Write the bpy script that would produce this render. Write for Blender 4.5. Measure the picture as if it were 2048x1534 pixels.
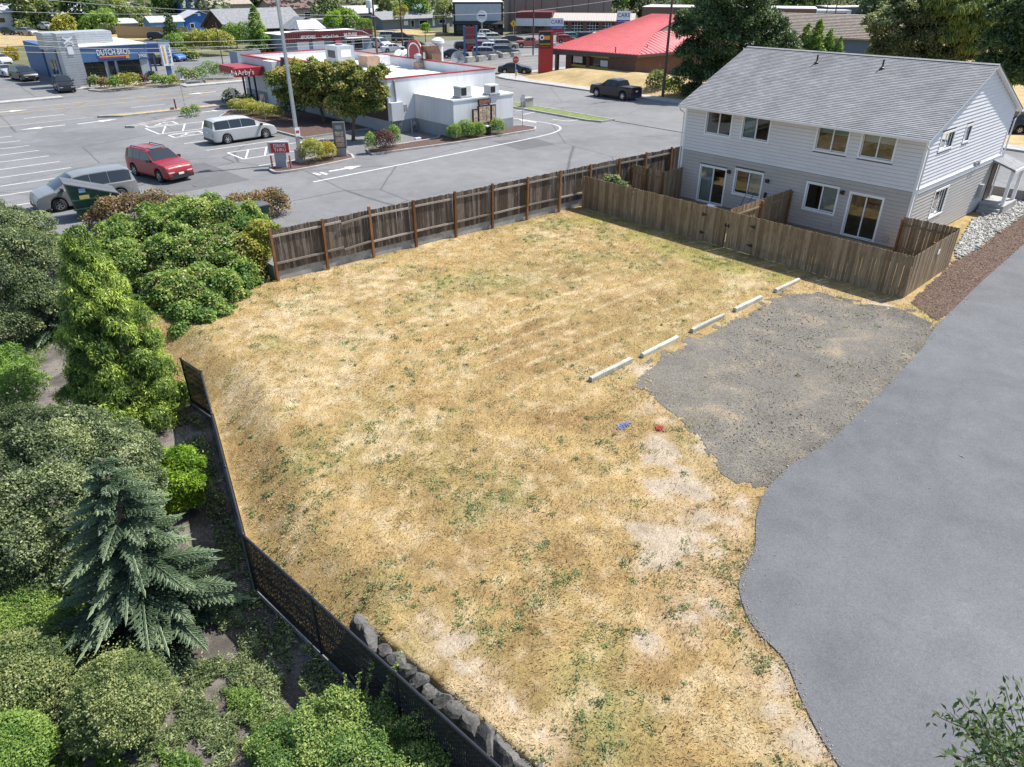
import bpy, math, random
import numpy as np
from mathutils import Vector, Matrix
rnd = random.Random(7)
for o in list(bpy.data.objects): bpy.data.objects.remove(o)
SC = bpy.context.scene
COL = SC.collection
R = math.radians
# ---------------------------------------------------------------- camera, sky, sun, exposure
HCAM, PITCH, FPX, YAW = 11.5, R(29.8), 1421.0, R(42)
cam = bpy.data.cameras.new('camera'); camo = bpy.data.objects.new('camera', cam); COL.objects.link(camo)
cam.sensor_width = 36; cam.lens = 36 * FPX / 2048; cam.clip_end = 4000; cam.clip_start = 0.1
camo.location = (0, 0, HCAM); camo.rotation_euler = (math.pi/2 - PITCH, 0, -YAW)
SC.camera = camo
SUN_EL, SUN_AZ = R(56), R(-17)
W = bpy.data.worlds.new('World'); SC.world = W; W.use_nodes = True
nt = W.node_tree; bgn = nt.nodes['Background']
sky = nt.nodes.new('ShaderNodeTexSky'); sky.sky_type = 'NISHITA'; sky.sun_disc = False
sky.sun_elevation = SUN_EL; sky.sun_rotation = math.pi/2 - SUN_AZ; sky.altitude = 50
nt.links.new(sky.outputs[0], bgn.inputs[0]); bgn.inputs[1].default_value = 0.13
sl = bpy.data.lights.new('sun', 'SUN'); so = bpy.data.objects.new('sun', sl); COL.objects.link(so)
sl.energy = 4.9; sl.angle = R(0.53); sl.color = (1, .955, .88)
sdir = Vector((math.cos(SUN_EL)*math.cos(SUN_AZ), math.cos(SUN_EL)*math.sin(SUN_AZ), math.sin(SUN_EL)))
so.rotation_euler = sdir.to_track_quat('Z', 'Y').to_euler(); so.location = (40, -10, 60)
SC.view_settings.view_transform = 'Standard'; SC.view_settings.look = 'None'
SC.view_settings.exposure = 0.68; SC.view_settings.gamma = 1
SC.render.resolution_x, SC.render.resolution_y = 1024, 767
# ---------------------------------------------------------------- survey helpers: a bearing in the photo -> a point on a real plane
CP, SP, CY, SY = math.cos(PITCH), math.sin(PITCH), math.cos(YAW), math.sin(YAW)
def ray(px, py):
    x, y = (px-1024)/FPX, -(py-767)/FPX
    dx, dy, dz = x, CP + y*SP, -SP + y*CP
    return Vector((dx*CY + dy*SY, -dx*SY + dy*CY, dz))
def A(px, py, z=0.0):
    d = ray(px, py); k = (z-HCAM)/d.z
    return Vector((d.x*k, d.y*k, z))
def onX(px, py, X):
    d = ray(px, py); k = X/d.x; return d.y*k, HCAM + d.z*k
def onY(px, py, Y):
    d = ray(px, py); k = Y/d.y; return d.x*k, HCAM + d.z*k
def atd(px, py, dist):
    d = ray(px, py).normalized(); return Vector((0, 0, HCAM)) + d*dist
def pix(p):
    v = Vector((p[0]*CY - p[1]*SY, p[0]*SY + p[1]*CY, p[2]-HCAM))
    zc = v.y*CP - v.z*SP
    return 1024 + FPX*v.x/zc, 767 - FPX*(v.y*SP + v.z*CP)/zc
# ---------------------------------------------------------------- object helpers
def tag(o, label=None, cat=None, group=None, kind=None):
    if label: o['label'] = label
    if cat: o['category'] = cat
    if group: o['group'] = group
    if kind: o['kind'] = kind
    return o
def thing(name, label, cat, loc=(0, 0, 0), rz=0.0, group=None):
    o = bpy.data.objects.new(name, None); COL.objects.link(o); o.empty_display_size = .2
    o.location = loc; o.rotation_euler = (0, 0, rz)
    return tag(o, label, cat, group)
def inst(name, me, parent=None, loc=(0, 0, 0), rot=(0, 0, 0), scale=(1, 1, 1), color=None):
    o = bpy.data.objects.new(name, me); COL.objects.link(o)
    o.location = loc; o.rotation_euler = rot; o.scale = scale
    if parent: o.parent = parent
    if color: o.color = (*color, 1)
    return o
def copy_tree(o, parent=None):
    c = o.copy(); COL.objects.link(c); c.parent = parent
    for ch in o.children: copy_tree(ch, c)
    return c
class MB:
    def __init__(s): s.v = []; s.f = []; s.M = None
    def frame(s, O, ex, en):          # x along the wall, y outward, z up
        ex = Vector(ex); en = Vector(en); O = Vector(O)
        s.M = Matrix(((ex.x, en.x, 0, O.x), (ex.y, en.y, 0, O.y), (0, 0, 1, O.z), (0, 0, 0, 1))); return s
    def add(s, vs, fs):
        k = len(s.v)
        if s.M is not None:
            vs = [s.M @ Vector(v) for v in vs]
        s.v += [tuple(v) for v in vs]; s.f += [tuple(i+k for i in f) for f in fs]; return s
    def box(s, x0, x1, y0, y1, z0, z1):
        return s.add([(x0,y0,z0),(x1,y0,z0),(x1,y1,z0),(x0,y1,z0),(x0,y0,z1),(x1,y0,z1),(x1,y1,z1),(x0,y1,z1)],
                     [(0,3,2,1),(4,5,6,7),(0,1,5,4),(1,2,6,5),(2,3,7,6),(3,0,4,7)])
    def hexa(s, lo, hi):              # two quads, bottom and top
        return s.add(list(lo)+list(hi), [(0,3,2,1),(4,5,6,7),(0,1,5,4),(1,2,6,5),(2,3,7,6),(3,0,4,7)])
    def poly(s, pts): return s.add(pts, [tuple(range(len(pts)))])
    def prism(s, pts, z0, z1):
        n = len(pts)
        return s.add([(p[0],p[1],z0) for p in pts]+[(p[0],p[1],z1) for p in pts],
                     [tuple(range(n))[::-1], tuple(range(n, 2*n))]+[(i,(i+1)%n,(i+1)%n+n,i+n) for i in range(n)])
    def beam(s, p, q, w, h, up=(0, 0, 1)):
        p, q = Vector(p), Vector(q); d = (q-p).normalized(); u = Vector(up)
        if abs(d.dot(u)) > .99: u = Vector((1, 0, 0))
        a = d.cross(u).normalized(); b = a.cross(d)
        c = [a*(-w/2)+b*(-h/2), a*(w/2)+b*(-h/2), a*(w/2)+b*(h/2), a*(-w/2)+b*(h/2)]
        return s.add([p+k for k in c]+[q+k for k in c], [(0,1,2,3),(7,6,5,4),(0,4,5,1),(1,5,6,2),(2,6,7,3),(3,7,4,0)])
    def tube(s, pts, r, n=8, caps=True):
        pts = [Vector(p) for p in pts]; rs = r if isinstance(r, (list, tuple)) else [r]*len(pts)
        vs = []; fs = []
        for i, p in enumerate(pts):
            d = (pts[min(i+1, len(pts)-1)] - pts[max(i-1, 0)])
            if d.length < 1e-6: d = Vector((0, 0, 1))
            d.normalize(); u = Vector((0, 0, 1)) if abs(d.z) < .9 else Vector((1, 0, 0))
            a = d.cross(u).normalized(); b = a.cross(d)
            vs += [p + (a*math.cos(2*math.pi*k/n) + b*math.sin(2*math.pi*k/n))*rs[i] for k in range(n)]
        for i in range(len(pts)-1):
            fs += [(i*n+k, i*n+(k+1) % n, (i+1)*n+(k+1) % n, (i+1)*n+k) for k in range(n)]
        if caps: fs += [tuple(range(n))[::-1], tuple(range((len(pts)-1)*n, len(pts)*n))]
        return s.add(vs, fs)
    def cyl(s, x, y, z0, z1, r, n=16, r2=None):
        return s.tube([(x, y, z0), (x, y, z1)], [r, r if r2 is None else r2], n)
    def lathe(s, prof, n=20, c=(0, 0)):
        vs = []; fs = []; m = len(prof)
        for r, z in prof:
            vs += [(c[0]+r*math.cos(2*math.pi*k/n), c[1]+r*math.sin(2*math.pi*k/n), z) for k in range(n)]
        for i in range(m-1):
            fs += [(i*n+k, i*n+(k+1) % n, (i+1)*n+(k+1) % n, (i+1)*n+k) for k in range(n)]
        fs += [tuple(range(n))[::-1], tuple(range((m-1)*n, m*n))]
        return s.add(vs, fs)
    def mesh(s, name, mat, smooth=False):
        me = bpy.data.meshes.new(name); me.from_pydata(s.v, [], s.f); me.update()
        if mat: me.materials.append(mat)
        if smooth:
            me.polygons.foreach_set('use_smooth', [True]*len(me.polygons))
            me.set_sharp_from_angle(angle=R(smooth if smooth is not True else 40))
        return me
    def build(s, name, mat, parent=None, loc=(0, 0, 0), rz=0, smooth=False, color=None):
        return inst(name, s.mesh(name, mat, smooth), parent, loc, (0, 0, rz), color=color)
def struct(name, mb, mat, **k): return tag(mb.build(name, mat, **k), kind='structure')
def npmesh(name, v, f, mat, tint=None, smooth=False, col=None, dom='FACE'):
    """big meshes from arrays; f is (n,3) or (n,4)"""
    v = np.asarray(v, np.float32); f = np.asarray(f, np.int32)
    me = bpy.data.meshes.new(name); me.vertices.add(len(v)); me.vertices.foreach_set('co', v.ravel())
    k = f.shape[1]; me.loops.add(f.size); me.loops.foreach_set('vertex_index', f.ravel())
    me.polygons.add(len(f)); me.polygons.foreach_set('loop_start', np.arange(0, f.size, k, dtype=np.int32))
    if tint is not None:
        a = me.attributes.new('tint', 'FLOAT', 'FACE'); a.data.foreach_set('value', np.asarray(tint, np.float32))
    if col is not None:
        a = me.attributes.new('col', 'FLOAT_COLOR', dom); a.data.foreach_set('color', np.concatenate([col, np.ones((len(col), 1))], 1).astype(np.float32).ravel())
    if mat: me.materials.append(mat)
    if smooth: me.polygons.foreach_set('use_smooth', np.ones(len(f), bool))
    me.update(calc_edges=True); return me
# ---------------------------------------------------------------- materials
MATS = {}
def N(nt, t, **k):
    n = nt.nodes.new(t)
    for a, b in k.items():
        if a == 'ins':
            for i, val in b.items():
                if hasattr(val, 'is_linked') or hasattr(val, 'links'): nt.links.new(val, n.inputs[i])
                else: n.inputs[i].default_value = val
        else: setattr(n, a, b)
    return n
def ramp(nt, fac, stops, interp='LINEAR'):
    r = nt.nodes.new('ShaderNodeValToRGB'); r.color_ramp.interpolation = interp
    e = r.color_ramp.elements
    while len(e) < len(stops): e.new(.5)
    for i, (p, c) in enumerate(stops):
        e[i].position = p; e[i].color = (*c, 1) if not isinstance(c, (int, float)) else (c, c, c, 1)
    nt.links.new(fac, r.inputs[0]); return r.outputs[0]
def newmat(name):
    m = bpy.data.materials.new(name); m.use_nodes = True
    return m, m.node_tree, m.node_tree.nodes['Principled BSDF']
def noise(nt, vec, scale, detail=4, rough=.6, dist=0):
    return N(nt, 'ShaderNodeTexNoise', ins={'Vector': vec, 'Scale': scale, 'Detail': detail, 'Roughness': rough, 'Distortion': dist}).outputs[0]
def mixc(nt, fac, a, b, mode='MIX'):
    n = nt.nodes.new('ShaderNodeMix'); n.data_type = 'RGBA'; n.blend_type = mode
    for i, v in ((0, fac), (6, a), (7, b)):
        if hasattr(v, 'links'): nt.links.new(v, n.inputs[i])
        elif i == 0: n.inputs[0].default_value = v
        else: n.inputs[i].default_value = (*v, 1) if len(v) == 3 else v
    return n.outputs[2]
def bump(nt, bs, h, strength=.3, dist=.02):
    b = N(nt, 'ShaderNodeBump', ins={'Strength': strength, 'Distance': dist, 'Height': h}); nt.links.new(b.outputs[0], bs.inputs['Normal'])
def M(name, col, rough=.75, var=.12, sc=3.0, metal=0.0, bmp=0.0, spec=.5, emit=0, fine=0.0, streak=False):
    """plain weathered surface: base colour with two scales of mottling"""
    if name in MATS: return MATS[name]
    m, nt, bs = newmat(name)
    tc = N(nt, 'ShaderNodeTexCoord').outputs['Object']
    if streak: tc = N(nt, 'ShaderNodeMapping', ins={0: tc, 3: (1, 1, .12)}).outputs[0]
    a = noise(nt, tc, sc, 5, .65); b = noise(nt, tc, sc*9, 3, .6)
    f = N(nt, 'ShaderNodeMath', operation='MULTIPLY_ADD', ins={0: b, 1: .4, 2: a}).outputs[0]
    lo = tuple(c*(1-var*1.6) for c in col); hi = tuple(min(1, c*(1+var)) for c in col)
    c = ramp(nt, f, [(.45, lo), (.95, hi)])
    if fine:
        g = noise(nt, tc, 120, 2, .7); c = mixc(nt, fine, c, ramp(nt, g, [(.35, 0.0), (.65, 1.0)]), 'OVERLAY')
    nt.links.new(c, bs.inputs['Base Color'])
    bs.inputs['Roughness'].default_value = rough; bs.inputs['Metallic'].default_value = metal
    bs.inputs['Specular IOR Level'].default_value = spec
    if bmp: bump(nt, bs, f, bmp, .02)
    if emit:
        nt.links.new(c, bs.inputs['Emission Color']); bs.inputs['Emission Strength'].default_value = emit
    MATS[name] = m; return m
def objcol(name, rough=.3, coat=0.0, metal=0.0, var=.1, sc=4):
    """colour comes from the object itself (per-object paint)"""
    m, nt, bs = newmat(name)
    oi = N(nt, 'ShaderNodeObjectInfo').outputs['Color']; tc = N(nt, 'ShaderNodeTexCoord').outputs['Object']
    f = ramp(nt, noise(nt, tc, sc, 5, .65), [(.3, 1-var), (.7, 1+var*.3)])
    nt.links.new(mixc(nt, 1.0, oi, f, 'MULTIPLY'), bs.inputs['Base Color'])
    bs.inputs['Roughness'].default_value = rough; bs.inputs['Coat Weight'].default_value = coat; bs.inputs['Metallic'].default_value = metal
    bs.inputs['Coat Roughness'].default_value = .06; bs.inputs['Specular IOR Level'].default_value = .35
    return m
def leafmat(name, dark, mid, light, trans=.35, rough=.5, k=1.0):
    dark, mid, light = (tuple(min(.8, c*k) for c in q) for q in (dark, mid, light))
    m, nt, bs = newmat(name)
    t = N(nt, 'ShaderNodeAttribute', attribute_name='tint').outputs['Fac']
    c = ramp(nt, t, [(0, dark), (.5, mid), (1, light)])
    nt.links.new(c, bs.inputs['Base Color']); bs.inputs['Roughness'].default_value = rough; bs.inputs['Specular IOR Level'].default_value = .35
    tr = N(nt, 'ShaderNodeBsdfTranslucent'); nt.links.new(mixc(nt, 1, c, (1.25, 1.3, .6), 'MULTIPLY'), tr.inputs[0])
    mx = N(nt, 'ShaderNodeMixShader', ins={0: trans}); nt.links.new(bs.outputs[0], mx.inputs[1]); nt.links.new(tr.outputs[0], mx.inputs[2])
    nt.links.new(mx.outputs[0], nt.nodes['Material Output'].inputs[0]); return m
def glassmat(name, tint=(.75, .82, .85), op=.35):
    m, nt, bs = newmat(name)
    gl = N(nt, 'ShaderNodeBsdfGlossy', ins={'Roughness': .02}); tr = N(nt, 'ShaderNodeBsdfTransparent', ins={0: (*tint, 1)})
    fr = N(nt, 'ShaderNodeFresnel', ins={0: 1.5}).outputs[0]
    f = N(nt, 'ShaderNodeMath', operation='MULTIPLY_ADD', use_clamp=True, ins={0: fr, 1: 1.0, 2: .04}).outputs[0]
    mx = N(nt, 'ShaderNodeMixShader', ins={0: f}); nt.links.new(tr.outputs[0], mx.inputs[1]); nt.links.new(gl.outputs[0], mx.inputs[2])
    nt.links.new(mx.outputs[0], nt.nodes['Material Output'].inputs[0]); return m
def darkglass(name, col=(.012, .016, .02)):
    m, nt, bs = newmat(name)
    bs.inputs['Base Color'].default_value = (*col, 1); bs.inputs['Roughness'].default_value = .06; bs.inputs['Specular IOR Level'].default_value = .6
    return m
white = M('white_paint', (.74, .75, .76), .5, .06)
black = M('black_paint', (.015, .015, .017), .45, .2)
steel = M('galvanised_steel', (.42, .43, .44), .45, .12, metal=.6)
greym = M('grey_metal', (.33, .34, .36), .5, .12, metal=.3)
concrete = M('concrete', (.36, .35, .33), .9, .22, 1.5, bmp=.2, fine=.25)
concrete_old = M('concrete_old', (.24, .235, .23), .9, .35, 1.2, bmp=.3, fine=.3)
rubber = M('rubber', (.02, .02, .021), .8, .2)
chrome = M('bright_alloy', (.55, .56, .58), .25, .05, metal=.9)
GLASS = glassmat('window_glass'); DGLASS = darkglass('dark_glass'); CARGLASS = darkglass('car_glass', (.02, .026, .032))
paintline = M('road_paint', (.62, .62, .6), .7, .16, 3, fine=.3)
yellowline = M('yellow_paint', (.55, .36, .06), .7, .2, 2, fine=.3)
objpaint = objcol('object_paint', .55, 0, 0, .12)
carpaint = objcol('car_paint', .32, .5, 0, .03)
def text(s, size, mat, parent, O, ex, en, name='lettering', align='CENTER', stretch=1.0, depth=.015, vert=False):
    cu = bpy.data.curves.new(name, 'FONT'); cu.body = s; cu.size = size; cu.extrude = depth; cu.align_x = align; cu.align_y = 'CENTER'; cu.resolution_u = 3
    t = bpy.data.objects.new(name, cu); COL.objects.link(t)
    dg = bpy.context.evaluated_depsgraph_get(); me = bpy.data.meshes.new_from_object(t.evaluated_get(dg)); me.name = name
    bpy.data.objects.remove(t); me.materials.clear(); me.materials.append(mat)
    ex = Vector(ex).normalized(); en = Vector(en).normalized(); up = en.cross(ex)
    if vert: ex, up = -up, ex
    m = Matrix(((ex.x*stretch, up.x, en.x, O[0]), (ex.y*stretch, up.y, en.y, O[1]), (ex.z*stretch, up.z, en.z, O[2]), (0, 0, 0, 1)))
    me.transform(m); return inst(name, me, parent)
def grid_rects(w, h, opens, x0=0, z0=0):
    xs = sorted({x0, w, *[o[0] for o in opens], *[o[1] for o in opens]}); zs = sorted({z0, h, *[o[2] for o in opens], *[o[3] for o in opens]})
    for i in range(len(xs)-1):
        for j in range(len(zs)-1):
            cx, cz = (xs[i]+xs[i+1])/2, (zs[j]+zs[j+1])/2
            if not any(o[0] < cx < o[1] and o[2] < cz < o[3] for o in opens): yield xs[i], xs[i+1], zs[j], zs[j+1]
def facade(mb, w, h, opens, depth=.14, x0=0, z0=0):
    """wall face with true openings and reveals; call after mb.frame"""
    for a, b, c, d in grid_rects(w, h, opens, x0, z0): mb.poly([(a,0,c),(b,0,c),(b,0,d),(a,0,d)])
    for a, b, c, d in opens:
        for p, q in (((a,c),(b,c)),((b,c),(b,d)),((b,d),(a,d)),((a,d),(a,c))):
            mb.poly([(p[0],0,p[1]),(q[0],0,q[1]),(q[0],-depth,q[1]),(p[0],-depth,p[1])])
    return mb
# ================================================================ GROUND
def vn(x, y, sc, seed=0):
    """smooth value noise on arrays, 0..1"""
    x = np.asarray(x, float)/sc + seed*17.31; y = np.asarray(y, float)/sc + seed*9.77
    xi = np.floor(x).astype(np.int64); yi = np.floor(y).astype(np.int64); fx = x-xi; fy = y-yi
    fx = fx*fx*(3-2*fx); fy = fy*fy*(3-2*fy)
    def h(a, b):
        n = (a*374761393 + b*668265263 + seed*982451653) & 0x7fffffff
        n = ((n ^ (n >> 13))*1274126177) & 0x7fffffff
        return ((n ^ (n >> 16)) & 0xffff)/65535.0
    return (h(xi,yi)*(1-fx)+h(xi+1,yi)*fx)*(1-fy)+(h(xi,yi+1)*(1-fx)+h(xi+1,yi+1)*fx)*fy
def fbm(x, y, sc, seed=0, o=4):
    s = 0; a = 1; t = 0
    for i in range(o): s = s + a*vn(x, y, sc/2**i, seed+i); t += a; a *= .55
    return s/t
def sstep(a, b, x): t = np.clip((x-a)/(b-a), 0, 1); return t*t*(3-2*t)
def inpoly(px, py, poly):
    px = np.asarray(px); py = np.asarray(py); r = np.zeros(px.shape, bool); n = len(poly)
    for i in range(n):
        x1, y1 = poly[i][:2]; x2, y2 = poly[(i+1) % n][:2]
        c = ((y1 > py) != (y2 > py)) & (px < (x2-x1)*(py-y1)/(y2-y1+1e-12)+x1); r ^= c
    return r
def smooth_line(pts, n=8):
    """Catmull-Rom through the points"""
    P = [Vector(p) for p in pts]; out = []
    for i in range(len(P)-1):
        a, b, c, d = P[max(i-1, 0)], P[i], P[i+1], P[min(i+2, len(P)-1)]
        for k in range(n):
            t = k/n; out.append(.5*((2*b)+(c-a)*t+(2*a-5*b+4*c-d)*t*t+(3*b-a-3*c+d)*t**3))
    out.append(P[-1]); return out
FENCE_PTS = [(-30, 5.2), (5.1, 4.3), (12.9, 3.6), (21.0, 5.8), (22.2, 5.65), (60, 5.65)]
def Fx(y): return np.interp(y, [p[0] for p in FENCE_PTS], [p[1] for p in FENCE_PTS])
def Rx(y): return np.interp(y, [2, 5.2, 9.7], [5.5, 5.05, 4.55])
DRIVE_PX = [(1680,1534),(1640,1470),(1604,1400),(1570,1320),(1520,1268),(1492,1225),(1478,1170),(1492,1130),(1510,1092),(1512,1040),(1522,1000),(1545,965),(1590,925),(1660,880),(1730,815),(1800,745),(1845,695),(1872,652),(1905,620),(1960,566),(2048,488)]
DRIVE = [A(x, y, .03) for x, y in DRIVE_PX]
DRIVE = [Vector((5.9, 5.0, .03)), Vector((5.75, 6.0, .03))][:0] + smooth_line(DRIVE, 6)
e = DRIVE[-1]; s0 = DRIVE[0]
DRIVEP = [Vector((s0.x+.6, s0.y-3, .03))] + DRIVE + [Vector((62, e.y+1.6, .03)), Vector((62, -30, .03)), Vector((s0.x+.5, -30, .03))]
GRAV = [A(x, y)[:2] for x, y in [(1235,765),(1330,700),(1420,655),(1500,612),(1590,572),(1690,598),(1800,612),(1900,655),(1860,760),(1750,880),(1600,985),(1545,1000),(1470,960),(1420,890),(1372,838),(1330,800)]]
def zfield(x, y):
    x = np.asarray(x, float); y = np.asarray(y, float); d = x-Fx(y)
    bank = -.8*(1-sstep(0, 1.9, d))
    rock = -.95+.95*sstep(-.22, .1, x-Rx(y))
    w = sstep(9.4, 10.4, y)
    sh = x.shape; xf, yf = x.ravel(), y.ravel(); dd = np.full(xf.shape, 9.)
    for p in DRIVE[::4]: dd = np.minimum(dd, np.hypot(xf-p.x, yf-p.y))
    flat = (sstep(.4, 2.2, dd)*(1-inpoly(xf, yf, DRIVEP))).reshape(sh)
    return (bank*w+rock*(1-w))*(y < 27) + (fbm(x, y, 2.2, 3)-.5)*.10*(1-sstep(27, 28, x))*flat
LOT = .6
def far_z(x, y):
    d = np.hypot(x-40, y); h = sstep(210, 420, d)*26
    return .45 + h + (fbm(x, y, 60, 5)-.5)*4*sstep(190, 260, d)
xs = np.concatenate([[-2500,-1500,-900,-600], np.arange(-420, -60, 20), np.arange(-60, 20, 10), [11.5, 12], np.arange(20, 100, 10), np.arange(100, 460, 20), [600,900,1500,2500]])
ys = np.concatenate([[-2500,-1500,-900,-500,-300,-150,-60,-31,-30], np.arange(-20, 21, 10), [28.9, 29.0, 40.9, 41.2], np.arange(50, 100, 10), np.arange(100, 460, 20), [600,900,1500,2500]])
gx, gy = np.meshgrid(xs, ys); gz = far_z(gx, gy)
gz[(gx >= -40) & (gx <= 60) & (gy >= -30) & (gy <= 28.95)] = -1.9
gz[(gx >= -40) & (gx <= 11.6) & (gy >= -30) & (gy <= 41)] = -1.9
nx, ny = len(xs), len(ys); idx = np.arange(nx*ny).reshape(ny, nx)
gf = np.stack([idx[:-1,:-1], idx[:-1,1:], idx[1:,1:], idx[1:,:-1]], -1).reshape(-1, 4)
tag(inst('ground', npmesh('ground', np.stack([gx.ravel(), gy.ravel(), gz.ravel()], 1), gf, M('dry_ground', (.13, .13, .06), .95, .35, .08, bmp=.2))), kind='structure')
# ---- the dry field
nY, nX = 330, 420
Yv = np.linspace(-8, 28.55, nY); U = np.linspace(0, 1, nX)**1.5
gy = np.repeat(Yv[:, None], nX, 1); xl = Fx(Yv)[:, None]+.07; gx = xl + U[None, :]*(62-xl)
gz = zfield(gx, gy)
idx = np.arange(nX*nY).reshape(nY, nX); ff = np.stack([idx[:-1,:-1], idx[:-1,1:], idx[1:,1:], idx[1:,:-1]], -1).reshape(-1, 4)
BARE = [(1420,1090,1.0),(1450,1040,.7),(1440,1150,.6),(1330,1120,.8),(1365,1240,.7),(1300,1290,.45),(1530,1350,.7),(1555,1430,.4),(860,1255,.5),(940,1330,.45),(1010,1410,.45),(1100,1480,.5),(1385,960,.9),(1330,900,.8),(1300,820,.5),(1460,1010,.6),(1640,600,1.0),(1560,610,.8),(1380,690,.5),(1760,610,.8),(1600,1480,.5),(1290,745,.7),(1400,690,.6),(1480,650,.6),(1340,830,.7),(1410,890,.7),(1400,1020,1.2),(1360,1080,1.1),(1410,1180,1.0),(1350,980,.9),(1480,930,.8),(900,1290,.5),(970,1370,.5)]
GREEN = [(1130,450,1.3),(1230,470,1.3),(1330,500,1.2),(1420,530,1.1),(1290,530,1.4),(1180,520,1.4),(1060,480,.9),(510,690,.9),(470,720,.7),(1290,760,.6),(1340,800,.6),(1310,700,.5),(1480,660,.6),(1400,700,.5),(880,560,2.0),(920,730,1.8),(830,640,1.4),(1000,980,1.2),(1130,1160,1.0),(1200,1270,.9),(660,900,1.2),(740,1160,.9),(1250,1440,.9),(1150,1330,.7),(1440,650,.6)]
def blobs(L, x, y):
    m = np.zeros(np.shape(x))
    for px, py, r in L:
        c = A(px, py); m = np.maximum(m, np.clip(1.35-np.hypot(x-c.x, y-c.y)/r, 0, 1))
    return m
def masks(x, y):
    n = fbm(x, y, .8, 11); f = fbm(x, y, .22, 12)
    bare = sstep(.42, .80, blobs(BARE, x, y)*.75+(n-.5)*1.5+(f-.5)*.5)
    green = np.clip(blobs(GREEN, x, y)*.7+(fbm(x, y, 1.6, 23)-.58)*1.9, 0, 1)*(1-bare)
    return bare, green
BROWNB = [(1000,1000,2.2),(1150,1150,2.2),(1250,1330,1.6),(1050,1350,1.5),(1180,830,2.2),(1080,700,2.5),(900,1100,2.0),(1350,1300,1.0),(1200,1450,1.5),(1130,560,2.5),(1300,600,2.0),(820,960,1.6),(1480,1080,.5),(1330,1200,.7)]
PALEB = [(560,640,2.2),(650,760,2.0),(720,560,2.5),(850,480,2.2),(560,800,1.6),(760,860,1.5),(700,680,2.0),(900,620,1.5),(1100,470,1.6),(1480,560,1.3),(860,1290,.8),(960,1400,.8),(1050,1490,.8),(1450,1430,.8),(1620,1500,.8),(480,760,1.3),(640,600,2.0)]
FGREEN = [(1180,440,1.0),(1280,470,1.0),(1380,505,1.0),(1470,535,.9),(1560,555,.7),(1420,530,.9),(1330,490,1.0)]
def field_color(x, y, bare, green):
    """the turf's own colour: straw, bleached straw, brown thatch, olive, bare soil"""
    n2, n3_, n1 = fbm(x, y, 1.1, 51), fbm(x, y, .33, 52), fbm(x, y, 3.5, 53)
    c = np.empty((len(x), 3)); c[:] = (.385, .275, .125)
    def mx(w, col):
        nonlocal c
        w = np.clip(w, 0, 1)[:, None]; c = c*(1-w)+np.array(col)*w
    mx(blobs(BROWNB, x, y)*.55+(n2-.5)*1.6+(n1-.5)*1.0, (.262, .165, .073)); mx((green*.95+(n1-.46)*1.7)*.85, (.275, .25, .10))
    mx(blobs(PALEB, x, y)*.5+(n3_-.52)*1.9+(.5-n2)*.8, (.54, .44, .275)); mx(blobs(FGREEN, x, y)*.75*(.5+n3_), (.28, .26, .07)); mx(bare*.9, (.44, .365, .28)); mx((blobs(BARE, x, y)*.7+(n3_-.5)*.8)*(1-bare)*.8, (.43, .315, .20))
    mx(.4*np.exp(-(((y+.04*x)%.92-.46)/.09)**2)*sstep(11, 14, x)*sstep(25, 22, x)*sstep(13.5, 15, y)*sstep(23, 20, y)*(fbm(x, y, 1.0, 87) > .45), (.66, .55, .35))
    lum = 1+(fbm(x, y, .42, 57)-.5)*.45+(fbm(x, y, .13, 58, 2)-.5)*.45; c = c*np.clip(lum, .55, 1.5)[:, None]
    return c
def field_material():
    m, nt, bs = newmat('dry_grass_turf'); P = N(nt, 'ShaderNodeTexCoord').outputs['Object']
    fin = noise(nt, P, 17, 5, .75); ultra = noise(nt, P, 75, 3, .7); c = N(nt, 'ShaderNodeAttribute', attribute_name='col').outputs['Color']
    c = mixc(nt, .5, c, ramp(nt, fin, [(.3, .2), (.7, .8)]), 'OVERLAY'); c = mixc(nt, .5, c, ramp(nt, ultra, [(.3, .15), (.7, .85)]), 'OVERLAY')
    nt.links.new(c, bs.inputs['Base Color']); bs.inputs['Roughness'].default_value = .95; bs.inputs['Specular IOR Level'].default_value = .1
    bump(nt, bs, N(nt, 'ShaderNodeMath', operation='MULTIPLY_ADD', ins={0: ultra, 1: .5, 2: fin}).outputs[0], .8, .04); return m
def blademat(name):
    m, nt, bs = newmat(name); c = N(nt, 'ShaderNodeAttribute', attribute_name='col').outputs['Color']
    nt.links.new(c, bs.inputs['Base Color']); bs.inputs['Roughness'].default_value = .85; bs.inputs['Specular IOR Level'].default_value = .15
    tr = N(nt, 'ShaderNodeBsdfTranslucent'); nt.links.new(c, tr.inputs[0]); mx = N(nt, 'ShaderNodeMixShader', ins={0: .25}); nt.links.new(bs.outputs[0], mx.inputs[1]); nt.links.new(tr.outputs[0], mx.inputs[2]); nt.links.new(mx.outputs[0], nt.nodes['Material Output'].inputs[0]); return m
bare, green = masks(gx.ravel(), gy.ravel())
fm = npmesh('field', np.stack([gx.ravel(), gy.ravel(), gz.ravel()], 1), ff, field_material(), smooth=True, col=field_color(gx.ravel(), gy.ravel(), bare, green)*.9, dom='POINT')
field = tag(inst('dry_field', fm), kind='structure')
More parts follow.
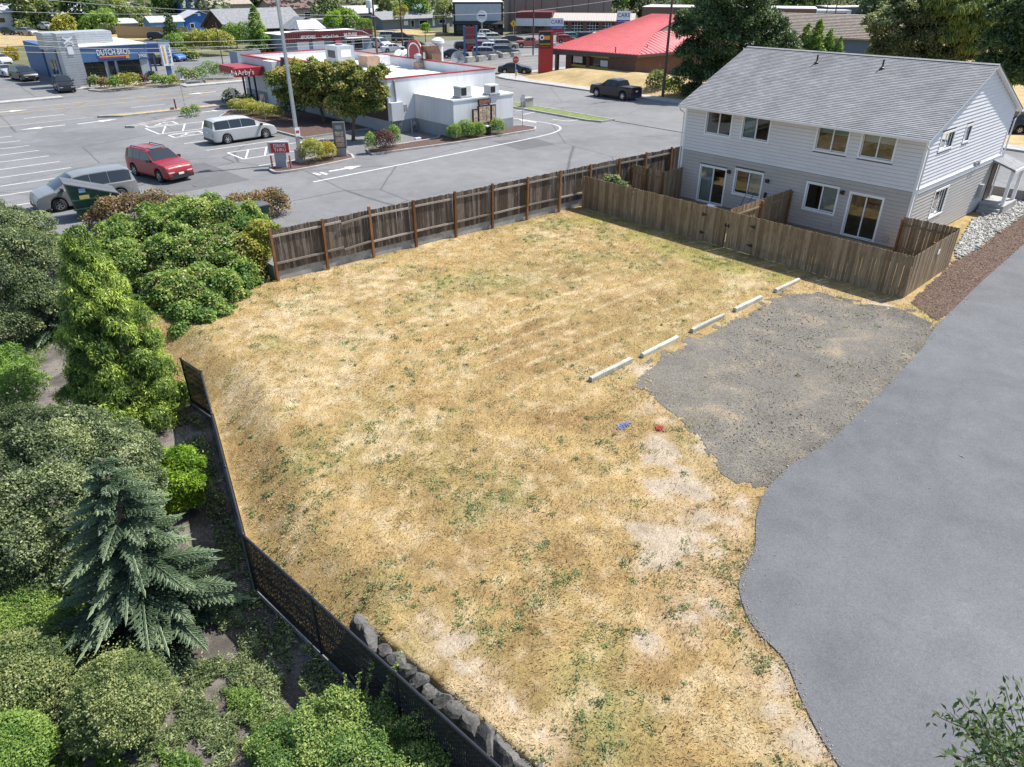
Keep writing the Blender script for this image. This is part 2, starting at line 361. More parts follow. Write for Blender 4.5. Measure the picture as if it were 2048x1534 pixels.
# ---- garden bed soil below the field
def zgarden(x, y):
    z = -1.0 + (fbm(x, y, 1.6, 31)-.5)*.14 + np.clip((np.asarray(y)-26)/14, 0, 1)*1.4 + sstep(0, -14, np.asarray(x, float))*.5
    return np.minimum(z, .5)
gxv = np.linspace(-34, 13, 120); gyv = np.linspace(-12, 41.5, 130); gx, gy = np.meshgrid(gxv, gyv); gz = zgarden(gx, gy)
xx = np.minimum(gx, np.where(gy < 22, Fx(gy)+.12, 13))
idx = np.arange(120*130).reshape(130, 120); gff = np.stack([idx[:-1,:-1], idx[:-1,1:], idx[1:,1:], idx[1:,:-1]], -1).reshape(-1, 4)
def soil_material():
    m, nt, bs = newmat('bark_mulch_soil'); P = N(nt, 'ShaderNodeTexCoord').outputs['Object']
    a = noise(nt, P, 1.2, 5, .65); b = noise(nt, P, 40, 4, .75)
    c = ramp(nt, N(nt, 'ShaderNodeMath', operation='MULTIPLY_ADD', ins={0: b, 1: .8, 2: a}).outputs[0], [(.6, (.045, .039, .033)), (.9, (.10, .088, .076)), (1.15, (.2, .178, .158))])
    nt.links.new(c, bs.inputs['Base Color']); bs.inputs['Roughness'].default_value = .95; bump(nt, bs, b, .8, .04); return m
SOIL = soil_material()
tag(inst('garden_soil', npmesh('garden_soil', np.stack([xx.ravel(), gy.ravel(), gz.ravel()], 1), gff, SOIL, smooth=True)), kind='structure')
# ---- asphalt
def asphalt(name, col, crack=0.0, stain=.3):
    m, nt, bs = newmat(name); P = N(nt, 'ShaderNodeTexCoord').outputs['Object']
    big = noise(nt, P, .12, 6, .6, .8); mid = noise(nt, P, .9, 6, .65, .3); fin = noise(nt, P, 70, 3, .8)
    f = N(nt, 'ShaderNodeMath', operation='MULTIPLY_ADD', ins={0: mid, 1: .5, 2: big}).outputs[0]
    c = ramp(nt, f, [(.5, tuple(k*(1-stain) for k in col)), (.75, col), (1.0, tuple(k*(1+stain*.7) for k in col))])
    spots = ramp(nt, noise(nt, P, 7, 3, .5), [(.68, 0.0), (.78, .35)])
    c = mixc(nt, spots, c, tuple(k*.55 for k in col))
    c = mixc(nt, .55, c, ramp(nt, fin, [(.3, .15), (.7, .85)]), 'OVERLAY'); c = mixc(nt, .3, c, ramp(nt, noise(nt, P, 22, 3, .7), [(.3, .2), (.7, .8)]), 'OVERLAY'); c = mixc(nt, .2, c, ramp(nt, noise(nt, P, .45, 7, .7, 1.5), [(.35, .3), (.65, .72)]), 'OVERLAY')
    c = mixc(nt, ramp(nt, noise(nt, P, 24, 2, .5), [(.66, 0.0), (.74, .4)]), c, tuple(k*.5 for k in col))
    if crack:
        v = N(nt, 'ShaderNodeTexVoronoi', feature='DISTANCE_TO_EDGE', ins={'Vector': mixc(nt, .12, P, N(nt, 'ShaderNodeTexNoise', ins={'Vector': P, 'Scale': .8, 'Detail': 5}).outputs[1]), 'Scale': .11}).outputs['Distance']
        c = mixc(nt, ramp(nt, v, [(0, crack), (.006, 0.0)]), c, (.05, .05, .052))
    nt.links.new(c, bs.inputs['Base Color']); bs.inputs['Roughness'].default_value = .88; bs.inputs['Specular IOR Level'].default_value = .3
    bump(nt, bs, fin, .35, .01); return m
ASPH_DRIVE = asphalt('sealed_asphalt', (.117, .120, .127), 0, .24)
ASPH_LOT = asphalt('lot_asphalt', (.165, .166, .170), .8, .24); ASPH_ROAD = asphalt('road_asphalt', (.175, .175, .176), .5, .16)
ASPH_PATCH = asphalt('patch_asphalt', (.115, .116, .12), 0, .15)
dr = MB(); dr.prism([(p.x, p.y) for p in DRIVEP], -.12, .03); struct('driveway', dr, ASPH_DRIVE)
# gravel parking strip with a ragged edge
def ragged(name, poly, cell, z, mat, wob=.35, seed=1, zf=None):
    P = np.array([p[:2] for p in poly]); x0, y0 = P.min(0)-.6; x1, y1 = P.max(0)+.6
    cx, cy = np.meshgrid(np.arange(x0, x1, cell), np.arange(y0, y1, cell))
    cov = np.zeros(cx.shape)
    for k in range(12): an = k*2.4; rr = wob*math.sqrt((k+.5)/12)*1.6; cov += inpoly(cx+rr*math.cos(an), cy+rr*math.sin(an), poly)
    k = cov/12 > .18+.7*fbm(cx, cy, .6, seed, 5); cx, cy = cx[k], cy[k]; n = len(cx)
    v = np.zeros((n, 4, 3)); h = cell/2+.002
    for i, (a, b) in enumerate(((-1,-1),(1,-1),(1,1),(-1,1))):
        v[:, i, 0] = cx+a*h; v[:, i, 1] = cy+b*h
    v[:, :, 2] = (zfield(v[:, :, 0], v[:, :, 1]) if zf is None else zf) + z
    return inst(name, npmesh(name, v.reshape(-1, 3), np.arange(n*4).reshape(-1, 4), mat)), cx, cy
def gravel_material():
    m, nt, bs = newmat('gravel'); P = N(nt, 'ShaderNodeTexCoord').outputs['Object']
    a = noise(nt, P, .7, 6, .65, .6); b = N(nt, 'ShaderNodeTexVoronoi', ins={'Vector': P, 'Scale': 38}); g = noise(nt, P, 60, 3, .8)
    c = ramp(nt, a, [(.32, (.118, .108, .092)), (.54, (.155, .140, .115)), (.74, (.27, .215, .145))])
    c = mixc(nt, .55, c, ramp(nt, b.outputs['Color'], [(.1, .12), (.9, .88)]), 'OVERLAY'); c = mixc(nt, .4, c, ramp(nt, g, [(.3, .1), (.7, .9)]), 'OVERLAY')
    nt.links.new(c, bs.inputs['Base Color']); bs.inputs['Roughness'].default_value = .95; bump(nt, bs, b.outputs['Distance'], .6, .02); return m
GRAVEL = gravel_material()
go, gcx, gcy = ragged('gravel_parking', GRAV, .036, .012, GRAVEL, .85, 4); tag(go, kind='structure')
# loose stones on it
def pebbles(name, cx, cy, n, size, mat, z, seed, flat=.6, parent=None, zf=None):
    g = np.random.default_rng(seed); k = g.integers(0, len(cx), n); x = cx[k]+g.uniform(-.04, .04, n); y = cy[k]+g.uniform(-.04, .04, n)
    r = size*g.lognormal(0, .45, n); base = np.array([(1,0,0),(0,1,0),(-1,0,0),(0,-1,0),(0,0,1),(.1,.1,-.4)])
    ang = g.uniform(0, 6.28, n); ca, sa = np.cos(ang), np.sin(ang)
    b = base[None]*g.uniform(.6, 1.3, (n, 6, 1)); v = np.empty((n, 6, 3))
    v[..., 0] = x[:, None]+(b[..., 0]*ca[:, None]-b[..., 1]*sa[:, None]*.75)*r[:, None]; v[..., 1] = y[:, None]+(b[..., 0]*sa[:, None]+b[..., 1]*ca[:, None]*.75)*r[:, None]
    zz = z if np.isscalar(z) else z[k]
    v[..., 2] = (zz if np.isscalar(zz) else zz[:, None])+b[..., 2]*r[:, None]*flat
    f = np.array([(0,1,4),(1,2,4),(2,3,4),(3,0,4),(1,0,5),(2,1,5),(3,2,5),(0,3,5)]); F = (f[None]+np.arange(n)[:, None, None]*6).reshape(-1, 3)
    return tag(inst(name, npmesh(name, v.reshape(-1, 3), F, mat, np.repeat(g.random(n), 8)), parent), kind='stuff')
STONE = leafmat('stone_chips', (.07, .07, .07), (.2, .19, .175), (.42, .4, .37), 0.0, .9)
tag(pebbles('gravel_chips', gcx, gcy, 15000, .014, STONE, .016, 5), 'loose grey gravel chips on the parking strip', 'gravel')
RIVER0 = leafmat('pale_grit_chips', (.2, .17, .13), (.36, .3, .23), (.5, .45, .37), 0, .9)
eg = np.random.default_rng(21); ne = 2200; ei = eg.integers(1, len(DRIVE)-1, ne); ex_ = np.array([p.x for p in DRIVE]); ey_ = np.array([p.y for p in DRIVE]); et = eg.random(ne)
egx = ex_[ei]+(ex_[ei+1]-ex_[ei])*et+eg.normal(0, .07, ne); egy = ey_[ei]+(ey_[ei+1]-ey_[ei])*et+eg.normal(0, .07, ne)
tag(pebbles('edge_grit', egx, egy, 2200, .012, RIVER0, .033, 22, .7), 'grit and crumbs along the edge of the asphalt driveway', 'grit')
dg_ = np.random.default_rng(24); px_w = dg_.uniform(6.2, 22, 160); py_w = dg_.uniform(3, 16, 160); kk = inpoly(px_w, py_w, DRIVEP)
tag(pebbles('driveway_specks', px_w[kk], py_w[kk], 70, .013, RIVER0, .034, 25, .6), 'pale specks of grit scattered on the driveway', 'grit')
# bark strip and river rock beside the house
BARKP = [A(x, y) for x, y in [(1822,602),(1866,560),(1908,522),(1950,500),(2048,428),(2120,385),(2120,440),(2048,492),(1960,570),(1905,622),(1868,642)]]
BARKM = M('red_bark_mulch', (.15, .098, .072), .95, .5, 7, bmp=.8, fine=.5)
bo, bcx, bcy = ragged('bark_strip', BARKP, .06, .02, BARKM, .16, 14); tag(bo, kind='structure')
CHIP = leafmat('bark_chips', (.075, .048, .034), (.17, .108, .08), (.32, .235, .18), 0, .9)
tag(pebbles('bark_chips', bcx, bcy, 16000, .015, CHIP, .025, 15, .5), 'reddish bark chips along the driveway edge', 'bark chips')
ROCKP = [A(x, y) for x, y in [(1906,520),(1912,490),(1945,440),(1985,412),(2048,392),(2100,375),(2120,385),(2048,428),(1950,500)]]
ro, rcx, rcy = ragged('river_rock_bed', ROCKP, .08, .016, M('pale_grit', (.3, .29, .27), .95, .3, 6), .12, 17); tag(ro, kind='structure')
RIVER = leafmat('river_rock', (.16, .155, .145), (.33, .32, .3), (.52, .51, .48), 0, .8)
tag(pebbles('river_rocks', rcx, rcy, 6500, .058, RIVER, .03, 18, .65), 'pale rounded river rocks beside the house wall', 'river rocks')
# ---- lot, roads, pavements
lot = MB(); lot.prism([(11.9, 28.75), (50, 26.9), (50, 74.6), (-120, 74.6), (-120, 41), (2, 41), (9, 37), (11.9, 33)], -.4, LOT); LOTO = struct('parking_lot', lot, ASPH_LOT)
rd = MB(); rd.box(-400, 420, 74.5, 88.9, 0, LOT+.004); ROADO = struct('main_road', rd, ASPH_ROAD)
rs_ = MB(); rs_.box(50.2, 62, -160, 74.49, 0, LOT+.003); SIDEO = struct('side_street', rs_, ASPH_ROAD)
rs2 = MB(); rs2.box(52, 62, 89, 128, 0, LOT+.003); struct('far_side_street', rs2, ASPH_ROAD)
fl = MB(); fl.box(-60, 51.9, 88.95, 122, 0, LOT); struct('coffee_shop_lot', fl, ASPH_LOT)
ul = MB(); ul.box(62.1, 150, 88.95, 123, 0, LOT+.001); ULO = struct('used_car_lot', ul, ASPH_ROAD)
fr_ = MB(); fr_.box(150, 420, 88.95, 140, 0, LOT); struct('far_lot', fr_, ASPH_ROAD)
gn = MB(); gn.box(62.3, 160, -160, 74.3, 0, .58); struct('corner_lot_ground', gn, M('dry_lawn', (.38, .28, .13), .95, .25, .5, bmp=.4, fine=.4))
def mark(parent, pts, w, mat=paintline, z=LOT+.006, name='painted_line'):
    mb = MB()
    for i in range(len(pts)-1):
        p, q = Vector(pts[i][:2]), Vector(pts[i+1][:2]); d = (q-p).normalized(); nn = Vector((-d.y, d.x))*w/2; ex = d*(w*.3 if 0 < i else 0)
        mb.poly([(*(p-nn-ex), z+i*.0004), (*(q-nn), z+i*.0004), (*(q+nn), z+i*.0004), (*(p+nn-ex), z+i*.0004)])
    return mb.build(name, mat, parent)
def markpx(parent, px, w, mat=paintline, z=LOT+.006, name='painted_line'):
    return mark(parent, [A(x, y, z) for x, y in px], w, mat, z, name)
for k in range(9): mark(LOTO, [(3.5, 69.6-k*2.47), (9.7+.1*k, 69.6-k*2.47)], .11)
mark(LOTO, [(4.5, 43.2), (10.4, 43.0)], .11); mark(LOTO, [(4.5, 47.0), (9.8, 47.0)], .11)
for x0, x1, y in ((18.7, 24.4, 57.6), (19.0, 25.3, 54.1), (19.3, 23, 62.0)): mark(LOTO, [(x0, y), (x1, y)], .11)
# hatched access aisles with wheelchair squares
mark(LOTO, [(18.6, 66.0), (18.6, 62.7), (24.5, 62.7)], .12); mark(LOTO, [(18.6, 66.0), (24.5, 66.0)], .12)
for k in range(4): mark(LOTO, [(18.9+k*1.6, 62.8), (20.2+k*1.6, 65.9)], .12)
for cy_ in (67.1, 61.1):
    mark(LOTO, [(19.0, cy_-.65), (21.4, cy_-.65), (21.4, cy_+.65), (19.0, cy_+.65), (19.0, cy_-.65)], .14, z=LOT+.008)
    mark(LOTO, [(19.6, cy_-.3), (20.2, cy_+.1), (20.7, cy_-.3)], .16, z=LOT+.009); mark(LOTO, [(20.2, cy_+.1), (20.3, cy_+.45)], .16, z=LOT+.009)
mark(LOTO, [(19.8, 52.3), (19.8, 49.6), (27.5, 49.6)], .12); mark(LOTO, [(19.8, 52.3), (27.5, 52.3)], .12)
for k in range(5): mark(LOTO, [(20.0+k*1.4, 49.7), (21.3+k*1.4, 52.2)], .12)
mark(LOTO, [(19.7, 47.0), (26.5, 47.0)], .11)
mark(LOTO, smooth_line([(20.3, 40.7, 0), (31.4, 41.2, 0), (39.2, 41.6, 0), (42.5, 42.1, 0), (44.4, 43.3, 0), (45.0, 45.2, 0), (44.6, 48, 0), (44.2, 53, 0)], 6), .14)
markpx(LOTO, [(1105,239),(1137,242),(1178,237)], .12); markpx(LOTO, [(1045,229),(1085,221)], .12); markpx(LOTO, [(1030,222),(1065,218)], .12)
def arrow(parent, c, ang, L=2.4, z=LOT+.007):
    mb = MB(); ca, sa = math.cos(ang), math.sin(ang)
    T = lambda x, y: (c[0]+x*ca-y*sa, c[1]+x*sa+y*ca, z)
    mb.poly([T(-L/2, -.11), T(.1, -.11), T(.1, .11), T(-L/2, .11)]); mb.poly([T(.1, -.42), T(L/2, 0), T(.1, .42)])
    return mb.build('painted_arrow', paintline, parent)
arrow(LOTO, A(691,337,LOT), 0.0); arrow(LOTO, A(425,222,LOT), .05, 2.6); arrow(LOTO, A(1055,242,LOT), 1.6, 2.2)
for x, y, a in ((85,255,0),(197,243,0)): arrow(ROADO, A(x, y, LOT), math.pi if x < 90 else .1, 3.4, LOT+.01)
for dx in (0, .55): mark(LOTO, [A(627+dx*26, 346+dx*-2, LOT), A(640+dx*26, 350-dx*2, LOT)], .22)
pt = MB(); pt.prism([A(x, y)[:2] for x, y in []] or [(A(x, y, LOT).x, A(x, y, LOT).y) for x, y in [(262,355),(408,325),(500,360),(345,388)]], LOT-.05, LOT+.004); pt.build('asphalt_patch', ASPH_PATCH, LOTO)
p2_ = MB(); p2_.prism([(A(x, y, LOT).x, A(x, y, LOT).y) for x, y in [(985,282),(1070,276),(1110,289),(1040,300)]], LOT-.05, LOT+.004); p2_.build('asphalt_patch', ASPH_PATCH, LOTO)
mh = MB(); mh.cyl(A(553,394,LOT).x, A(553,394,LOT).y, LOT-.02, LOT+.008, .33, 20); mh.build('manhole_cover', M('cast_iron', (.07, .07, .07), .6, .2), LOTO)
# main road lines
for y, m_ in ((81.9, yellowline), (84.9, yellowline)):
    mark(ROADO, [(-200, y), (46, y)], .13, m_, LOT+.01); mark(ROADO, [(66, y), (300, y)], .13, m_, LOT+.01)
for k in range(-14, 6):
    mark(ROADO, [(k*9+3.2, 78.1), (k*9+6.4, 78.1)], .13, z=LOT+.01)
    if k % 2: arrow(ROADO, (k*9+3, 83.4), 0 if k % 4 == 1 else math.pi, 3.2, LOT+.01)
mark(ROADO, [(-200, 74.75), (17, 74.75)], .18, concrete, LOT+.01, 'gutter_line')
# kerbs and pavements
def kerb(px_or_xy, h=.14, w=.16, name='kerb', mat=concrete, z0=.4, closed=False):
    pts = [Vector((p[0], p[1])) for p in px_or_xy]
    if closed: pts.append(pts[0])
    mb = MB(); n = len(pts); L = []; Rr = []
    for i, p in enumerate(pts):
        a = pts[i-1] if i else (pts[-2] if closed else p); b = pts[i+1] if i < n-1 else (pts[1] if closed else p)
        d = (b-a).normalized(); nn = Vector((-d.y, d.x)); L.append(p+nn*w/2); Rr.append(p-nn*w/2)
    z1 = LOT+h
    for i in range(n-1): mb.hexa([(*Rr[i], z0), (*Rr[i+1], z0), (*L[i+1], z0), (*L[i], z0)], [(*Rr[i], z1), (*Rr[i+1], z1), (*L[i+1], z1), (*L[i], z1)])
    return struct(name, mb, mat)
def bed(poly, mat, name='planting_bed', kz=.14, grass=False):
    p = [Vector((q[0], q[1])) for q in poly]; kerb(p, kz, closed=True)
    mb = MB(); mb.prism([tuple(q) for q in p], .3, LOT+kz-.03); return struct(name, mb, mat)
MULCH = M('brown_bark_mulch', (.105, .062, .05), .95, .45, 9, bmp=.7, fine=.4)
LAWN = M('green_lawn', (.16, .2, .055), .95, .4, 3, bmp=.4, fine=.4); DRYL = M('dry_verge', (.42, .32, .17), .95, .3, 3, bmp=.3, fine=.4)
island = smooth_line([A(x, y, LOT) for x, y in [(540,341),(548,346),(562,347),(620,338),(700,321),(706,317),(697,310),(655,313),(608,322),(560,332),(543,337),(540,341)]], 3)[:-1]
bed(island, MULCH)
bed([(27.0, 44.7), (33.5, 43.9), (41.8, 43.7), (42.6, 44.4), (42.4, 45.6), (41.0, 46.6), (34.6, 46.9), (33.9, 46.2), (30.3, 46.2), (27.6, 46.4)], MULCH)
bed([(17.5, 67.4), (24.2, 69.9), (24.6, 69.3), (18.0, 66.9)], concrete_old)
bed([(17.2, 74.2), (31.5, 73.9), (31.5, 72.9), (19, 73.1)], DRYL, 'dry_verge')
bed([(48.7, 42.6), (50.1, 42.4), (50.3, 62), (48.4, 62), (48.3, 44)], LAWN, 'grass_verge')
bed([(26.2, 53.2), (32.3, 53.2), (32.3, 66), (27.2, 69.5), (25.3, 67)], MULCH)
# pavements along the side street corner and the far side of the main road
kerb([(62.1, -120), (62.1, 70), (62.9, 72.8), (65.0, 74.2), (160, 74.3)]); kerb([(-200, 89), (18, 89)]); kerb([(30.5, 89), (51.9, 89)]); kerb([(62.1, 89.1), (160, 89.1)])
pv = MB(); pv.prism([(62.2, -120), (63.9, -120), (63.9, 68), (66.5, 72.6), (160, 72.7), (160, 74.2), (65, 74.1), (63, 72.7), (62.2, 70)], .4, LOT+.13); struct('pavement', pv, concrete)
pv = MB(); pv.box(-200, 18, 89.1, 90.6, .4, LOT+.12); pv.box(30.5, 51.8, 89.1, 90.6, .4, LOT+.12); struct('far_pavement', pv, concrete)
pv = MB(); pv.box(62.2, 95, 89.2, 90.9, .4, LOT+.12); struct('used_car_pavement', pv, concrete_old)
# mound of dry lawn in front of the red roofed shop
mx, my = np.meshgrid(np.linspace(63.9, 76, 40), np.linspace(38, 72.5, 80))
mz = .6+1.0*sstep(63.9, 70, mx)*sstep(72.5, 66, my)*(1-.35*sstep(72, 76, mx)) + (fbm(mx, my, 2, 8)-.5)*.08
idx = np.arange(40*80).reshape(80, 40); mf = np.stack([idx[:-1,:-1], idx[:-1,1:], idx[1:,1:], idx[1:,:-1]], -1).reshape(-1, 4)
tag(inst('dry_lawn_mound', npmesh('dry_lawn_mound', np.stack([mx.ravel(), my.ravel(), mz.ravel()], 1), mf, MATS['dry_lawn'], smooth=True)), kind='structure')
# ================================================================ FENCES
def woodmat(name, c0, c1, c2, rough=.85):
    m, nt, bs = newmat(name); P = N(nt, 'ShaderNodeTexCoord').outputs['Object']; oi = N(nt, 'ShaderNodeObjectInfo').outputs['Random']
    off = N(nt, 'ShaderNodeVectorMath', operation='SCALE', ins={0: (37., 11., 5.)}); nt.links.new(oi, off.inputs[3])
    v = N(nt, 'ShaderNodeVectorMath', operation='ADD', ins={0: P, 1: off.outputs[0]}).outputs[0]
    st = N(nt, 'ShaderNodeMapping', ins={0: v, 3: (14, 14, .7)}).outputs[0]
    g = noise(nt, st, 2.2, 6, .7, 1.2); b = noise(nt, v, 1.3, 4, .6)
    f = N(nt, 'ShaderNodeMath', operation='MULTIPLY_ADD', ins={0: oi, 1: .3, 2: N(nt, 'ShaderNodeMath', operation='MULTIPLY_ADD', ins={0: b, 1: .5, 2: g}).outputs[0]}).outputs[0]
    c = ramp(nt, f, [(.5, c0), (.9, c1), (1.3, c2)])
    kn = N(nt, 'ShaderNodeTexVoronoi', ins={'Vector': N(nt, 'ShaderNodeMapping', ins={0: v, 3: (5, 5, 1.6)}).outputs[0], 'Scale': 1.0}).outputs['Distance']
    c = mixc(nt, ramp(nt, kn, [(.05, .7), (.12, 0.0)]), c, tuple(k*.3 for k in c0))
    nt.links.new(c, bs.inputs['Base Color']); bs.inputs['Roughness'].default_value = rough; bs.inputs['Specular IOR Level'].default_value = .25
    bump(nt, bs, g, .4, .01); return m
CEDAR_OLD = woodmat('weathered_grey_cedar', (.038, .028, .022), (.085, .065, .052), (.18, .15, .125))
CEDAR_NEW = woodmat('tan_cedar', (.13, .088, .05), (.215, .155, .095), (.31, .235, .155))
RAILW = woodmat('pale_rail_timber', (.14, .115, .095), (.25, .21, .18), (.38, .34, .3)); POSTW = woodmat('rust_brown_post', (.10, .045, .02), (.19, .088, .038), (.28, .14, .07))
TIMBER = woodmat('grey_green_timber', (.2, .195, .165), (.34, .335, .29), (.48, .475, .42))
def board_mesh(w, h, t, mat, dog=.03):
    mb = MB(); p = [(-w/2, 0), (w/2, 0), (w/2, h-dog), (w/2-dog, h), (-w/2+dog, h), (-w/2, h-dog)]; n = 6
    mb.add([(x, -t/2, z) for x, z in p]+[(x, t/2, z) for x, z in p], [tuple(range(n)), tuple(range(n, 2*n))[::-1]]+[(i, i+n, (i+1) % n+n, (i+1) % n) for i in range(n)])
    return mb.mesh('board', mat)
BOARD_OLD = board_mesh(.136, 1.83, .018, CEDAR_OLD); BOARD_NEW = board_mesh(.136, 1.80, .018, CEDAR_NEW)
def board_run(parent, p, q, me, z0, gap=.004, off=0.0, jit=.012, g=rnd, pitch=.14, tilt=.006, skip=None):
    p, q = Vector(p), Vector(q); L = (q-p).length; d = (q-p)/L; ang = math.atan2(d.y, d.x); nn = Vector((-d.y, d.x)); n = int(L/pitch)
    for i in range(n):
        s = (i+.5)*L/n
        if skip and skip(s): continue
        c = p+d*s+nn*off
        zz = z0(c.x, c.y) if callable(z0) else z0
        inst('board', me, parent, (c.x, c.y, zz+g.uniform(-jit, jit)), (g.uniform(-tilt, tilt), g.uniform(-tilt, tilt), ang), (L/n/.14*(1-gap-g.random()*.05), 1, 1+g.uniform(-.006, .006)))
# ---- dark fence between field and drive-through
FA, FB = Vector((11.85, 28.42)), Vector((39.6, 27.1))
fd = (FB-FA).normalized(); fnrm = Vector((-fd.y, fd.x))
ff_ = thing('wooden_fence', 'long dark weathered board fence with rust brown posts on a low concrete wall', 'fence', (0, 0, 0))
cw = MB()
segn = 40
for i in range(segn):
    a = FA+(FB-FA)*(i/segn); b = FA+(FB-FA)*((i+1)/segn); o0, o1 = fnrm*.06, fnrm*.26
    cw.hexa([(*(a+o0), -.9), (*(b+o0), -.9), (*(b+o1), -.9), (*(a+o1), -.9)], [(*(a+o0), .56), (*(b+o0), .56), (*(b+o1), .56), (*(a+o1), .56)])
cw.build('concrete_wall', M('wall_concrete', (.32, .315, .31), .9, .3, 1.2, bmp=.3, fine=.3), ff_)
board_run(ff_, FA, FB, BOARD_OLD, lambda x, y: .42, off=.03, jit=.015)
pm = MB(); pm.box(-.055, .055, -.055, .055, 0, 2.75); POSTM = pm.mesh('post', POSTW)
npost = 12
for i in range(npost):
    if i == 0: t = .03
    else: t = .03+i*2.36
    c = FA+fd*t-fnrm*.05
    inst('post', POSTM, ff_, (c.x, c.y, -.38+rnd.uniform(-.02, .02)), (rnd.uniform(-.012, .012), rnd.uniform(-.014, .014), math.atan2(fd.y, fd.x)), (1, 1, 1.02 if i == 2 else .985))
for i in range(npost-1):
    for z in (.78, 1.98):
        a = FA+fd*(.03+i*2.36+.05)-fnrm*.012; b = FA+fd*(.03+(i+1)*2.36-.05)-fnrm*.012
        dz = rnd.uniform(-.02, .02); broken = (i == 1)
        if broken:
            m1 = a+(b-a)*.38
            MB().beam((*a, z+.02), (*m1, z+.03), .04, .09).build('rail', RAILW, ff_); MB().beam((*(m1-fnrm*.05), z-.06), (*(b-fnrm*.05), z+.05), .04, .09).build('rail', RAILW, ff_)
        else: MB().beam((*a, z+dz), (*b, z-dz*.6), .04, .09).build('rail', RAILW, ff_)
# ---- tan fence round the back yards
WX, WY0, WY1 = 30.1, 9.4, 27.45
wf = thing('wooden_fence', 'tan cedar picket fence with a double gate in front of the two-storey house', 'fence')
GY0, GY1 = onX(1477, 450, WX)[0], onX(1400, 440, WX)[0]
GYC = onX(1452, 470, WX)[0]; GY0, GY1 = GYC-1.5, GYC+1.5
board_run(wf, (WX, WY0), (WX, GY0), BOARD_NEW, 0.0, jit=.012); board_run(wf, (WX, GY1), (WX, WY1), BOARD_NEW, -.02, jit=.012)
for gname, a, b in (('gate_leaf', GY0, GYC), ('gate_leaf', GYC, GY1)):
    gl = bpy.data.objects.new(gname, None); COL.objects.link(gl); gl.parent = wf
    board_run(gl, (WX, a+.012), (WX, b-.012), BOARD_NEW, .01, jit=.006)
    hy = a+.06 if a == GY0 else b-.06
    for z in (.45, 1.35):
        hb = MB(); s = 1 if a == GY0 else -1
        hb.add([(WX-.022, hy-.02*s, z-.09), (WX-.022, hy-.02*s, z+.09), (WX-.022, hy+.3*s, z), (WX-.034, hy-.02*s, z-.09), (WX-.034, hy-.02*s, z+.09), (WX-.034, hy+.3*s, z)], [(0,1,2),(3,5,4),(0,3,4,1),(1,4,5,2),(2,5,3,0)]); hb.build('hinge', black, gl)
lt = MB(); lt.box(WX-.05, WX-.022, GYC-.12, GYC+.14, 1.08, 1.13); lt.box(WX-.05, WX-.022, GYC-.1, GYC-.06, 1.0, 1.2); lt.box(WX-.05, WX-.022, GYC+.06, GYC+.1, 1.0, 1.2); lt.build('gate_latch', black, wf)
dr_ = MB(); dr_.box(WX-.045, WX-.02, GYC+.07, GYC+.09, .02, .95); dr_.build('drop_rod', black, wf)
board_run(wf, (WX, WY0), (35.35, 9.55), BOARD_NEW, 0.0, jit=.012); board_run(wf, (35.35, 9.55), (35.35, 12.0), BOARD_NEW, 0.02)
for z in (.35, 1.45):
    MB().beam((WX+.03, WY0, z), (WX+.03, GY0, z), .04, .09).build('rail', CEDAR_NEW, wf); MB().beam((WX+.03, GY1, z), (WX+.03, WY1, z), .04, .09).build('rail', CEDAR_NEW, wf)
    MB().beam((WX, WY0+.04, z), (35.3, 9.59, z), .04, .09).build('rail', CEDAR_NEW, wf); MB().beam((35.31, 9.6, z), (35.31, 12, z), .04, .09).build('rail', CEDAR_NEW, wf)
pm = MB(); pm.box(-.045, .045, -.045, .045, -.2, 1.72); PM2 = pm.mesh('post', POSTW)
for y in list(np.arange(WY0+.1, GY0, 2.4))+[GY0, GY1]+list(np.arange(GY1+2.2, WY1, 2.4)): inst('post', PM2, wf, (WX+.1, y, 0))
for x, y in ((32.8, 9.58), (35.25, 9.66), (35.25, 11.9)): inst('post', PM2, wf, (x, y+.06, 0))
sgn = MB(); sgn.frame((0, 0, 0), (1, 0, 0), (0, -1, 0)).box(32.9, 33.12, -9.44, -9.43, 1.2, 1.42); sgn.build('notice', white, wf)
yf = thing('wooden_fence', 'short divider fence between the two back yards', 'fence')
board_run(yf, (30.3, 18.0), (36.0, 18.0), BOARD_NEW, 0.02, off=.02)
for z in (.4, 1.45): MB().beam((30.3, 17.985, z), (36.0, 17.985, z), .04, .09).build('rail', CEDAR_NEW, yf)
for x in (30.4, 33.1, 35.9): inst('post', PM2, yf, (x, 17.94, .02))
yf2 = thing('wooden_fence', 'short side fence joining the dark fence to the far house corner', 'fence')
board_run(yf2, (34.3, 24.9), (34.3, 27.35), BOARD_NEW, 0.0)
for z in (.4, 1.4): MB().beam((34.27, 24.9, z), (34.27, 27.3, z), .04, .09).build('rail', CEDAR_NEW, yf2)
for y in (25.0, 26.2, 27.3): inst('post', PM2, yf2, (34.22, y, 0))
board_run(yf2, (34.3, 24.9), (36.0, 24.9), BOARD_NEW, 0.0)
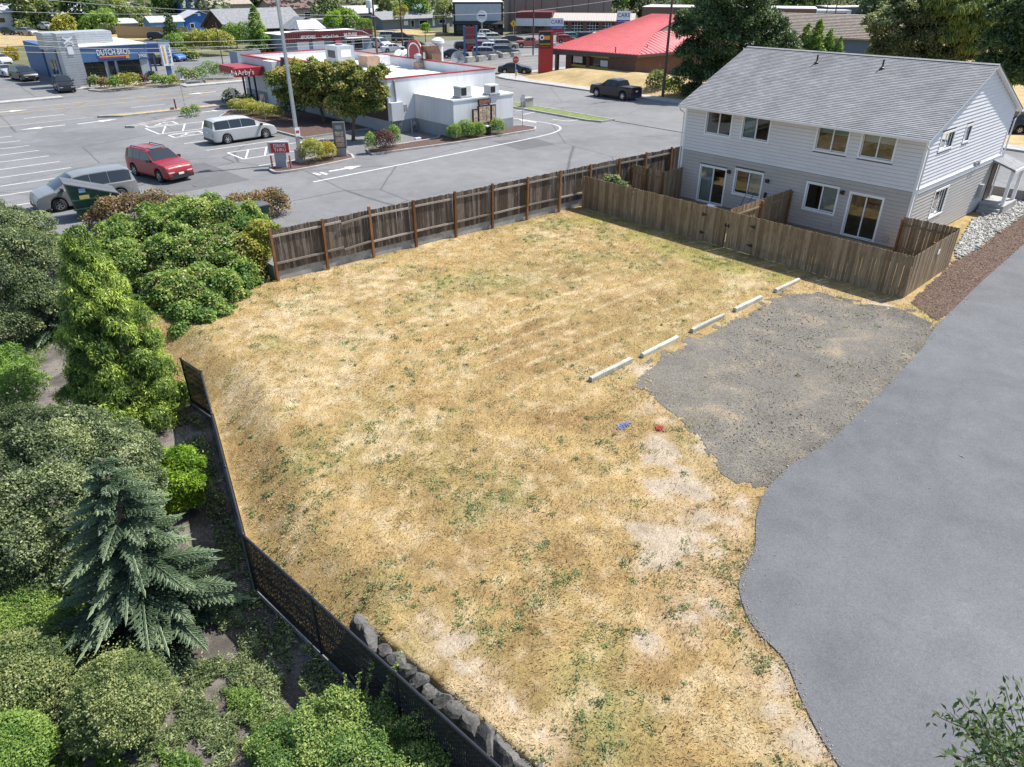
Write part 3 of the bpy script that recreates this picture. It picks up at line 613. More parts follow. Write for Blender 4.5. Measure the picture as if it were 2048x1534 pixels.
# ---- black chain-link fence with privacy slats
cl = thing('chain_link_fence', 'black chain link fence with dark privacy slats along the garden edge', 'fence')
CH = [Vector((5.65, 22.3)), Vector((5.8, 21.0)), Vector((3.6, 12.9)), Vector((4.32, 5.0)), Vector((4.75, 1.0))]
ztop, zbot = .75, -.92
BLK = M('black_vinyl', (.022, .023, .026), .4, .2); BLKPIPE = M('black_pipe', (.035, .037, .043), .35, .15, metal=.3)
rail = MB(); rail.tube([(p.x, p.y, ztop) for p in CH], .03, 8); rail.build('top_rail', BLKPIPE, cl)
rail = MB(); rail.tube([(p.x, p.y, zbot+.06) for p in CH], .012, 6); rail.build('tension_wire', BLKPIPE, cl)
rail = MB(); rail.tube([(p.x, p.y, -.08) for p in CH], .022, 6); rail.build('middle_rail', BLKPIPE, cl)
pmesh = MB(); pmesh.cyl(0, 0, -1.3, .77, .034, 10); pmesh.lathe([(.001, .83), (.03, .815), (.042, .79), (.042, .76)][::-1], 10); pmesh = pmesh.mesh('post', BLKPIPE, True)
for i in range(len(CH)-1):
    L = (CH[i+1]-CH[i]).length; n = max(1, round(L/2.7))
    for k in range(n): c = CH[i]+(CH[i+1]-CH[i])*(k/n); inst('post', pmesh, cl, (c.x, c.y, 0))
sv = []; sf = []
for i in range(len(CH)-1):
    a, b = CH[i], CH[i+1]; L = (b-a).length; d = (b-a)/L; nn = Vector((-d.y, d.x)); n = int(L/.062)
    for k in range(n):
        s0_ = (k+.5)*L/n; m_ = 16
        for j in range(m_+1):
            z = zbot+.02+(ztop-.05-zbot-.02)*j/m_; wob = .0035*math.sin(j*math.pi+k); w = (.0298 if k % 9 else .0285)+(.0004 if j % 2 else -.0006)
            for sgn_ in (-1, 1):
                c = a+d*(s0_+sgn_*w+wob)+nn*(.004*(1 if j % 2 else -1)); sv.append((c.x, c.y, z))
        b0 = len(sv)-2*(m_+1); sf += [(b0+2*j, b0+2*j+1, b0+2*j+3, b0+2*j+2) for j in range(m_)]
tag(inst('privacy_slats', npmesh('privacy_slats', sv, sf, BLK), cl), kind='stuff')
# diamond wire mesh
wv = MB()
for i in range(len(CH)-1):
    a, b = CH[i], CH[i+1]; L = (b-a).length; d = (b-a)/L; hh = ztop-zbot-.06; st = .124
    for sgn_ in (1, -1):
        s = -hh
        while s < L:
            t0 = max(0, -s/hh); t1 = min(1, (L-s)/hh)
            if t1 > t0:
                p = a+d*(s+hh*t0); q = a+d*(s+hh*t1); z0_, z1_ = (zbot+.03+hh*t0, zbot+.03+hh*t1) if sgn_ > 0 else (ztop-.03-hh*t0, ztop-.03-hh*t1)
                wv.beam((*p, z0_), (*q, z1_), .008, .005)
            s += st
tag(wv.build('wire_mesh', BLK, cl), kind='stuff')
cc = MB()
for i in range(len(CH)-1):
    a, b = CH[i], CH[i+1]; d = (b-a).normalized(); nn = Vector((-d.y, d.x))
    L_, R_ = nn*.06, nn*-.06
    cc.hexa([(*(a+R_), -1.3), (*(b+R_), -1.3), (*(b+L_), -1.3), (*(a+L_), -1.3)], [(*(a+R_), zbot), (*(b+R_), zbot), (*(b+L_), zbot), (*(a+L_), zbot)])
cc.build('concrete_footing', concrete_old, cl)
# ---- rock retaining wall
def rock_mesh(seed, sx, sy, sz, mat, name='rock'):
    g = np.random.default_rng(seed); n, m_ = 12, 8; v = [(0, 0, -1)]; f = []
    for j in range(1, m_):
        th = math.pi*j/m_-math.pi/2
        for i in range(n): v.append((math.cos(2*math.pi*i/n)*math.cos(th), math.sin(2*math.pi*i/n)*math.cos(th), math.sin(th)))
    v.append((0, 0, 1)); v = np.array(v)
    for k in range(9):                      # chop with random planes for a quarried look
        d = g.normal(size=3); d /= np.linalg.norm(d); h = g.uniform(.55, .8); s = v@d; v = v-np.outer(np.maximum(s-h, 0), d)
    v += (g.random(v.shape)-.5)*.07; v *= (sx, sy, sz)
    f = [(0, 1+(i+1) % n, 1+i) for i in range(n)]
    for j in range(m_-2): f += [(1+j*n+i, 1+j*n+(i+1) % n, 1+(j+1)*n+(i+1) % n, 1+(j+1)*n+i) for i in range(n)]
    f += [(len(v)-1, 1+(m_-2)*n+i, 1+(m_-2)*n+(i+1) % n) for i in range(n)]
    mb = MB(); mb.add([tuple(p) for p in v], f); return mb.mesh(name, mat)
ROCK = M('grey_basalt', (.12, .117, .11), .9, .45, 2.5, bmp=.7, fine=.45)
rw = thing('rock_wall', 'low retaining wall of rough grey boulders at the edge of the dry field', 'rock wall', (0, 0, 0))
gk = random.Random(17); y = 9.7; i = 0
while y > 2.4:
    r = gk.uniform(.23, .35); x = float(Rx(y))+gk.uniform(-.10, .06)
    for low in (0, 1):
        q = r*(1 if not low else gk.uniform(.7, 1.0)); inst('rock', rock_mesh(50+i, q*gk.uniform(.8, 1.0), q*gk.uniform(1.0, 1.3), q*gk.uniform(.8, 1.05), ROCK), rw, (x-.28*low, y-.2*low, (-.66 if low else -.22)+gk.uniform(-.06, .05)), (gk.uniform(-.25, .25), gk.uniform(-.25, .25), gk.uniform(-.6, .6))); i += 1
    y -= r*1.3
for k in range(5): inst('rock', rock_mesh(90+k, .2, .24, .2, ROCK), rw, (4.5-.08*k, 9.9-.2*k, -.5), (0, 0, k))
# ---- timber wheel stops
for i, (a, b, lab, chip) in enumerate(((( 15.4), 17.45, 'timber wheel stop nearest the camera, squared grey beam', 0), (18.0, 20.05, 'timber wheel stop second from the camera, pale top and dark side', 1), (20.9, 23.05, 'split weathered timber wheel stop, middle one of five', 2), (23.8, 25.7, 'timber wheel stop second from the picket fence', 0), (26.8, 28.65, 'timber wheel stop nearest the picket fence', 1))):
    mb = MB(); L = b-a; w = .082; h = .165
    pr = [(-w, 0), (w, 0), (w, h-.02), (w-.02, h), (-w+.02, h), (-w, h-.02)] if chip != 2 else [(-w, 0), (w, 0), (w, h*.75), (.03, h), (-w+.02, h*.95), (-w, h*.8)]
    if chip == 1: pr = [(-w, 0), (w, 0), (w, h*.7), (w*.4, h), (-w+.03, h), (-w, h-.04)]
    n = len(pr); secs = [0, L*.3, L*.65, L] ; V = []
    for k, s in enumerate(secs):
        sc_ = 1 if not (chip == 2 and k == 3) else .7
        V += [(s, y*sc_, z*sc_+.008*(k % 2)) for y, z in pr]
    Fc = [tuple(range(n))[::-1], tuple(range(3*n, 4*n))]
    for k in range(3): Fc += [(k*n+j, k*n+(j+1) % n, (k+1)*n+(j+1) % n, (k+1)*n+j) for j in range(n)]
    mb.add(V, Fc)
    tag(mb.build('wheel_stop', TIMBER, loc=(a, 13.28+rnd.uniform(-.05, .05), zfield(a, 13.28)+.0), rz=rnd.uniform(-.025, .03)), lab, 'wheel stop', 'timber wheel stops in a row')
# ================================================================ HOUSE
HX, HY, HL, HW = 36.06, 12.05, 13.1, 11.5
ZM, ZE, ZR = 2.76, 5.36, 7.78
house = thing('duplex_house', 'two-storey duplex with pale upper siding, taupe lower siding and grey shingle roof', 'house', (HX, HY, 0))
SID_UP = M('pale_grey_siding', (.68, .665, .67), .7, .05, 2); SID_LO = M('taupe_siding', (.43, .398, .365), .7, .07, 2)
TRIM = M('white_trim', (.8, .8, .8), .45, .04); INT = M('room_interior', (.10, .095, .09), .9, .2); INTF = M('room_floor', (.3, .22, .14), .8, .2)
BLIND = M('roller_blind', (.7, .69, .65), .8, .05); CURT = M('curtain_fabric', (.72, .72, .69), .9, .1, 8)
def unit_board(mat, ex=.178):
    mb = MB(); mb.add([(0,.002,.016),(1,.002,.016),(1,.03,.016),(0,.03,.016),(0,.0,ex),(1,.0,ex),(1,.004,ex),(0,.004,ex)], [(0,1,2,3),(3,2,6,7),(4,7,6,5),(0,3,7,4),(1,5,6,2)]); return mb.mesh('siding_board', mat)  # gap under each board bares the dark backing as a lap shade line
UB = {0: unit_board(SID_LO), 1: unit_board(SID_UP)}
def siding(wall, O, ex, en, w, z0, z1, opens, kind, gable=None):
    """lap boards in courses, cut round the openings"""
    ang = math.atan2(ex[1], ex[0]); flip = -1 if (Vector((-ex[1], ex[0], 0)).dot(Vector(en)) < 0) else 1
    n = round((z1-z0)/.178); st = (z1-z0)/n
    for i in range(n):
        za, zb = z0+i*st, z0+(i+1)*st; zc = (za+zb)/2
        lo, hi = (0, w) if gable is None else gable(zc)
        if hi-lo < .15: continue
        cuts = sorted([(max(o[0], lo), min(o[1], hi)) for o in opens if o[2] < zc < o[3] and o[1] > lo and o[0] < hi]); segs = []; x = lo
        for a, b in cuts:
            if a-x > .02: segs.append((x, a))
            x = b
        if hi-x > .02: segs.append((x, hi))
        for a, b in segs:
            parts = [a]
            while b-parts[-1] > 3.66 and len(parts) < 6: parts.append(parts[-1]+rnd.uniform(1.6, 3.6))
            if b-parts[-1] < .3 and len(parts) > 1: parts.pop()
            parts.append(b)
            for k in range(len(parts)-1):
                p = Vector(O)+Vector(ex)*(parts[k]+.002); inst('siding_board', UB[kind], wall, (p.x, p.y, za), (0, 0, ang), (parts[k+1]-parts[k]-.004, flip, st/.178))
def house_window(parent, O, ex, en, a, b, c, d, door=False, blind=None, swap=False, curt=False):
    tw = .09
    w = MB().frame(O, ex, en); w.box(a-tw, b+tw, -.02, .045, d, d+tw+.01); w.box(a-tw, b+tw, -.02, .055, c-tw*(.3 if door else 1), c); w.box(a-tw, a, -.02, .042, c, d); w.box(b, b+tw, -.02, .042, c, d)
    win = w.build('patio_door' if door else 'window', TRIM, parent)
    m = (a+b)/2; f = MB().frame(O, ex, en); fw = .045
    for x0, x1, yy in ((a, m+.02, -.03), (m-.02, b, -.07)):
        f.box(x0, x1, yy-.03, yy, c, c+fw*1.2); f.box(x0, x1, yy-.03, yy, d-fw, d); f.box(x0, x0+fw, yy-.03, yy, c+fw*1.2, d-fw); f.box(x1-fw, x1, yy-.03, yy, c+fw*1.2, d-fw)
    f.build('sash', TRIM, win)
    for x0, x1, yy in ((a+fw, m-.02, -.045), (m+.02, b-fw, -.085)): MB().frame(O, ex, en).box(x0, x1, yy-.004, yy, c+fw, d-fw).build('pane', GLASS, win)
    if door: MB().frame(O, ex, en).box(m-.05, m-.03, -.03, .0, 1.0, 1.25).build('handle', black, win)
    rb = MB().frame(O, ex, en); D = 2.2
    rb.poly([(a-.4,-D,c-.02),(b+.4,-D,c-.02),(b+.4,-D,d+.2),(a-.4,-D,d+.2)]); rb.poly([(a,-.14,c),(a-.4,-D,c-.02),(a-.4,-D,d+.2),(a,-.14,d)]); rb.poly([(b,-.14,c),(b+.4,-D,c-.02),(b+.4,-D,d+.2),(b,-.14,d)]); rb.poly([(a,-.14,d),(b,-.14,d),(b+.4,-D,d+.2),(a-.4,-D,d+.2)])
    rb.build('room', INT, win); MB().frame(O, ex, en).poly([(a,-.14,c),(b,-.14,c),(b+.4,-D,c-.02),(a-.4,-D,c-.02)]).build('room_floor', INTF, win)
    if blind: MB().frame(O, ex, en).box(a+.02, b-.02, -.135, -.125, d-(d-c)*blind, d).build('blind', BLIND, win)
    if curt:
        cu = MB().frame(O, ex, en); x0, x1 = (m+.02, b-.04) if curt > 0 else (a+.04, m-.02); n = 22
        for k in range(n):
            xa = x0+(x1-x0)*k/n; xb = x0+(x1-x0)*(k+1)/n; ya, yb = (-.16, -.125) if k % 2 else (-.125, -.16)
            cu.poly([(xa, ya, c+.05), (xb, yb, c+.05), (xb, yb, d), (xa, ya, d)])
        cu.build('curtain', CURT, win)
    return win
# west front: x runs from the left corner to the right corner
fo, fe, fn = (0, HL, 0), (0, -1, 0), (-1, 0, 0)
def yx(y): return HL-(y-HY)
tw = .09
FO = []
for y0, y1, z0, z1, kw in ((22.11, 23.85, 3.78, 5.11, dict(curt=0)), (19.81, 21.55, 3.83, 5.14, dict(curt=-1)), (15.6, 17.33, 3.88, 5.16, dict(blind=.28)), (13.36, 15.07, 3.88, 5.18, dict(blind=.38)),
                           (22.0, 23.81, .04, 2.15, dict(door=True, curt=-1)), (19.74, 21.52, .87, 2.31, dict(curt=1)), (15.52, 17.3, .91, 2.37, dict(curt=1)), (13.28, 15.01, .08, 2.28, dict(door=True))):
    FO.append((yx(y1)+tw, yx(y0)-tw, z0+(.03 if kw.get('door') else tw), z1-tw, kw))
op = [o[:4] for o in FO]
wall = facade(MB().frame(fo, fe, fn), HL, ZE, op, .16).build('front_wall', M('lap_shade_backing', (.11, .105, .1), .9), house)  # near-black colour behind the board gaps stands in for shade under the laps
def grow(o): return (o[0]-tw, o[1]+tw, o[2]-(tw if o[2] > .2 else .03), o[3]+tw+.01)
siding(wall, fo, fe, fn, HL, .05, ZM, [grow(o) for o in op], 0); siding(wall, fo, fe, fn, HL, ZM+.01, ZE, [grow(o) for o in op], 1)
for o in FO: house_window(house, fo, fe, fn, *o[:4], **o[4])
# south gable
go_, ge, gn_ = (0, 0, 0), (1, 0, 0), (0, -1, 0)
def rake(x): return ZE+(ZR-ZE)*(1-abs(x-HW/2)/(HW/2))
GO = [(1.45, 2.95, 4.48, 5.18, {}), (4.45, 5.15, 4.48, 5.18, {}), (2.75, 4.35, 1.05, 2.32, {})]
op2 = [o[:4] for o in GO]
gw = facade(MB().frame(go_, ge, gn_), HW, ZE, op2, .16); gw.poly([(0,0,ZE),(HW,0,ZE),(HW/2,0,ZR)]); gw = gw.build('gable_wall', M('lap_shade_backing', (.11, .105, .1)), house)  # same near-black backing, painting lap shade on the gable
grow2 = [(o[0]-tw, o[1]+tw, o[2]-tw, o[3]+tw+.01) for o in op2]
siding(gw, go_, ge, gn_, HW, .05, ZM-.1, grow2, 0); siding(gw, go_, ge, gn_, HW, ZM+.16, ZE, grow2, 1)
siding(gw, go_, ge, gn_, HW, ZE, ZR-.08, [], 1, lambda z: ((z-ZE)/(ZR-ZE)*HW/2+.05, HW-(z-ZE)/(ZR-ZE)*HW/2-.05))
MB().frame(go_, ge, gn_).box(-.01, HW, 0, .05, ZM-.1, ZM+.14).build('band_board', TRIM, house)
MB().frame(go_, ge, gn_).box(-.015, HW, 0, .09, ZM+.14, ZM+.165).build('band_cap', TRIM, house)
for o in GO: house_window(house, go_, ge, gn_, *o[:4], blind=.9)
bw = MB(); bw.poly([(HW,0,0),(HW,HL,0),(HW,HL,ZE),(HW,0,ZE)]); bw.poly([(0,HL,0),(HW,HL,0),(HW,HL,ZE),(HW/2,HL,ZR),(0,HL,ZE)]); bw.build('rear_walls', SID_UP, house)
fd_ = MB(); fd_.box(-.01, HW+.01, -.01, HL+.01, -.5, .05); fd_.build('foundation', concrete_old, house)
for nm, x, y in (('corner_board', -.03, -.035), ('corner_board', -.03, HL-.07)):
    cb = MB(); cb.box(x, x+.115, y, y+.115, .02, ZE); cb.build(nm, TRIM, house)
# roof: deck, shingle courses, fascia, gutters
OV, RA = .48, .22
slope = (ZR-ZE)/(HW/2); zeave = ZE-OV*slope+.10
def shingle_material():
    m, nt, bs = newmat('asphalt_shingle'); P = N(nt, 'ShaderNodeTexCoord').outputs['Object']
    sw = N(nt, 'ShaderNodeMapping', ins={0: P, 1: (0, OV+.03, 0), 2: (0, 0, math.pi/2)}).outputs[0]
    br = N(nt, 'ShaderNodeTexBrick', offset=.5, ins={'Vector': sw, 'Color1': (.20, .203, .212, 1), 'Color2': (.26, .263, .273, 1), 'Mortar': (.10, .10, .107, 1), 'Scale': 1.0, 'Mortar Size': .005, 'Bias': .0, 'Brick Width': .33, 'Row Height': (HW/2+OV+.03)/46}).outputs['Color']
    a = noise(nt, P, .7, 5, .65, .5); g = noise(nt, P, 60, 3, .8)
    c = mixc(nt, .6, br, ramp(nt, a, [(.3, .4), (.7, .62)]), 'OVERLAY'); c = mixc(nt, .45, c, ramp(nt, g, [(.3, .12), (.7, .9)]), 'OVERLAY')
    st = noise(nt, N(nt, 'ShaderNodeMapping', ins={0: P, 3: (.16, .8, .16)}).outputs[0], 1.4, 5, .6)
    c = mixc(nt, ramp(nt, st, [(.52, 0.0), (.8, .4)]), c, (.09, .093, .093))
    nt.links.new(c, bs.inputs['Base Color']); bs.inputs['Roughness'].default_value = .9; bs.inputs['Specular IOR Level'].default_value = .3; return m
SHING = shingle_material()
deck = MB()
y0, y1 = -RA, HL+RA; T = .11
deck.add([(-OV,y0,zeave-T),(-OV,y1,zeave-T),(HW/2,y1,ZR+.1-T),(HW/2,y0,ZR+.1-T),(HW+OV,y0,zeave-T),(HW+OV,y1,zeave-T),
          (-OV,y0,zeave-.02),(-OV,y1,zeave-.02),(HW/2,y1,ZR+.08),(HW/2,y0,ZR+.08),(HW+OV,y0,zeave-.02),(HW+OV,y1,zeave-.02)],
         [(0,1,2,3),(3,2,5,4),(6,9,8,7),(9,10,11,8),(0,3,9,6),(3,4,10,9),(1,7,8,2),(2,8,11,5),(0,6,7,1),(4,5,11,10)])
roof = deck.build('roof', TRIM, house)
sh = MB(); nc = 46
for side in (0, 1):
    for i in range(nc):
        t0, t1 = i/nc, min(1, (i+1.25)/nc)
        xa, za = -OV-.03+(HW/2+OV+.03)*t0, zeave-.012+(ZR+.1-zeave)*t0; xb, zb = -OV-.03+(HW/2+OV+.03)*t1, zeave-.012+(ZR+.1-zeave)*t1
        if side: xa, xb = HW-xa, HW-xb
        sh.add([(xa,y0-.02,za+.006),(xa,y1+.02,za+.006),(xb,y1+.02,zb),(xb,y0-.02,zb),(xa,y0-.02,za+.027),(xa,y1+.02,za+.027),(xb,y1+.02,zb+.004),(xb,y0-.02,zb+.004)], [(0,4,5,1),(4,7,6,5),(0,3,7,4),(1,5,6,2)])
tag(sh.build('shingles', SHING, roof), kind='stuff')
rc = MB()
k = y0-.02
while k < y1: 
    e2 = min(k+.32, y1+.02); rc.add([(HW/2-.16,k,ZR+.075),(HW/2-.16,e2,ZR+.065),(HW/2,e2,ZR+.125),(HW/2,k,ZR+.135),(HW/2+.16,k,ZR+.075),(HW/2+.16,e2,ZR+.065)], [(0,1,2,3),(3,2,5,4)]); k += .2
tag(rc.build('ridge_cap', SHING, roof), kind='stuff')
for x, nm in ((-OV-.11, 'gutter'), (HW+OV+.01, 'gutter')):
    g_ = MB(); g_.add([(x,y0,zeave-.15),(x+.1,y0,zeave-.15),(x+.1,y0,zeave-.03),(x-.02,y0,zeave-.03),(x,y1,zeave-.15),(x+.1,y1,zeave-.15),(x+.1,y1,zeave-.03),(x-.02,y1,zeave-.03)], [(0,4,5,1),(1,5,6,2),(0,3,7,4),(0,1,2,3),(4,7,6,5)]); g_.build(nm, TRIM, roof)
for x, y in ((-.06, -.12), (-.06, HL+.12), (HW+.06, -.12)):
    d = MB(); xx = -OV-.06 if x < 0 else HW+OV+.06; d.tube([(xx, y, zeave-.15), (xx, y, zeave-.25), (x, y, zeave-.5), (x, y, .15), (x-.1, y-.02, .06)], .04, 8); d.build('downspout', TRIM, house)
for y in (5.33, 9.52):                                                    # plumbing vents through the roof
    px_ = {5.33: (1763, 142), 9.52: (1632, 132)}[y]; X = 4.6; yy, zz = onX(*px_, HX+X); v = MB(); zb = zeave+(ZR+.1-zeave)*(X+OV)/(HW/2+OV); v.cyl(X, yy-HY, zb-.05, zb+.42, .045, 10); v.lathe([(.13, zb-.03), (.12, zb+.05), (.05, zb+.09)], 12, (X, yy-HY)); v.build('vent_pipe', black, roof)
sat = MB(); sat.cyl(HW-1, .9, zeave+.8, zeave+1.5, .025, 8); sat.lathe([(.01, zeave+1.45), (.25, zeave+1.5), (.3, zeave+1.55)], 14, (HW-1, .9)); sat.build('satellite_dish', greym, roof)
# wall fittings
for y, z in ((21.84, 2.02), (19.45, 1.95), (15.33, 2.14)):
    l = MB().frame(fo, fe, fn); x = yx(y); l.box(x-.06, x+.06, 0, .06, z-.1, z+.1); l.lathe([(.05, 0), (.09, .06), (.1, .2), (.02, .24)], 10, (x, .12)) if 0 else l.box(x-.08, x+.08, .06, .2, z-.04, z+.12); l.build('wall_lamp', black, house)
for y, z, w, h in ((15.6, .45, .1, .14), (12.75, .4, .2, .26), (18.35, .5, .2, .2)):
    MB().frame(fo, fe, fn).box(yx(y)-w/2, yx(y)+w/2, .01, .1, z-h/2, z+h/2).build('outlet_box', SID_LO if w < .2 else M('meter_tan', (.36, .33, .3), .6), house)
MB().frame(fo, fe, fn).box(yx(19.45)-.05, yx(19.45)+.05, .01, .14, .9, 1.35).build('meter_box', black, house)
for x, z in ((7.25, 2.98), (7.65, 2.98)): MB().frame(go_, ge, gn_).box(x, x+.12, .02, .16, z-.1, z+.12).build('vent_hood', greym, house)
# entry porch on the south side
pr = MB(); pr.hexa([(10.3,-1.25,2.3),(12.4,-1.25,2.3),(12.4,.0,2.7),(10.3,0,2.7)], [(10.3,-1.25,2.4),(12.4,-1.25,2.4),(12.4,0,2.8),(10.3,0,2.8)]); pr.build('porch_roof', SHING, house)
MB().box(10.25, 12.45, -1.3, -1.25, 2.24, 2.42).build('porch_fascia', TRIM, house)
for x in (10.5, 12.2): MB().box(x-.08, x+.08, -1.2, -1.04, .45, 2.3).build('porch_post', TRIM, house)
MB().box(10.2, 12.4, -1.3, -.03, .0, .46).build('porch_slab', concrete, house)
for k in range(2): MB().box(10.2-.3*(k+1), 10.2-.3*k, -1.2, -.2, -.02, .3-.15*k).build('step', concrete, house)
MB().frame(go_, ge, gn_).box(10.7, 11.5, 0.02, .06, .46, 2.45).build('front_door', M('dark_door', (.09, .05, .04), .5), house)
MB().box(9.3, 9.6, -.22, -.02, .9, 1.6).build('electric_meter', greym, house)
# ---- yard clutter
g_ = thing('barbecue_grill', 'small white and black grill behind the picket fence by the left patio door', 'grill', (33.2, 20.9, 0))
mb = MB(); mb.tube([(0, -.22, .72), (0, .22, .72)], .2, 14); mb.build('lid', white, g_, smooth=True)
mb = MB(); mb.box(-.25, .25, -.32, .32, .55, .74); mb.build('firebox', black, g_)
for x in (-.2, .2):
    for y in (-.28, .28): MB().cyl(x, y, 0, .56, .02, 8).build('leg', black, g_)
for k, (y, h) in enumerate(((20.55, 1.35), (20.15, 1.25))):
    b_ = thing('broom', ['long-handled broom leaning on the house, left of the pair', 'long-handled broom leaning on the house, right of the pair'][k], 'broom', (35.3, y, 0), 0, 'brooms leaning on the house wall')
    MB().tube([(0, 0, .1), (.68, -.05, h)], .015, 6).build('handle', black, b_); MB().box(-.1, .06, -.15, .15, .0, .14).build('head', M('bristle', (.1, .09, .08), .9), b_)
fc = thing('folding_chair', 'white folded chair leaning by the divider fence', 'chair', (35.2, 18.6, 0))
for y in (-.22, .22): MB().beam((0, y, 0), (.5, y, 1.25), .03, .03).build('leg', white, fc); MB().beam((.1, y, 0), (.35, y, 1.3), .03, .03).build('leg', white, fc)
for z in (.7, .9, 1.1): MB().box(.3, .34, -.2, .2, z, z+.1).build('slat', white, fc)
for i, (x, y, lab) in enumerate(((33.4, 26.3, 'white plastic bin in the far yard corner, left one'), (32.7, 25.6, 'white plastic bin in the far yard corner, right one'))):
    t = thing('storage_bin', lab, 'bin', (x, y, 0)); MB().hexa([(-.22,-.3,0),(.22,-.3,0),(.22,.3,0),(-.22,.3,0)], [(-.27,-.36,.4),(.27,-.36,.4),(.27,.36,.4),(-.27,.36,.4)]).build('tub', M('bin_grey', (.4, .42, .45), .6), t); MB().box(-.29, .29, -.38, .38, .4, .45).build('lid', white, t)
for k, (dx, dy, lidc, lab) in enumerate(((0, 0, (.03, .1, .3), 'grey wheeled bin with a blue lid beyond the porch'), (1.0, -.5, (.05, .05, .05), 'dark grey wheeled bin beside the blue-lidded one beyond the porch'))):
    t = thing('wheeled_bin', lab, 'bin', (49.0+dx, 9.2+dy, 0)); MB().hexa([(-.24,-.26,.08),(.24,-.26,.08),(.24,.26,.08),(-.24,.26,.08)], [(-.3,-.33,.95),(.3,-.33,.95),(.3,.33,.95),(-.3,.33,.95)]).build('tub', M('bin_dark', (.12, .13, .14), .6), t)
    MB().hexa([(-.33,-.36,.95),(.33,-.36,.95),(.33,.36,.95),(-.33,.36,.95)], [(-.27,-.3,1.06),(.27,-.3,1.06),(.27,.3,1.06),(-.27,.3,1.06)]).build('lid', objpaint, t, color=lidc)
    for y in (-.28, .28): MB().tube([(-.24, y-.03, .1), (-.24, y+.03, .1)], .1, 12).build('wheel', rubber, t)
# ================================================================ PLANTS
def n3(v): return v/np.maximum(np.linalg.norm(v, axis=-1, keepdims=True), 1e-9)
def leaf_mesh(name, p, d, nrm, L, Wd, mat, tint, fold=.25):
    """rhombic leaves: base p, direction d, face normal nrm"""
    n = len(p); d = n3(d); w = n3(np.cross(d, nrm)); up = np.cross(w, d)
    L = np.broadcast_to(np.asarray(L, float), (n,))[:, None]; Wd = np.broadcast_to(np.asarray(Wd, float), (n,))[:, None]
    v = np.stack([p, p+d*L*.45+w*Wd*.5+up*Wd*fold, p+d*L, p+d*L*.45-w*Wd*.5+up*Wd*fold], 1).reshape(-1, 3)
    return npmesh(name, v, np.arange(n*4).reshape(-1, 4), mat, tint)
def blob_points(blobs, n, g, depth=.14, lump=.22, lumpsc=.5, zmin=None):
    """points on the lumpy shell of a union of ellipsoids; returns points, outward normals, lump value"""
    B = np.array([(b[0], b[1], b[2], b[3], b[4] if len(b) > 4 else b[3], b[5] if len(b) > 5 else (b[4] if len(b) > 4 else b[3])) for b in blobs], float)
    area = (B[:, 3]*B[:, 5])**.9; k = g.choice(len(B), int(n*(1.9 if len(B) < 24 else 3.6)), p=area/area.sum())
    u = n3(g.normal(size=(len(k), 3))); u[:, 2] = np.where(u[:, 2] < -.35, -u[:, 2], u[:, 2])
    c = B[k, :3]; r = B[k, 3:6]
    q = c+u*r
    lv = (vn(q[:, 0]+q[:, 2]*.7, q[:, 1]-q[:, 2]*.6, lumpsc, 41)+vn(q[:, 0]*.8-q[:, 2], q[:, 1]+q[:, 2]*.9, lumpsc*.6, 43)*.6)/1.6
    rad = 1-np.abs(g.normal(0, depth, len(k)))+(lv-.5)*lump*2
    rad = rad+(g.random(len(k)) < .09)*g.exponential(.11, len(k))
    q = c+u*r*rad[:, None]
    keep = np.ones(len(k), bool)
    for j in range(len(B)):
        dd = (((q-B[j, :3])/B[j, 3:6])**2).sum(1); keep &= ~((dd < .62) & (k != j))
    if zmin is not None: keep &= q[:, 2] > zmin
    keep = np.flatnonzero(keep)[:n]; q, u, lv = q[keep], n3(u/r)[keep], lv[keep]
    return q, u, lv
def clumpify(blobs, seed, k=9, f=.38):
    g = random.Random(seed); out = []
    for b in blobs:
        rx, ry, rz = b[3], b[4] if len(b) > 4 else b[3], b[5] if len(b) > 5 else b[3]; out.append((b[0], b[1], b[2], rx*.7, ry*.7, rz*.7)); o0 = g.uniform(0, 6)
        for i in range(k):
            z = -.25+1.2*(i+g.random()*.7)/k; z = min(z, .97); a = o0+i*2.399+g.uniform(-.3, .3); h = math.sqrt(1-z*z); q = f*g.uniform(.7, 1.2); out.append((b[0]+rx*.66*h*math.cos(a), b[1]+ry*.66*h*math.sin(a), b[2]+rz*.66*z, rx*q, ry*q, rz*q*.9))
    return out
def foliage(name, blobs, n, size, mat, parent, seed, aspect=.5, depth=.14, lump=.22, lumpsc=.5, droop=0.0, zmin=None, tj=.35, upb=.5):
    g = np.random.default_rng(seed); q, u, lv = blob_points(blobs, n, g, depth, lump, lumpsc, zmin); m = len(q)
    nrm = n3(u*.8+g.normal(0, .55, (m, 3))+np.array([0, 0, upb])); d = n3(np.cross(nrm, g.normal(size=(m, 3)))+u*.35+np.array([0, 0, -droop]))
    L = size*g.lognormal(0, .25, m); t = np.clip(.5+(lv-.5)*1.0+g.normal(0, tj*.5, m), 0, 1)
    k = int(m*.45); q2, u2, _ = blob_points([(*b[:3], *[r*.78 for r in (b[3:] if len(b) > 3 else ())]) for b in blobs], k, g, .12, lump*.5, lumpsc, zmin)   # inner leaves, coloured darker to imitate shade inside the foliage
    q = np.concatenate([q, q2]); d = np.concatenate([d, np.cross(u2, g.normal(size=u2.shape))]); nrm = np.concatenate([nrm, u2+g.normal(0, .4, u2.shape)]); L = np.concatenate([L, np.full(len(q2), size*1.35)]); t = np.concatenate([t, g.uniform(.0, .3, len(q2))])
    return inst(name, leaf_mesh(name, q, d, nrm, L, L*aspect, mat, t), parent)
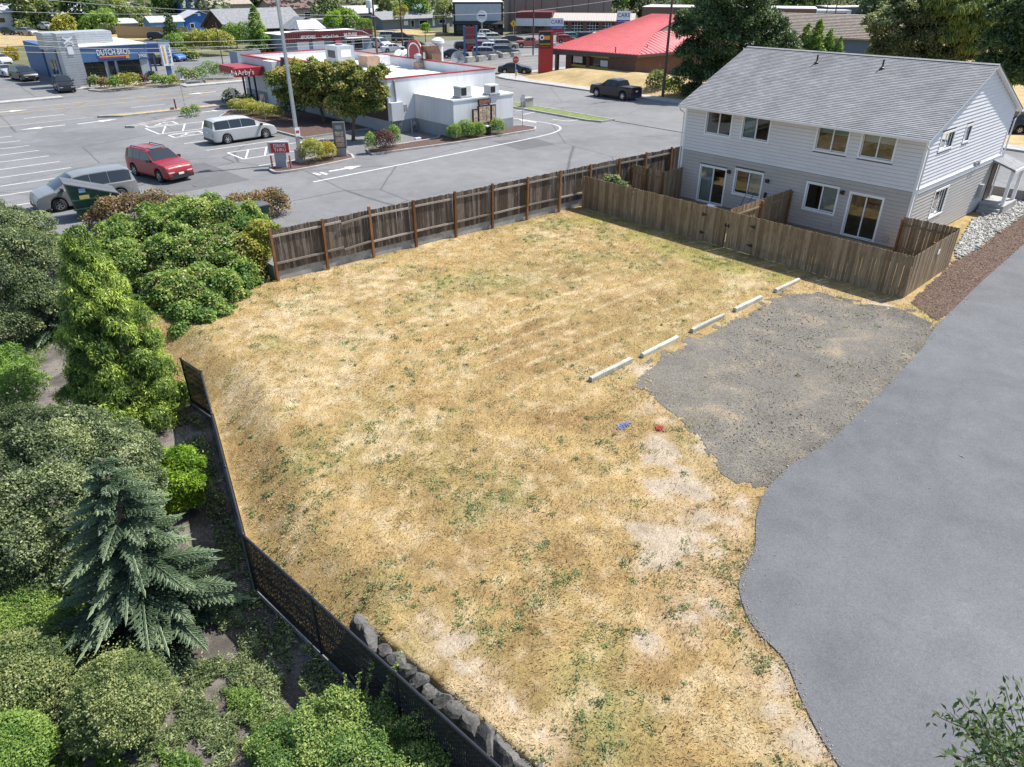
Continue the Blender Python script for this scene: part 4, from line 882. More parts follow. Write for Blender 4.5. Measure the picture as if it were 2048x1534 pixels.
def stems(parent, base, blobs, r, mat, g, name='stem', n=None):
    mb = MB(); B = blobs if n is None else blobs[:n]
    for b in B:
        a = Vector(base)+Vector((g.uniform(-.1, .1), g.uniform(-.1, .1), -.05)); e_ = Vector(b[:3]); m_ = (a+e_)/2+Vector((g.uniform(-.15, .15), g.uniform(-.15, .15), .1))
        mb.tube([a, m_, e_, e_+Vector((g.uniform(-.3, .3), g.uniform(-.3, .3), b[3]*.6))], [r, r*.7, r*.45, r*.15], 6)
    return mb.build(name, mat, parent, smooth=True)
BARK = M('brown_bark', (.11, .085, .065), .9, .4, 6, bmp=.6); BARKG = M('grey_bark', (.2, .18, .16), .9, .35, 6, bmp=.6)
LF = dict(
    bramble=leafmat('bramble_leaf', (.028, .055, .014), (.075, .125, .03), (.19, .21, .065), k=2.26),
    grey=leafmat('grey_green_leaf', (.018, .032, .014), (.07, .095, .042), (.22, .245, .12), .28, k=1.76),
    dark=leafmat('dark_leaf', (.012, .028, .012), (.03, .055, .02), (.075, .105, .04), k=1.80),
    lime=leafmat('bright_green_leaf', (.05, .11, .008), (.13, .22, .016), (.30, .40, .05), .4, k=1.38),
    mid=leafmat('mid_green_leaf', (.025, .055, .012), (.07, .125, .025), (.16, .21, .05), k=2.00),
    olive=leafmat('olive_leaf', (.025, .04, .013), (.08, .108, .038), (.2, .21, .09), k=2.04),
    yellow=leafmat('yellow_green_leaf', (.1, .12, .02), (.26, .27, .05), (.45, .42, .12), k=1.15),
    gold=leafmat('golden_leaf', (.12, .1, .01), (.34, .29, .03), (.55, .42, .06)),
    red=leafmat('bronze_leaf', (.05, .045, .02), (.16, .12, .06), (.32, .2, .13), k=1.30),
    maple=leafmat('maple_leaf', (.04, .06, .015), (.13, .165, .04), (.33, .23, .09), k=1.65),
    purple=leafmat('plum_leaf', (.045, .02, .025), (.11, .05, .055), (.2, .1, .1)),
    cedar=leafmat('cedar_spray', (.015, .035, .006), (.09, .14, .025), (.30, .36, .07), .25, k=1.89),
    sage=leafmat('sage_leaf', (.05, .07, .03), (.16, .19, .09), (.36, .39, .22), .4),
    spruce=leafmat('blue_spruce_needle', (.01, .022, .013), (.07, .105, .062), (.22, .27, .17), .2, k=1.5),
    fir=leafmat('fir_needle', (.012, .025, .01), (.035, .06, .022), (.085, .12, .045), .2, k=1.80),
    straw=leafmat('straw_blade', (.15, .09, .035), (.37, .25, .10), (.60, .46, .25), .25, .8),
    weed=leafmat('weed_leaf', (.03, .05, .018), (.105, .132, .058), (.22, .245, .115), .3, k=1.80),
    willow=leafmat('willow_leaf', (.06, .09, .02), (.17, .22, .06), (.36, .4, .14), .4, k=1.3))
def shrub(name, label, cat, base, blobs, n, size, leaf, seed, group=None, stem=True, **k):
    t = thing(name, label, cat, base, 0, group); rel = [(b[0]-base[0], b[1]-base[1], b[2]-base[2], *b[3:]) for b in blobs]
    ck = k.pop('clump', 0)
    foliage('foliage', clumpify(rel, seed, ck) if ck else rel, n, size, LF[leaf], t, seed, **k)
    if stem: stems(t, (0, 0, 0), rel, .035, BARK, random.Random(seed), n=5)
    return t
def pb(x, y, z, r, rz=None): p = A(x, y, z); return (p.x, p.y, z, r, r, rz or r)
# ---- bramble thicket at the end of the dark fence
BR = [pb(250,492,1.1,1.4), pb(330,462,1.5,1.6), pb(410,452,1.7,1.65), pb(478,462,1.5,1.45), pb(290,540,.5,1.6), pb(380,520,.8,1.8), pb(460,520,.7,1.6), pb(505,505,.6,1.1), pb(350,600,.0,1.5), pb(430,595,.1,1.5), pb(480,570,.1,1.1), pb(395,650,-.4,1.3), pb(440,640,-.4,.9), pb(510,470,1.3,1.1), pb(215,520,.4,1.2)]
p0 = A(400, 640, -.6)
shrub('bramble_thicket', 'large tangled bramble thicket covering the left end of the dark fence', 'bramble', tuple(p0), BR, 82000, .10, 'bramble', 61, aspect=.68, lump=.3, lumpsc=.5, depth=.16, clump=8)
g61 = np.random.default_rng(62); q, u, lv = blob_points([(b[0], b[1], b[2], b[3]*1.03, b[4]*1.03, b[5]*1.03) for b in BR], 2600, g61, .04, .2, .8)
k = vn(q[:, 0], q[:, 1], 1.1, 5) > .5; q = q[k]; u = u[k]; L = g61.uniform(.05, .11, len(q))
tag(inst('bramble_blossom', leaf_mesh('bramble_blossom', q, np.cross(u, g61.normal(size=q.shape)), u, L, L*.7, leafmat('dry_bramble_head', (.14, .06, .03), (.3, .17, .1), (.55, .45, .36), .2), g61.random(len(q)))), 'small dry reddish flower heads scattered over the bramble thicket', 'flower heads', kind='stuff')
VN = [pb(545,462,1.9,.45,.3), pb(520,472,1.7,.6), pb(500,500,1.2,.7), pb(520,520,.6,.45,.8), pb(505,540,.3,.5,.7)]
shrub('ivy_vine', 'yellow-green vine climbing over the left end of the dark fence', 'vine', tuple(A(520, 550, 0)), VN, 3600, .10, 'yellow', 63, aspect=.7, stem=False, lump=.3, lumpsc=.4)
# ---- photinia hedges by the bins
shrub('photinia_hedge', 'bronze-leaved hedge beside the green dumpster', 'hedge', (9.2, 39.4, .4), [(8.6, 39.6, 1.1, .9), (9.6, 39.2, 1.2, .9), (10.6, 38.8, 1.2, .95), (11.4, 38.6, 1.0, .8), (7.9, 39.8, .9, .6)], 5200, .11, 'red', 64, lump=.12, aspect=.5)
h2 = A(520, 440, .5)
shrub('photinia_hedge', 'rounded bronze-leaved hedge at the left end of the fence by the drive-through', 'hedge', tuple(h2), [(h2.x, h2.y, 1.1, .85), (h2.x+.9, h2.y+.1, 1.1, .85), (h2.x-.8, h2.y+.5, 1.1, .8)], 4600, .11, 'red', 65, lump=.1, aspect=.5)
# ---- left edge shrubs
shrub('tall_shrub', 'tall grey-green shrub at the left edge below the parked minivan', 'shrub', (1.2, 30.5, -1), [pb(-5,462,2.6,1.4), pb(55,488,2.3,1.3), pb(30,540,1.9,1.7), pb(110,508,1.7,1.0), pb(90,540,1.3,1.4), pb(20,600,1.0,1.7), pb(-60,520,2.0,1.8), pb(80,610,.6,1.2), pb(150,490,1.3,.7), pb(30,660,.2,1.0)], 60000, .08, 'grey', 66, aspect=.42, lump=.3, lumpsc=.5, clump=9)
lb = A(85, 650, -1)
shrub('round_shrub', 'bright lime-green shrub behind the cedar at left', 'shrub', tuple(lb), [(lb.x-.15, lb.y+.3, .3, .75), (lb.x+.5, lb.y+.5, .15, .65)], 2200, .09, 'lime', 67, aspect=.4)
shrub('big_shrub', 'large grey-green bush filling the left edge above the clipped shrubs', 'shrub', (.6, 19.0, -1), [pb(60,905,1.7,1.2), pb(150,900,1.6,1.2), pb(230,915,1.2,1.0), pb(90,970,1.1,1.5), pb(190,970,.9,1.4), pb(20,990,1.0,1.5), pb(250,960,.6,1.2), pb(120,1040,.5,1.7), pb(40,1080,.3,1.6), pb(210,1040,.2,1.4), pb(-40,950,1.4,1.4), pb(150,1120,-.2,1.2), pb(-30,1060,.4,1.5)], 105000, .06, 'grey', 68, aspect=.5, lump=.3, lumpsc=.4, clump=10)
shrub('shadow_shrub', 'low dark green bush between the cedar and the left edge', 'shrub', tuple(A(0, 830, -1)), [pb(0,800,.3,1.3), pb(40,770,-.1,1.0), pb(-30,740,.3,1.3), pb(30,735,-.4,.6)], 14000, .065, 'mid', 69, clump=8)
shrub('round_shrub', 'glossy bright green round shrub beside the chain link fence', 'shrub', tuple(A(350, 1015, -1)), [pb(345,955,.1,.98,.85), pb(330,985,-.45,.75), pb(365,985,-.45,.7), pb(348,1000,-.7,.6)], 15000, .075, 'lime', 70, aspect=.42, lump=.14, clump=9)
shrub('spreading_shrub', 'low spreading light green shrub at the left edge', 'shrub', tuple(A(70, 1280, -1)), [pb(30,1240,-.5,1.1,.6), pb(100,1240,-.5,.9,.5), pb(130,1270,-.6,.6,.4), pb(-20,1220,-.4,1.1,.7)], 22000, .05, 'mid', 71, aspect=.35, lump=.3, depth=.2, clump=9)
CLIP = 0
for lab, bl, sd in (('clipped mounded shrub at the left edge beside the dark soil', [pb(60,1350,-.2,.95,.8), pb(20,1360,-.25,.8,.75)], 72), ('clipped round shrub in front of the blue spruce', [pb(250,1395,-.15,.85,.85), pb(235,1420,-.3,.85,.7)], 73), ('clipped shrub in the bottom left corner', [pb(15,1510,-.3,.75,.7)], 74)):
    b0 = bl[0]; shrub('clipped_shrub', lab, 'shrub', (b0[0], b0[1], -1), bl, 30000 if len(bl) > 1 else 14000, .042, 'olive' if sd != 74 else 'mid', sd, 'clipped shrubs in the garden', aspect=.6, lump=.14, lumpsc=.25, depth=.08)
# ---- cedar with drooping fan sprays
def conifer(name, label, base, H_, R0, leaf, seed, nb, tw_n, needle, droop, sub, up=.15, bark=BARK, tipbias=.5, taper=1.0, bare=.08, wide=.35, group=None, curl=.35, whorl=0, nw=.46, brush=0):
    g = np.random.default_rng(seed); t = thing(name, label, 'conifer', base, 0, group)
    tr = MB(); tr.tube([(0, 0, -.3), (.02, 0, H_*.5), (0, .02, H_*.98)], [H_*.022, H_*.014, .01], 8); tr.build('trunk', bark, t, smooth=True)
    P, D, Nn, T, Ls, Ws = [], [], [], [], [], []; br = MB()
    def addb(o, dv, ln, wd, tn):
        a = n3(np.cross(dv, [0, 0, 1.])+1e-6); b = np.cross(a, dv)
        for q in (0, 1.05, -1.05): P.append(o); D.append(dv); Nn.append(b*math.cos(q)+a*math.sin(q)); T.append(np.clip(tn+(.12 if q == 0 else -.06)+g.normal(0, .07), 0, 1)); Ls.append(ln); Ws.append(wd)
    for i in range(nb):
        z = H_*(bare+(1-bare)*((i+g.random())/nb if not whorl else (i//whorl+.5+g.uniform(-.12, .12))/(nb//whorl))); f = (z/H_); R_ = R0*((1-f)**taper)*g.uniform(.72, 1.15)+.10; az = i*2.399+g.uniform(-.4, .4)
        h = np.array([math.cos(az), math.sin(az), 0]); side = np.array([-h[1], h[0], 0]); tone = g.normal(0, .12)
        S = np.linspace(0, 1, 7); ax = np.array([0, 0, z])+np.outer(S*R_, h)+np.outer(up*S*R_-droop*S**2*R_+curl*droop*np.maximum(S-.7, 0)**2*R_*3, [0, 0, 1])
        br.tube([tuple(a) for a in ax[::2]], [max(.006, .022*R_), .012*R_+.003, .007, .003], 4, False)
        m = max(3, int(tw_n*R_/R0+3))
        for j in range(m):
            s = .12+.88*(j+g.random()*.6)/m; o = np.array([np.interp(s, S, ax[:, c]) for c in range(3)]); sg = 1 if j % 2 else -1
            tl = wide*R_*(1.08-s)**.7*g.uniform(.8, 1.2)+.05
            td = n3(h*.75+side*sg*.85+np.array([0, 0, -droop*sub+g.normal(0, .08)])); nn_ = max(3, int(tl/needle*3.2))
            if brush:
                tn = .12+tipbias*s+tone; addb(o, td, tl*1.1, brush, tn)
                for q in range(4):
                    w = .15+.2*q; sd_ = n3(td+np.cross(td, [0, 0, 1.])*(.75 if q % 2 else -.75)+np.array([0, 0, -.12])); addb(o+td*tl*w+np.array([0, 0, -.04*w]), sd_, tl*.55*(1.1-w*.6), brush*.85, tn+.1*w)
                if j % 2 == 0: addb(o, n3(h+np.array([0, 0, -droop*s])), R_*.2+.06, brush, tn+.1)
                continue
            for r in range(nn_):
                w = (r+.5)/nn_; c = o+td*tl*w+np.array([0, 0, -sub*droop*tl*w*w*.8])
                dv = n3(td*.9+np.cross(td, [0, 0, 1])*(.9 if r % 2 else -.9)*.8+np.array([0, 0, g.normal(-.15*droop, .25)]))
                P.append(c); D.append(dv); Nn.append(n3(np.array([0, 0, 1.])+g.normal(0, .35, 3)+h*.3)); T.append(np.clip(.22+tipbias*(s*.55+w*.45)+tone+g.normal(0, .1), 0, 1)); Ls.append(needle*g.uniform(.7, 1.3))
    tag(br.build('branches', bark, t), kind='stuff'); P = np.array(P); L = np.array(Ls)
    inst('foliage', leaf_mesh('foliage', P, np.array(D), np.array(Nn), L, np.array(Ws) if brush else L*nw, LF[leaf], np.array(T), .05 if brush else .25), t); return t
cb = A(268, 834, -1); gc = random.Random(81); CB = []
for i in range(64):
    f = (i+gc.random())/64; z = -.8+5.9*f; rr = 2.05*(1-f)**.8+.05; az = i*2.399+gc.uniform(-.3, .3); q = .62+.2*gc.random(); CB.append((cb.x+rr*q*math.cos(az), cb.y+rr*q*math.sin(az), z, .34+.2*(1-f), .34+.2*(1-f), .42+.12*(1-f)))
for i in range(16): f = i/16; CB.append((cb.x, cb.y, -.6+5.4*f, 1.25*(1-f)**.8+.1, 1.25*(1-f)**.8+.1, .5))
ced = thing('cedar_tree', 'tall yellow-green cedar with drooping fan sprays at the corner of the chain link fence', 'conifer', (cb.x, cb.y, -1))
MB().tube([(0, 0, -.2), (.02, 0, 3), (0, .02, 6.0)], [.13, .08, .012], 8).build('trunk', BARK, ced, smooth=True)
foliage('foliage', [(b[0]-cb.x, b[1]-cb.y, b[2]+1, *b[3:]) for b in CB], 92000, .095, LF['cedar'], ced, 811, aspect=.24, lump=.5, lumpsc=.32, depth=.24, droop=1.1, upb=.25)
sb = A(322, 1262, -1)
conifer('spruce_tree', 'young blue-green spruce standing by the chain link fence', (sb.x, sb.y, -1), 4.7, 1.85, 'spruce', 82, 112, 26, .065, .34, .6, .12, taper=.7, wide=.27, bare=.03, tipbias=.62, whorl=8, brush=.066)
sb = A(120, 690, -1)
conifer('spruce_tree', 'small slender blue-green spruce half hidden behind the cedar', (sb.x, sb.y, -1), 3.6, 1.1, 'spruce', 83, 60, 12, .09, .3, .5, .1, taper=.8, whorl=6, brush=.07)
sb = A(105, 1035, -1)
# ---- cotoneaster with long shoots at the bottom
CO = [pb(640,1480,-.5,.8,.6), pb(740,1470,-.45,.75,.6), pb(820,1500,-.5,.6,.5), pb(570,1500,-.6,.7,.5), pb(690,1420,-.2,.45,.5), pb(700,1540,-.4,.9,.6), pb(840,1550,-.4,.7,.5), pb(600,1545,-.5,.8,.5)]
ct = shrub('cotoneaster', 'loose shrub with long leafy shoots reaching over the chain link fence at the bottom', 'shrub', tuple(A(690, 1534, -1)), CO, 22000, .042, 'bramble', 84, aspect=.55, lump=.4, lumpsc=.35, depth=.3, upb=.7, clump=8)
g = np.random.default_rng(85); P = []; D = []; sm = MB(); bx_ = A(690, 1534, -1)
for x, y, z in ((745,1325,.55), (790,1330,.6), (690,1350,.25), (660,1370,.1), (805,1300,.7), (900,1465,.2), (880,1440,.3), (600,1360,-.2), (630,1390,0), (720,1345,.4), (850,1420,.3), (560,1420,-.3)):
    e_ = np.array(A(x, y, z)); s_ = np.array(A(700+(x-700)*.35, 1480, -.5)); mid = (s_+e_)/2+np.array([0, 0, .15]); ts = np.linspace(0, 1, 34)
    cv = np.outer((1-ts)**2, s_)+np.outer(2*ts*(1-ts), mid)+np.outer(ts**2, e_); sm.tube([tuple(c-np.array(bx_)) for c in cv[::6]], .006, 4, False)
    for c in cv[6:]:
        for _ in range(5): P.append(c+g.normal(0, .022, 3)); D.append(g.normal(size=3)+np.array([0, 0, .3]))
P = np.array(P)-np.array(bx_); L = g.uniform(.03, .06, len(P)); sm.build('shoots', BARK, ct)
inst('shoot_leaves', leaf_mesh('shoot_leaves', P, np.array(D), g.normal(size=P.shape)+np.array([0, 0, .9]), L, L*.55, LF['bramble'], g.uniform(.4, 1, len(P))), ct)
# ---- ground cover in the garden
def ground_leaves(name, label, polys, n, size, leaf, seed, aspect=.4, hgt=.12, sc=.5, thr=.45, zf=zgarden):
    g = np.random.default_rng(seed); PX = np.array([p[:2] for pl in polys for p in pl]); lo, hi = PX.min(0), PX.max(0); x = g.uniform(lo[0], hi[0], n*8); y = g.uniform(lo[1], hi[1], n*8)
    k = np.zeros(len(x), bool)
    for pl in polys: k |= inpoly(x, y, pl)
    k &= fbm(x, y, sc, seed) > thr; x = x[k][:n]; y = y[k][:n]; m = len(x); lv = fbm(x, y, sc*.7, seed+2)
    P = np.stack([x, y, zf(x, y)+np.abs(g.normal(0, hgt, m))*(lv*1.6)], 1); d = g.normal(size=(m, 3)); d[:, 2] = np.abs(d[:, 2])*.5+.1; nr = g.normal(0, .5, (m, 3))+np.array([0, 0, 1.]); L = size*g.lognormal(0, .35, m)
    return tag(inst(name, leaf_mesh(name, P, d, nr, L, L*aspect, LF[leaf], np.clip(lv+g.normal(0, .2, m), 0, 1))), label, 'ground cover', kind='stuff')
ppx = lambda L, z=-1: [A(x, y, z) for x, y in L]
ground_leaves('ground_cover', 'low green weeds and ferns covering the soil along the chain link fence', [ppx([(380,1100),(440,1180),(560,1350),(700,1534),(420,1534),(330,1400),(400,1330),(470,1300),(390,1200)]), ppx([(260,1450),(420,1430),(520,1534),(300,1620)])], 38000, .045, 'weed', 91, thr=.42, hgt=.14)
ground_leaves('ground_cover', 'bright green creeping plants on the soil at the bottom left', [ppx([(80,1480),(200,1440),(330,1480),(420,1534),(420,1640),(60,1640)]), ppx([(420,1380),(520,1390),(640,1534),(470,1560)])], 22000, .055, 'mid', 92, aspect=.3, thr=.5)
ground_leaves('ground_cover', 'patch of green groundcover on the mulch at far left', [ppx([(-30,720),(60,690),(110,700),(95,735),(20,770),(-40,790)])], 4200, .06, 'mid', 93, thr=.3, hgt=.06)
ground_leaves('ground_cover', 'shaded weeds in the strip behind the chain link fence', [ppx([(350,830),(400,830),(470,1060),(520,1180),(440,1120),(395,960)]), ppx([(430,1130),(520,1190),(700,1380),(640,1400),(520,1290)])], 6000, .07, 'weed', 94, thr=.44, hgt=.08)
# ---- grass of the field
gcen = np.mean([p[:2] for p in GRAV], 0); GRAVIN = [(gcen[0]+(p[0]-gcen[0])*.84, gcen[1]+(p[1]-gcen[1])*.84) for p in GRAV]
def field_blades():
    g = np.random.default_rng(101); n = 720000
    y = g.uniform(0.0, 28.5, n); x = Fx(y)+.15+g.random(n)*(36.0-Fx(y)); dns = .55+.45*sstep(30, 8, np.hypot(x, y))
    bare, green = masks(x, y); drv = inpoly(x, y, DRIVEP); grv = inpoly(x, y, GRAV)
    k = (g.random(n) < dns*(1-.75*np.clip(bare*1.3, 0, 1))*(fbm(x, y, .35, 77)*1.5))&~drv&(x < 30.0)
    k &= ~(grv & (g.random(n) > .05+.4*(fbm(x, y, .8, 19) > .56)+.5*(fbm(x, y, .5, 20) > .4)*~inpoly(x, y, GRAVIN))); x, y, green, bare = x[k], y[k], green[k], bare[k]; m = len(x)
    z = zfield(x, y); a = vn(x, y, 1.3, 71)*9+g.normal(0, .9, m); L = .046*g.lognormal(0, .35, m)*(.7+.7*fbm(x, y, .9, 73)); lean = g.uniform(.35, 1.25, m)
    dx, dy, dz = np.cos(a)*np.sin(lean), np.sin(a)*np.sin(lean), np.cos(lean); w = L*.10+.0025; b = np.stack([x, y, z], 1); tip = b+np.stack([dx, dy, dz], 1)*L[:, None]; s_ = np.stack([-np.sin(a), np.cos(a), np.zeros(m)], 1)*w[:, None]
    v = np.stack([b-s_, b+s_, tip], 1).reshape(-1, 3); col = field_color(x, y, bare, green)*np.clip(g.normal(1.0, .16, m)+(fbm(x, y, .28, 75)-.5)*.55, .68, 1.5)[:, None]
    tag(inst('dry_grass', npmesh('dry_grass', v, np.arange(m*3).reshape(-1, 3), blademat('straw_blades'), col=np.clip(col, 0, .8))), 'short dry straw-coloured grass over the whole field', 'grass', kind='stuff')
    # green weeds in rosettes
    n = 16000; y = g.uniform(0.0, 28.5, n); x = Fx(y)+.3+g.random(n)*(33-Fx(y)); bare, green = masks(x, y)
    k = (g.random(n) < .035+.5*green+.4*(fbm(x, y, 1.6, 83) > .54)*sstep(24, 13, np.hypot(x, y)))&~inpoly(x, y, DRIVEP)&(x < 29.9)&~(inpoly(x, y, GRAV)&(g.random(n) > .12)); x, y = x[k], y[k]; r = 30
    X = np.repeat(x, r); Y = np.repeat(y, r); rad = np.repeat(g.lognormal(0, .5, len(x))*.085, r); X = X+g.normal(0, 1, len(X))*rad; Y = Y+g.normal(0, 1, len(Y))*rad; m = len(X)
    P = np.stack([X, Y, zfield(X, Y)+.01], 1); d = g.normal(size=(m, 3)); d[:, 2] = np.abs(d[:, 2])*.6+.15; L = g.uniform(.03, .085, m)
    tag(inst('weeds', leaf_mesh('weeds', P, d, g.normal(0, .4, (m, 3))+np.array([0, 0, 1.]), L, L*.38, LF['weed'], np.clip(np.repeat(g.normal(.5, .2, len(x)), r)+g.normal(0, .15, m), 0, 1))), 'small green weeds dotted through the dry field', 'weeds', kind='stuff')
field_blades()
# survey paint marks sprayed on the grass
def spray(label, px, col, seed, sx, sy):
    g = np.random.default_rng(seed); c = A(*px); n = 170; x = c.x+g.normal(0, sx, n); y = c.y+g.normal(0, sy, n); a = g.uniform(0, 6.28, n); L = g.uniform(.04, .1, n)
    P = np.stack([x, y, zfield(x, y)+.015], 1); d = np.stack([np.cos(a), np.sin(a), g.uniform(.1, .6, n)], 1)
    tag(inst('paint_mark', leaf_mesh('paint_mark', P, d, np.tile([0, 0, 1.], (n, 1)), L, L*.3, M('spray_'+label.split()[0], col, .8, .3), g.random(n))), label, 'paint mark', kind='stuff')
spray('blue survey paint sprayed on the dry grass', (1247, 852), (.14, .22, .45), 111, .13, .06); spray('red survey paint sprayed on the dry grass', (1319, 859), (.42, .06, .05), 112, .07, .07)
# ---- leafy branch top rising at the bottom right
tt = thing('cherry_tree', 'dark green leafy tree top poking up at the bottom right corner', 'tree', (6.1, -.9, 0))
tr = MB(); tr.tube([(0, 0, -.1), (-.1, .1, 2.5), (.1, 0, 4.8), (-.2, .2, 6.6)], [.11, .09, .06, .02], 8); tr.build('trunk', BARKG, tt, smooth=True)
g = np.random.default_rng(120); P = []; D = []; br = MB(); base = np.array([6.1, -.9, 0])
for x, y, ds in [(1875,1433,7.6),(1900,1425,7.5),(1925,1405,7.6),(1955,1400,7.5),(1985,1398,7.6),(2010,1375,7.8),(2030,1365,7.7),(1930,1440,7.3),(1960,1445,7.2),(2000,1430,7.2),(2040,1420,7.2),(1890,1505,7.0),(1920,1520,6.9),(1950,1490,7.0),(1985,1480,7.0),(2020,1490,7.0),(2050,1470,7.0),(1900,1545,6.8),(1960,1540,6.8),(2010,1545,6.8),(2060,1530,6.8),(2080,1420,7.3),(1940,1465,7.1),(1975,1515,6.9),(2030,1520,6.9)]:
    e_ = np.array(atd(x, y, ds)); s_ = base+np.array([-.1, .1, 5.2+g.uniform(-.8, .8)]); mid = (s_+e_)/2+np.array([0, 0, -.1]); ts = np.linspace(0, 1, 26); cv = np.outer((1-ts)**2, s_)+np.outer(2*ts*(1-ts), mid)+np.outer(ts**2, e_)
    br.tube([tuple(c-base) for c in cv[::5]], [.02, .015, .011, .008, .005, .003], 5, False)
    for c in cv[9:]:
        for _ in range(4): P.append(c+g.normal(0, .035, 3)); D.append((e_-s_)/np.linalg.norm(e_-s_)*.5+g.normal(size=3)*.7+np.array([0, 0, -.1]))
P = np.array(P)-base; L = g.uniform(.055, .1, len(P)); tag(br.build('branches', BARK, tt), kind='stuff')
inst('crown', leaf_mesh('crown', P, np.array(D), g.normal(0, .6, P.shape)+np.array([0, 0, .9]), L, L*.36, LF['dark'], g.uniform(.1, 1, len(P))), tt)
# plant in the far yard corner
yv = A(1240, 362, .8); shrub('climbing_plant', 'light green climbing plant spilling over the corner of the picket fence', 'plant', (31.3, 26.4, 0), [(31.2, 26.4, 1.3, .45), (31.0, 25.9, 1.55, .35), (31.8, 26.0, .9, .5)], 1300, .13, 'weed', 125, aspect=.6)
# ================================================================ VEHICLES
HEADL = darkglass('headlamp_lens', (.55, .58, .6)); TAILL = darkglass('tail_lamp_lens', (.35, .012, .015)); PLASTIC = M('black_plastic', (.025, .025, .027), .55, .15)
KIND = dict(
 minivan=dict(L=5.1, W=1.98, H=1.76, wb=3.06, r=.34, top=[(-.5,.40),(-.497,.56),(-.485,.64),(-.455,.93),(-.41,.985),(-.2,1.0),(.0,.99),(.10,.95),(.315,.62),(.40,.565),(.465,.50),(.49,.40),(.5,.3)], belt=.60, ws=(.11,.30), rw=(-.483,-.457), win=[(-.45,-.232),(-.226,-.052),(-.046,.17)], sill=.2),
 suv=dict(L=4.75, W=1.88, H=1.74, wb=2.78, r=.365, top=[(-.5,.38),(-.498,.58),(-.487,.68),(-.445,.95),(-.40,.985),(-.1,1.0),(.05,.98),(.215,.67),(.30,.645),(.44,.60),(.48,.52),(.495,.42),(.5,.3)], belt=.655, ws=(.055,.205), rw=(-.485,-.448), win=[(-.43,-.262),(-.256,-.092),(-.086,.13)], sill=.25),
 sedan=dict(L=4.7, W=1.82, H=1.45, wb=2.75, r=.325, top=[(-.5,.42),(-.495,.60),(-.47,.68),(-.36,.72),(-.20,.96),(-.1,1.0),(.02,.985),(.2,.71),(.30,.66),(.44,.58),(.485,.48),(.5,.32)], belt=.66, ws=(.03,.19), rw=(-.35,-.21), win=[(-.24,-.08),(-.065,.11)], sill=.2),
 hatch=dict(L=4.35, W=1.8, H=1.58, wb=2.6, r=.33, top=[(-.5,.40),(-.497,.58),(-.485,.66),(-.42,.93),(-.35,.985),(-.1,1.0),(.06,.97),(.26,.68),(.34,.63),(.45,.55),(.488,.45),(.5,.32)], belt=.63, ws=(.07,.25), rw=(-.482,-.425), win=[(-.40,-.24),(-.225,-.06),(-.045,.13)], sill=.22),
 pickup=dict(L=5.5, W=2.0, H=1.86, wb=3.45, r=.41, top=[(-.5,.45),(-.498,.64),(-.2,.655),(-.165,.94),(-.10,.99),(.0,1.0),(.09,.97),(.225,.675),(.30,.655),(.46,.635),(.49,.56),(.5,.32)], belt=.655, ws=(.095,.215), rw=(-.195,-.168), win=[(-.15,-.02),(0.0,.14)], sill=.27))
def wheel_meshes(r):
    if ('wheel', r) in MATS: return MATS[('wheel', r)]
    t = MB(); w = .22; prof = [(r*.62, -w/2), (r*.9, -w/2), (r, -w*.36), (r, w*.36), (r*.9, w/2), (r*.62, w/2)]
    n = 22; V = [(a*math.cos(2*math.pi*k/n), y, a*math.sin(2*math.pi*k/n)) for a, y in prof for k in range(n)]
    t.add(V, [(i*n+k, i*n+(k+1) % n, (i+1)*n+(k+1) % n, (i+1)*n+k) for i in range(5) for k in range(n)]); tm = t.mesh('tyre', rubber, 50)
    s = MB(); s.add([(r*.63*math.cos(2*math.pi*k/n), .06, r*.63*math.sin(2*math.pi*k/n)) for k in range(n)], [tuple(range(n))]); dm = s.mesh('brake_disc', black)
    q = MB(); R1 = r*.66
    for k in range(n): a, b = 2*math.pi*k/n, 2*math.pi*(k+1)/n; q.add([(R1*.88*math.cos(a), .085, R1*.88*math.sin(a)), (R1*.88*math.cos(b), .085, R1*.88*math.sin(b)), (R1*math.cos(b), .1, R1*math.sin(b)), (R1*math.cos(a), .1, R1*math.sin(a))], [(0,1,2,3)])
    for k in range(6):
        a = 2*math.pi*k/6; d = Vector((math.cos(a), 0, math.sin(a))); p_ = Vector((-d.z, 0, d.x)); o = Vector((0, .095, 0))
        q.add([o+p_*r*.12, o-p_*r*.12, o+d*R1*.95-p_*r*.07, o+d*R1*.95+p_*r*.07], [(0,1,2,3)])
    rm = q.mesh('rim', chrome); MATS[('wheel', r)] = (tm, dm, rm); return tm, dm, rm
CARM = {}
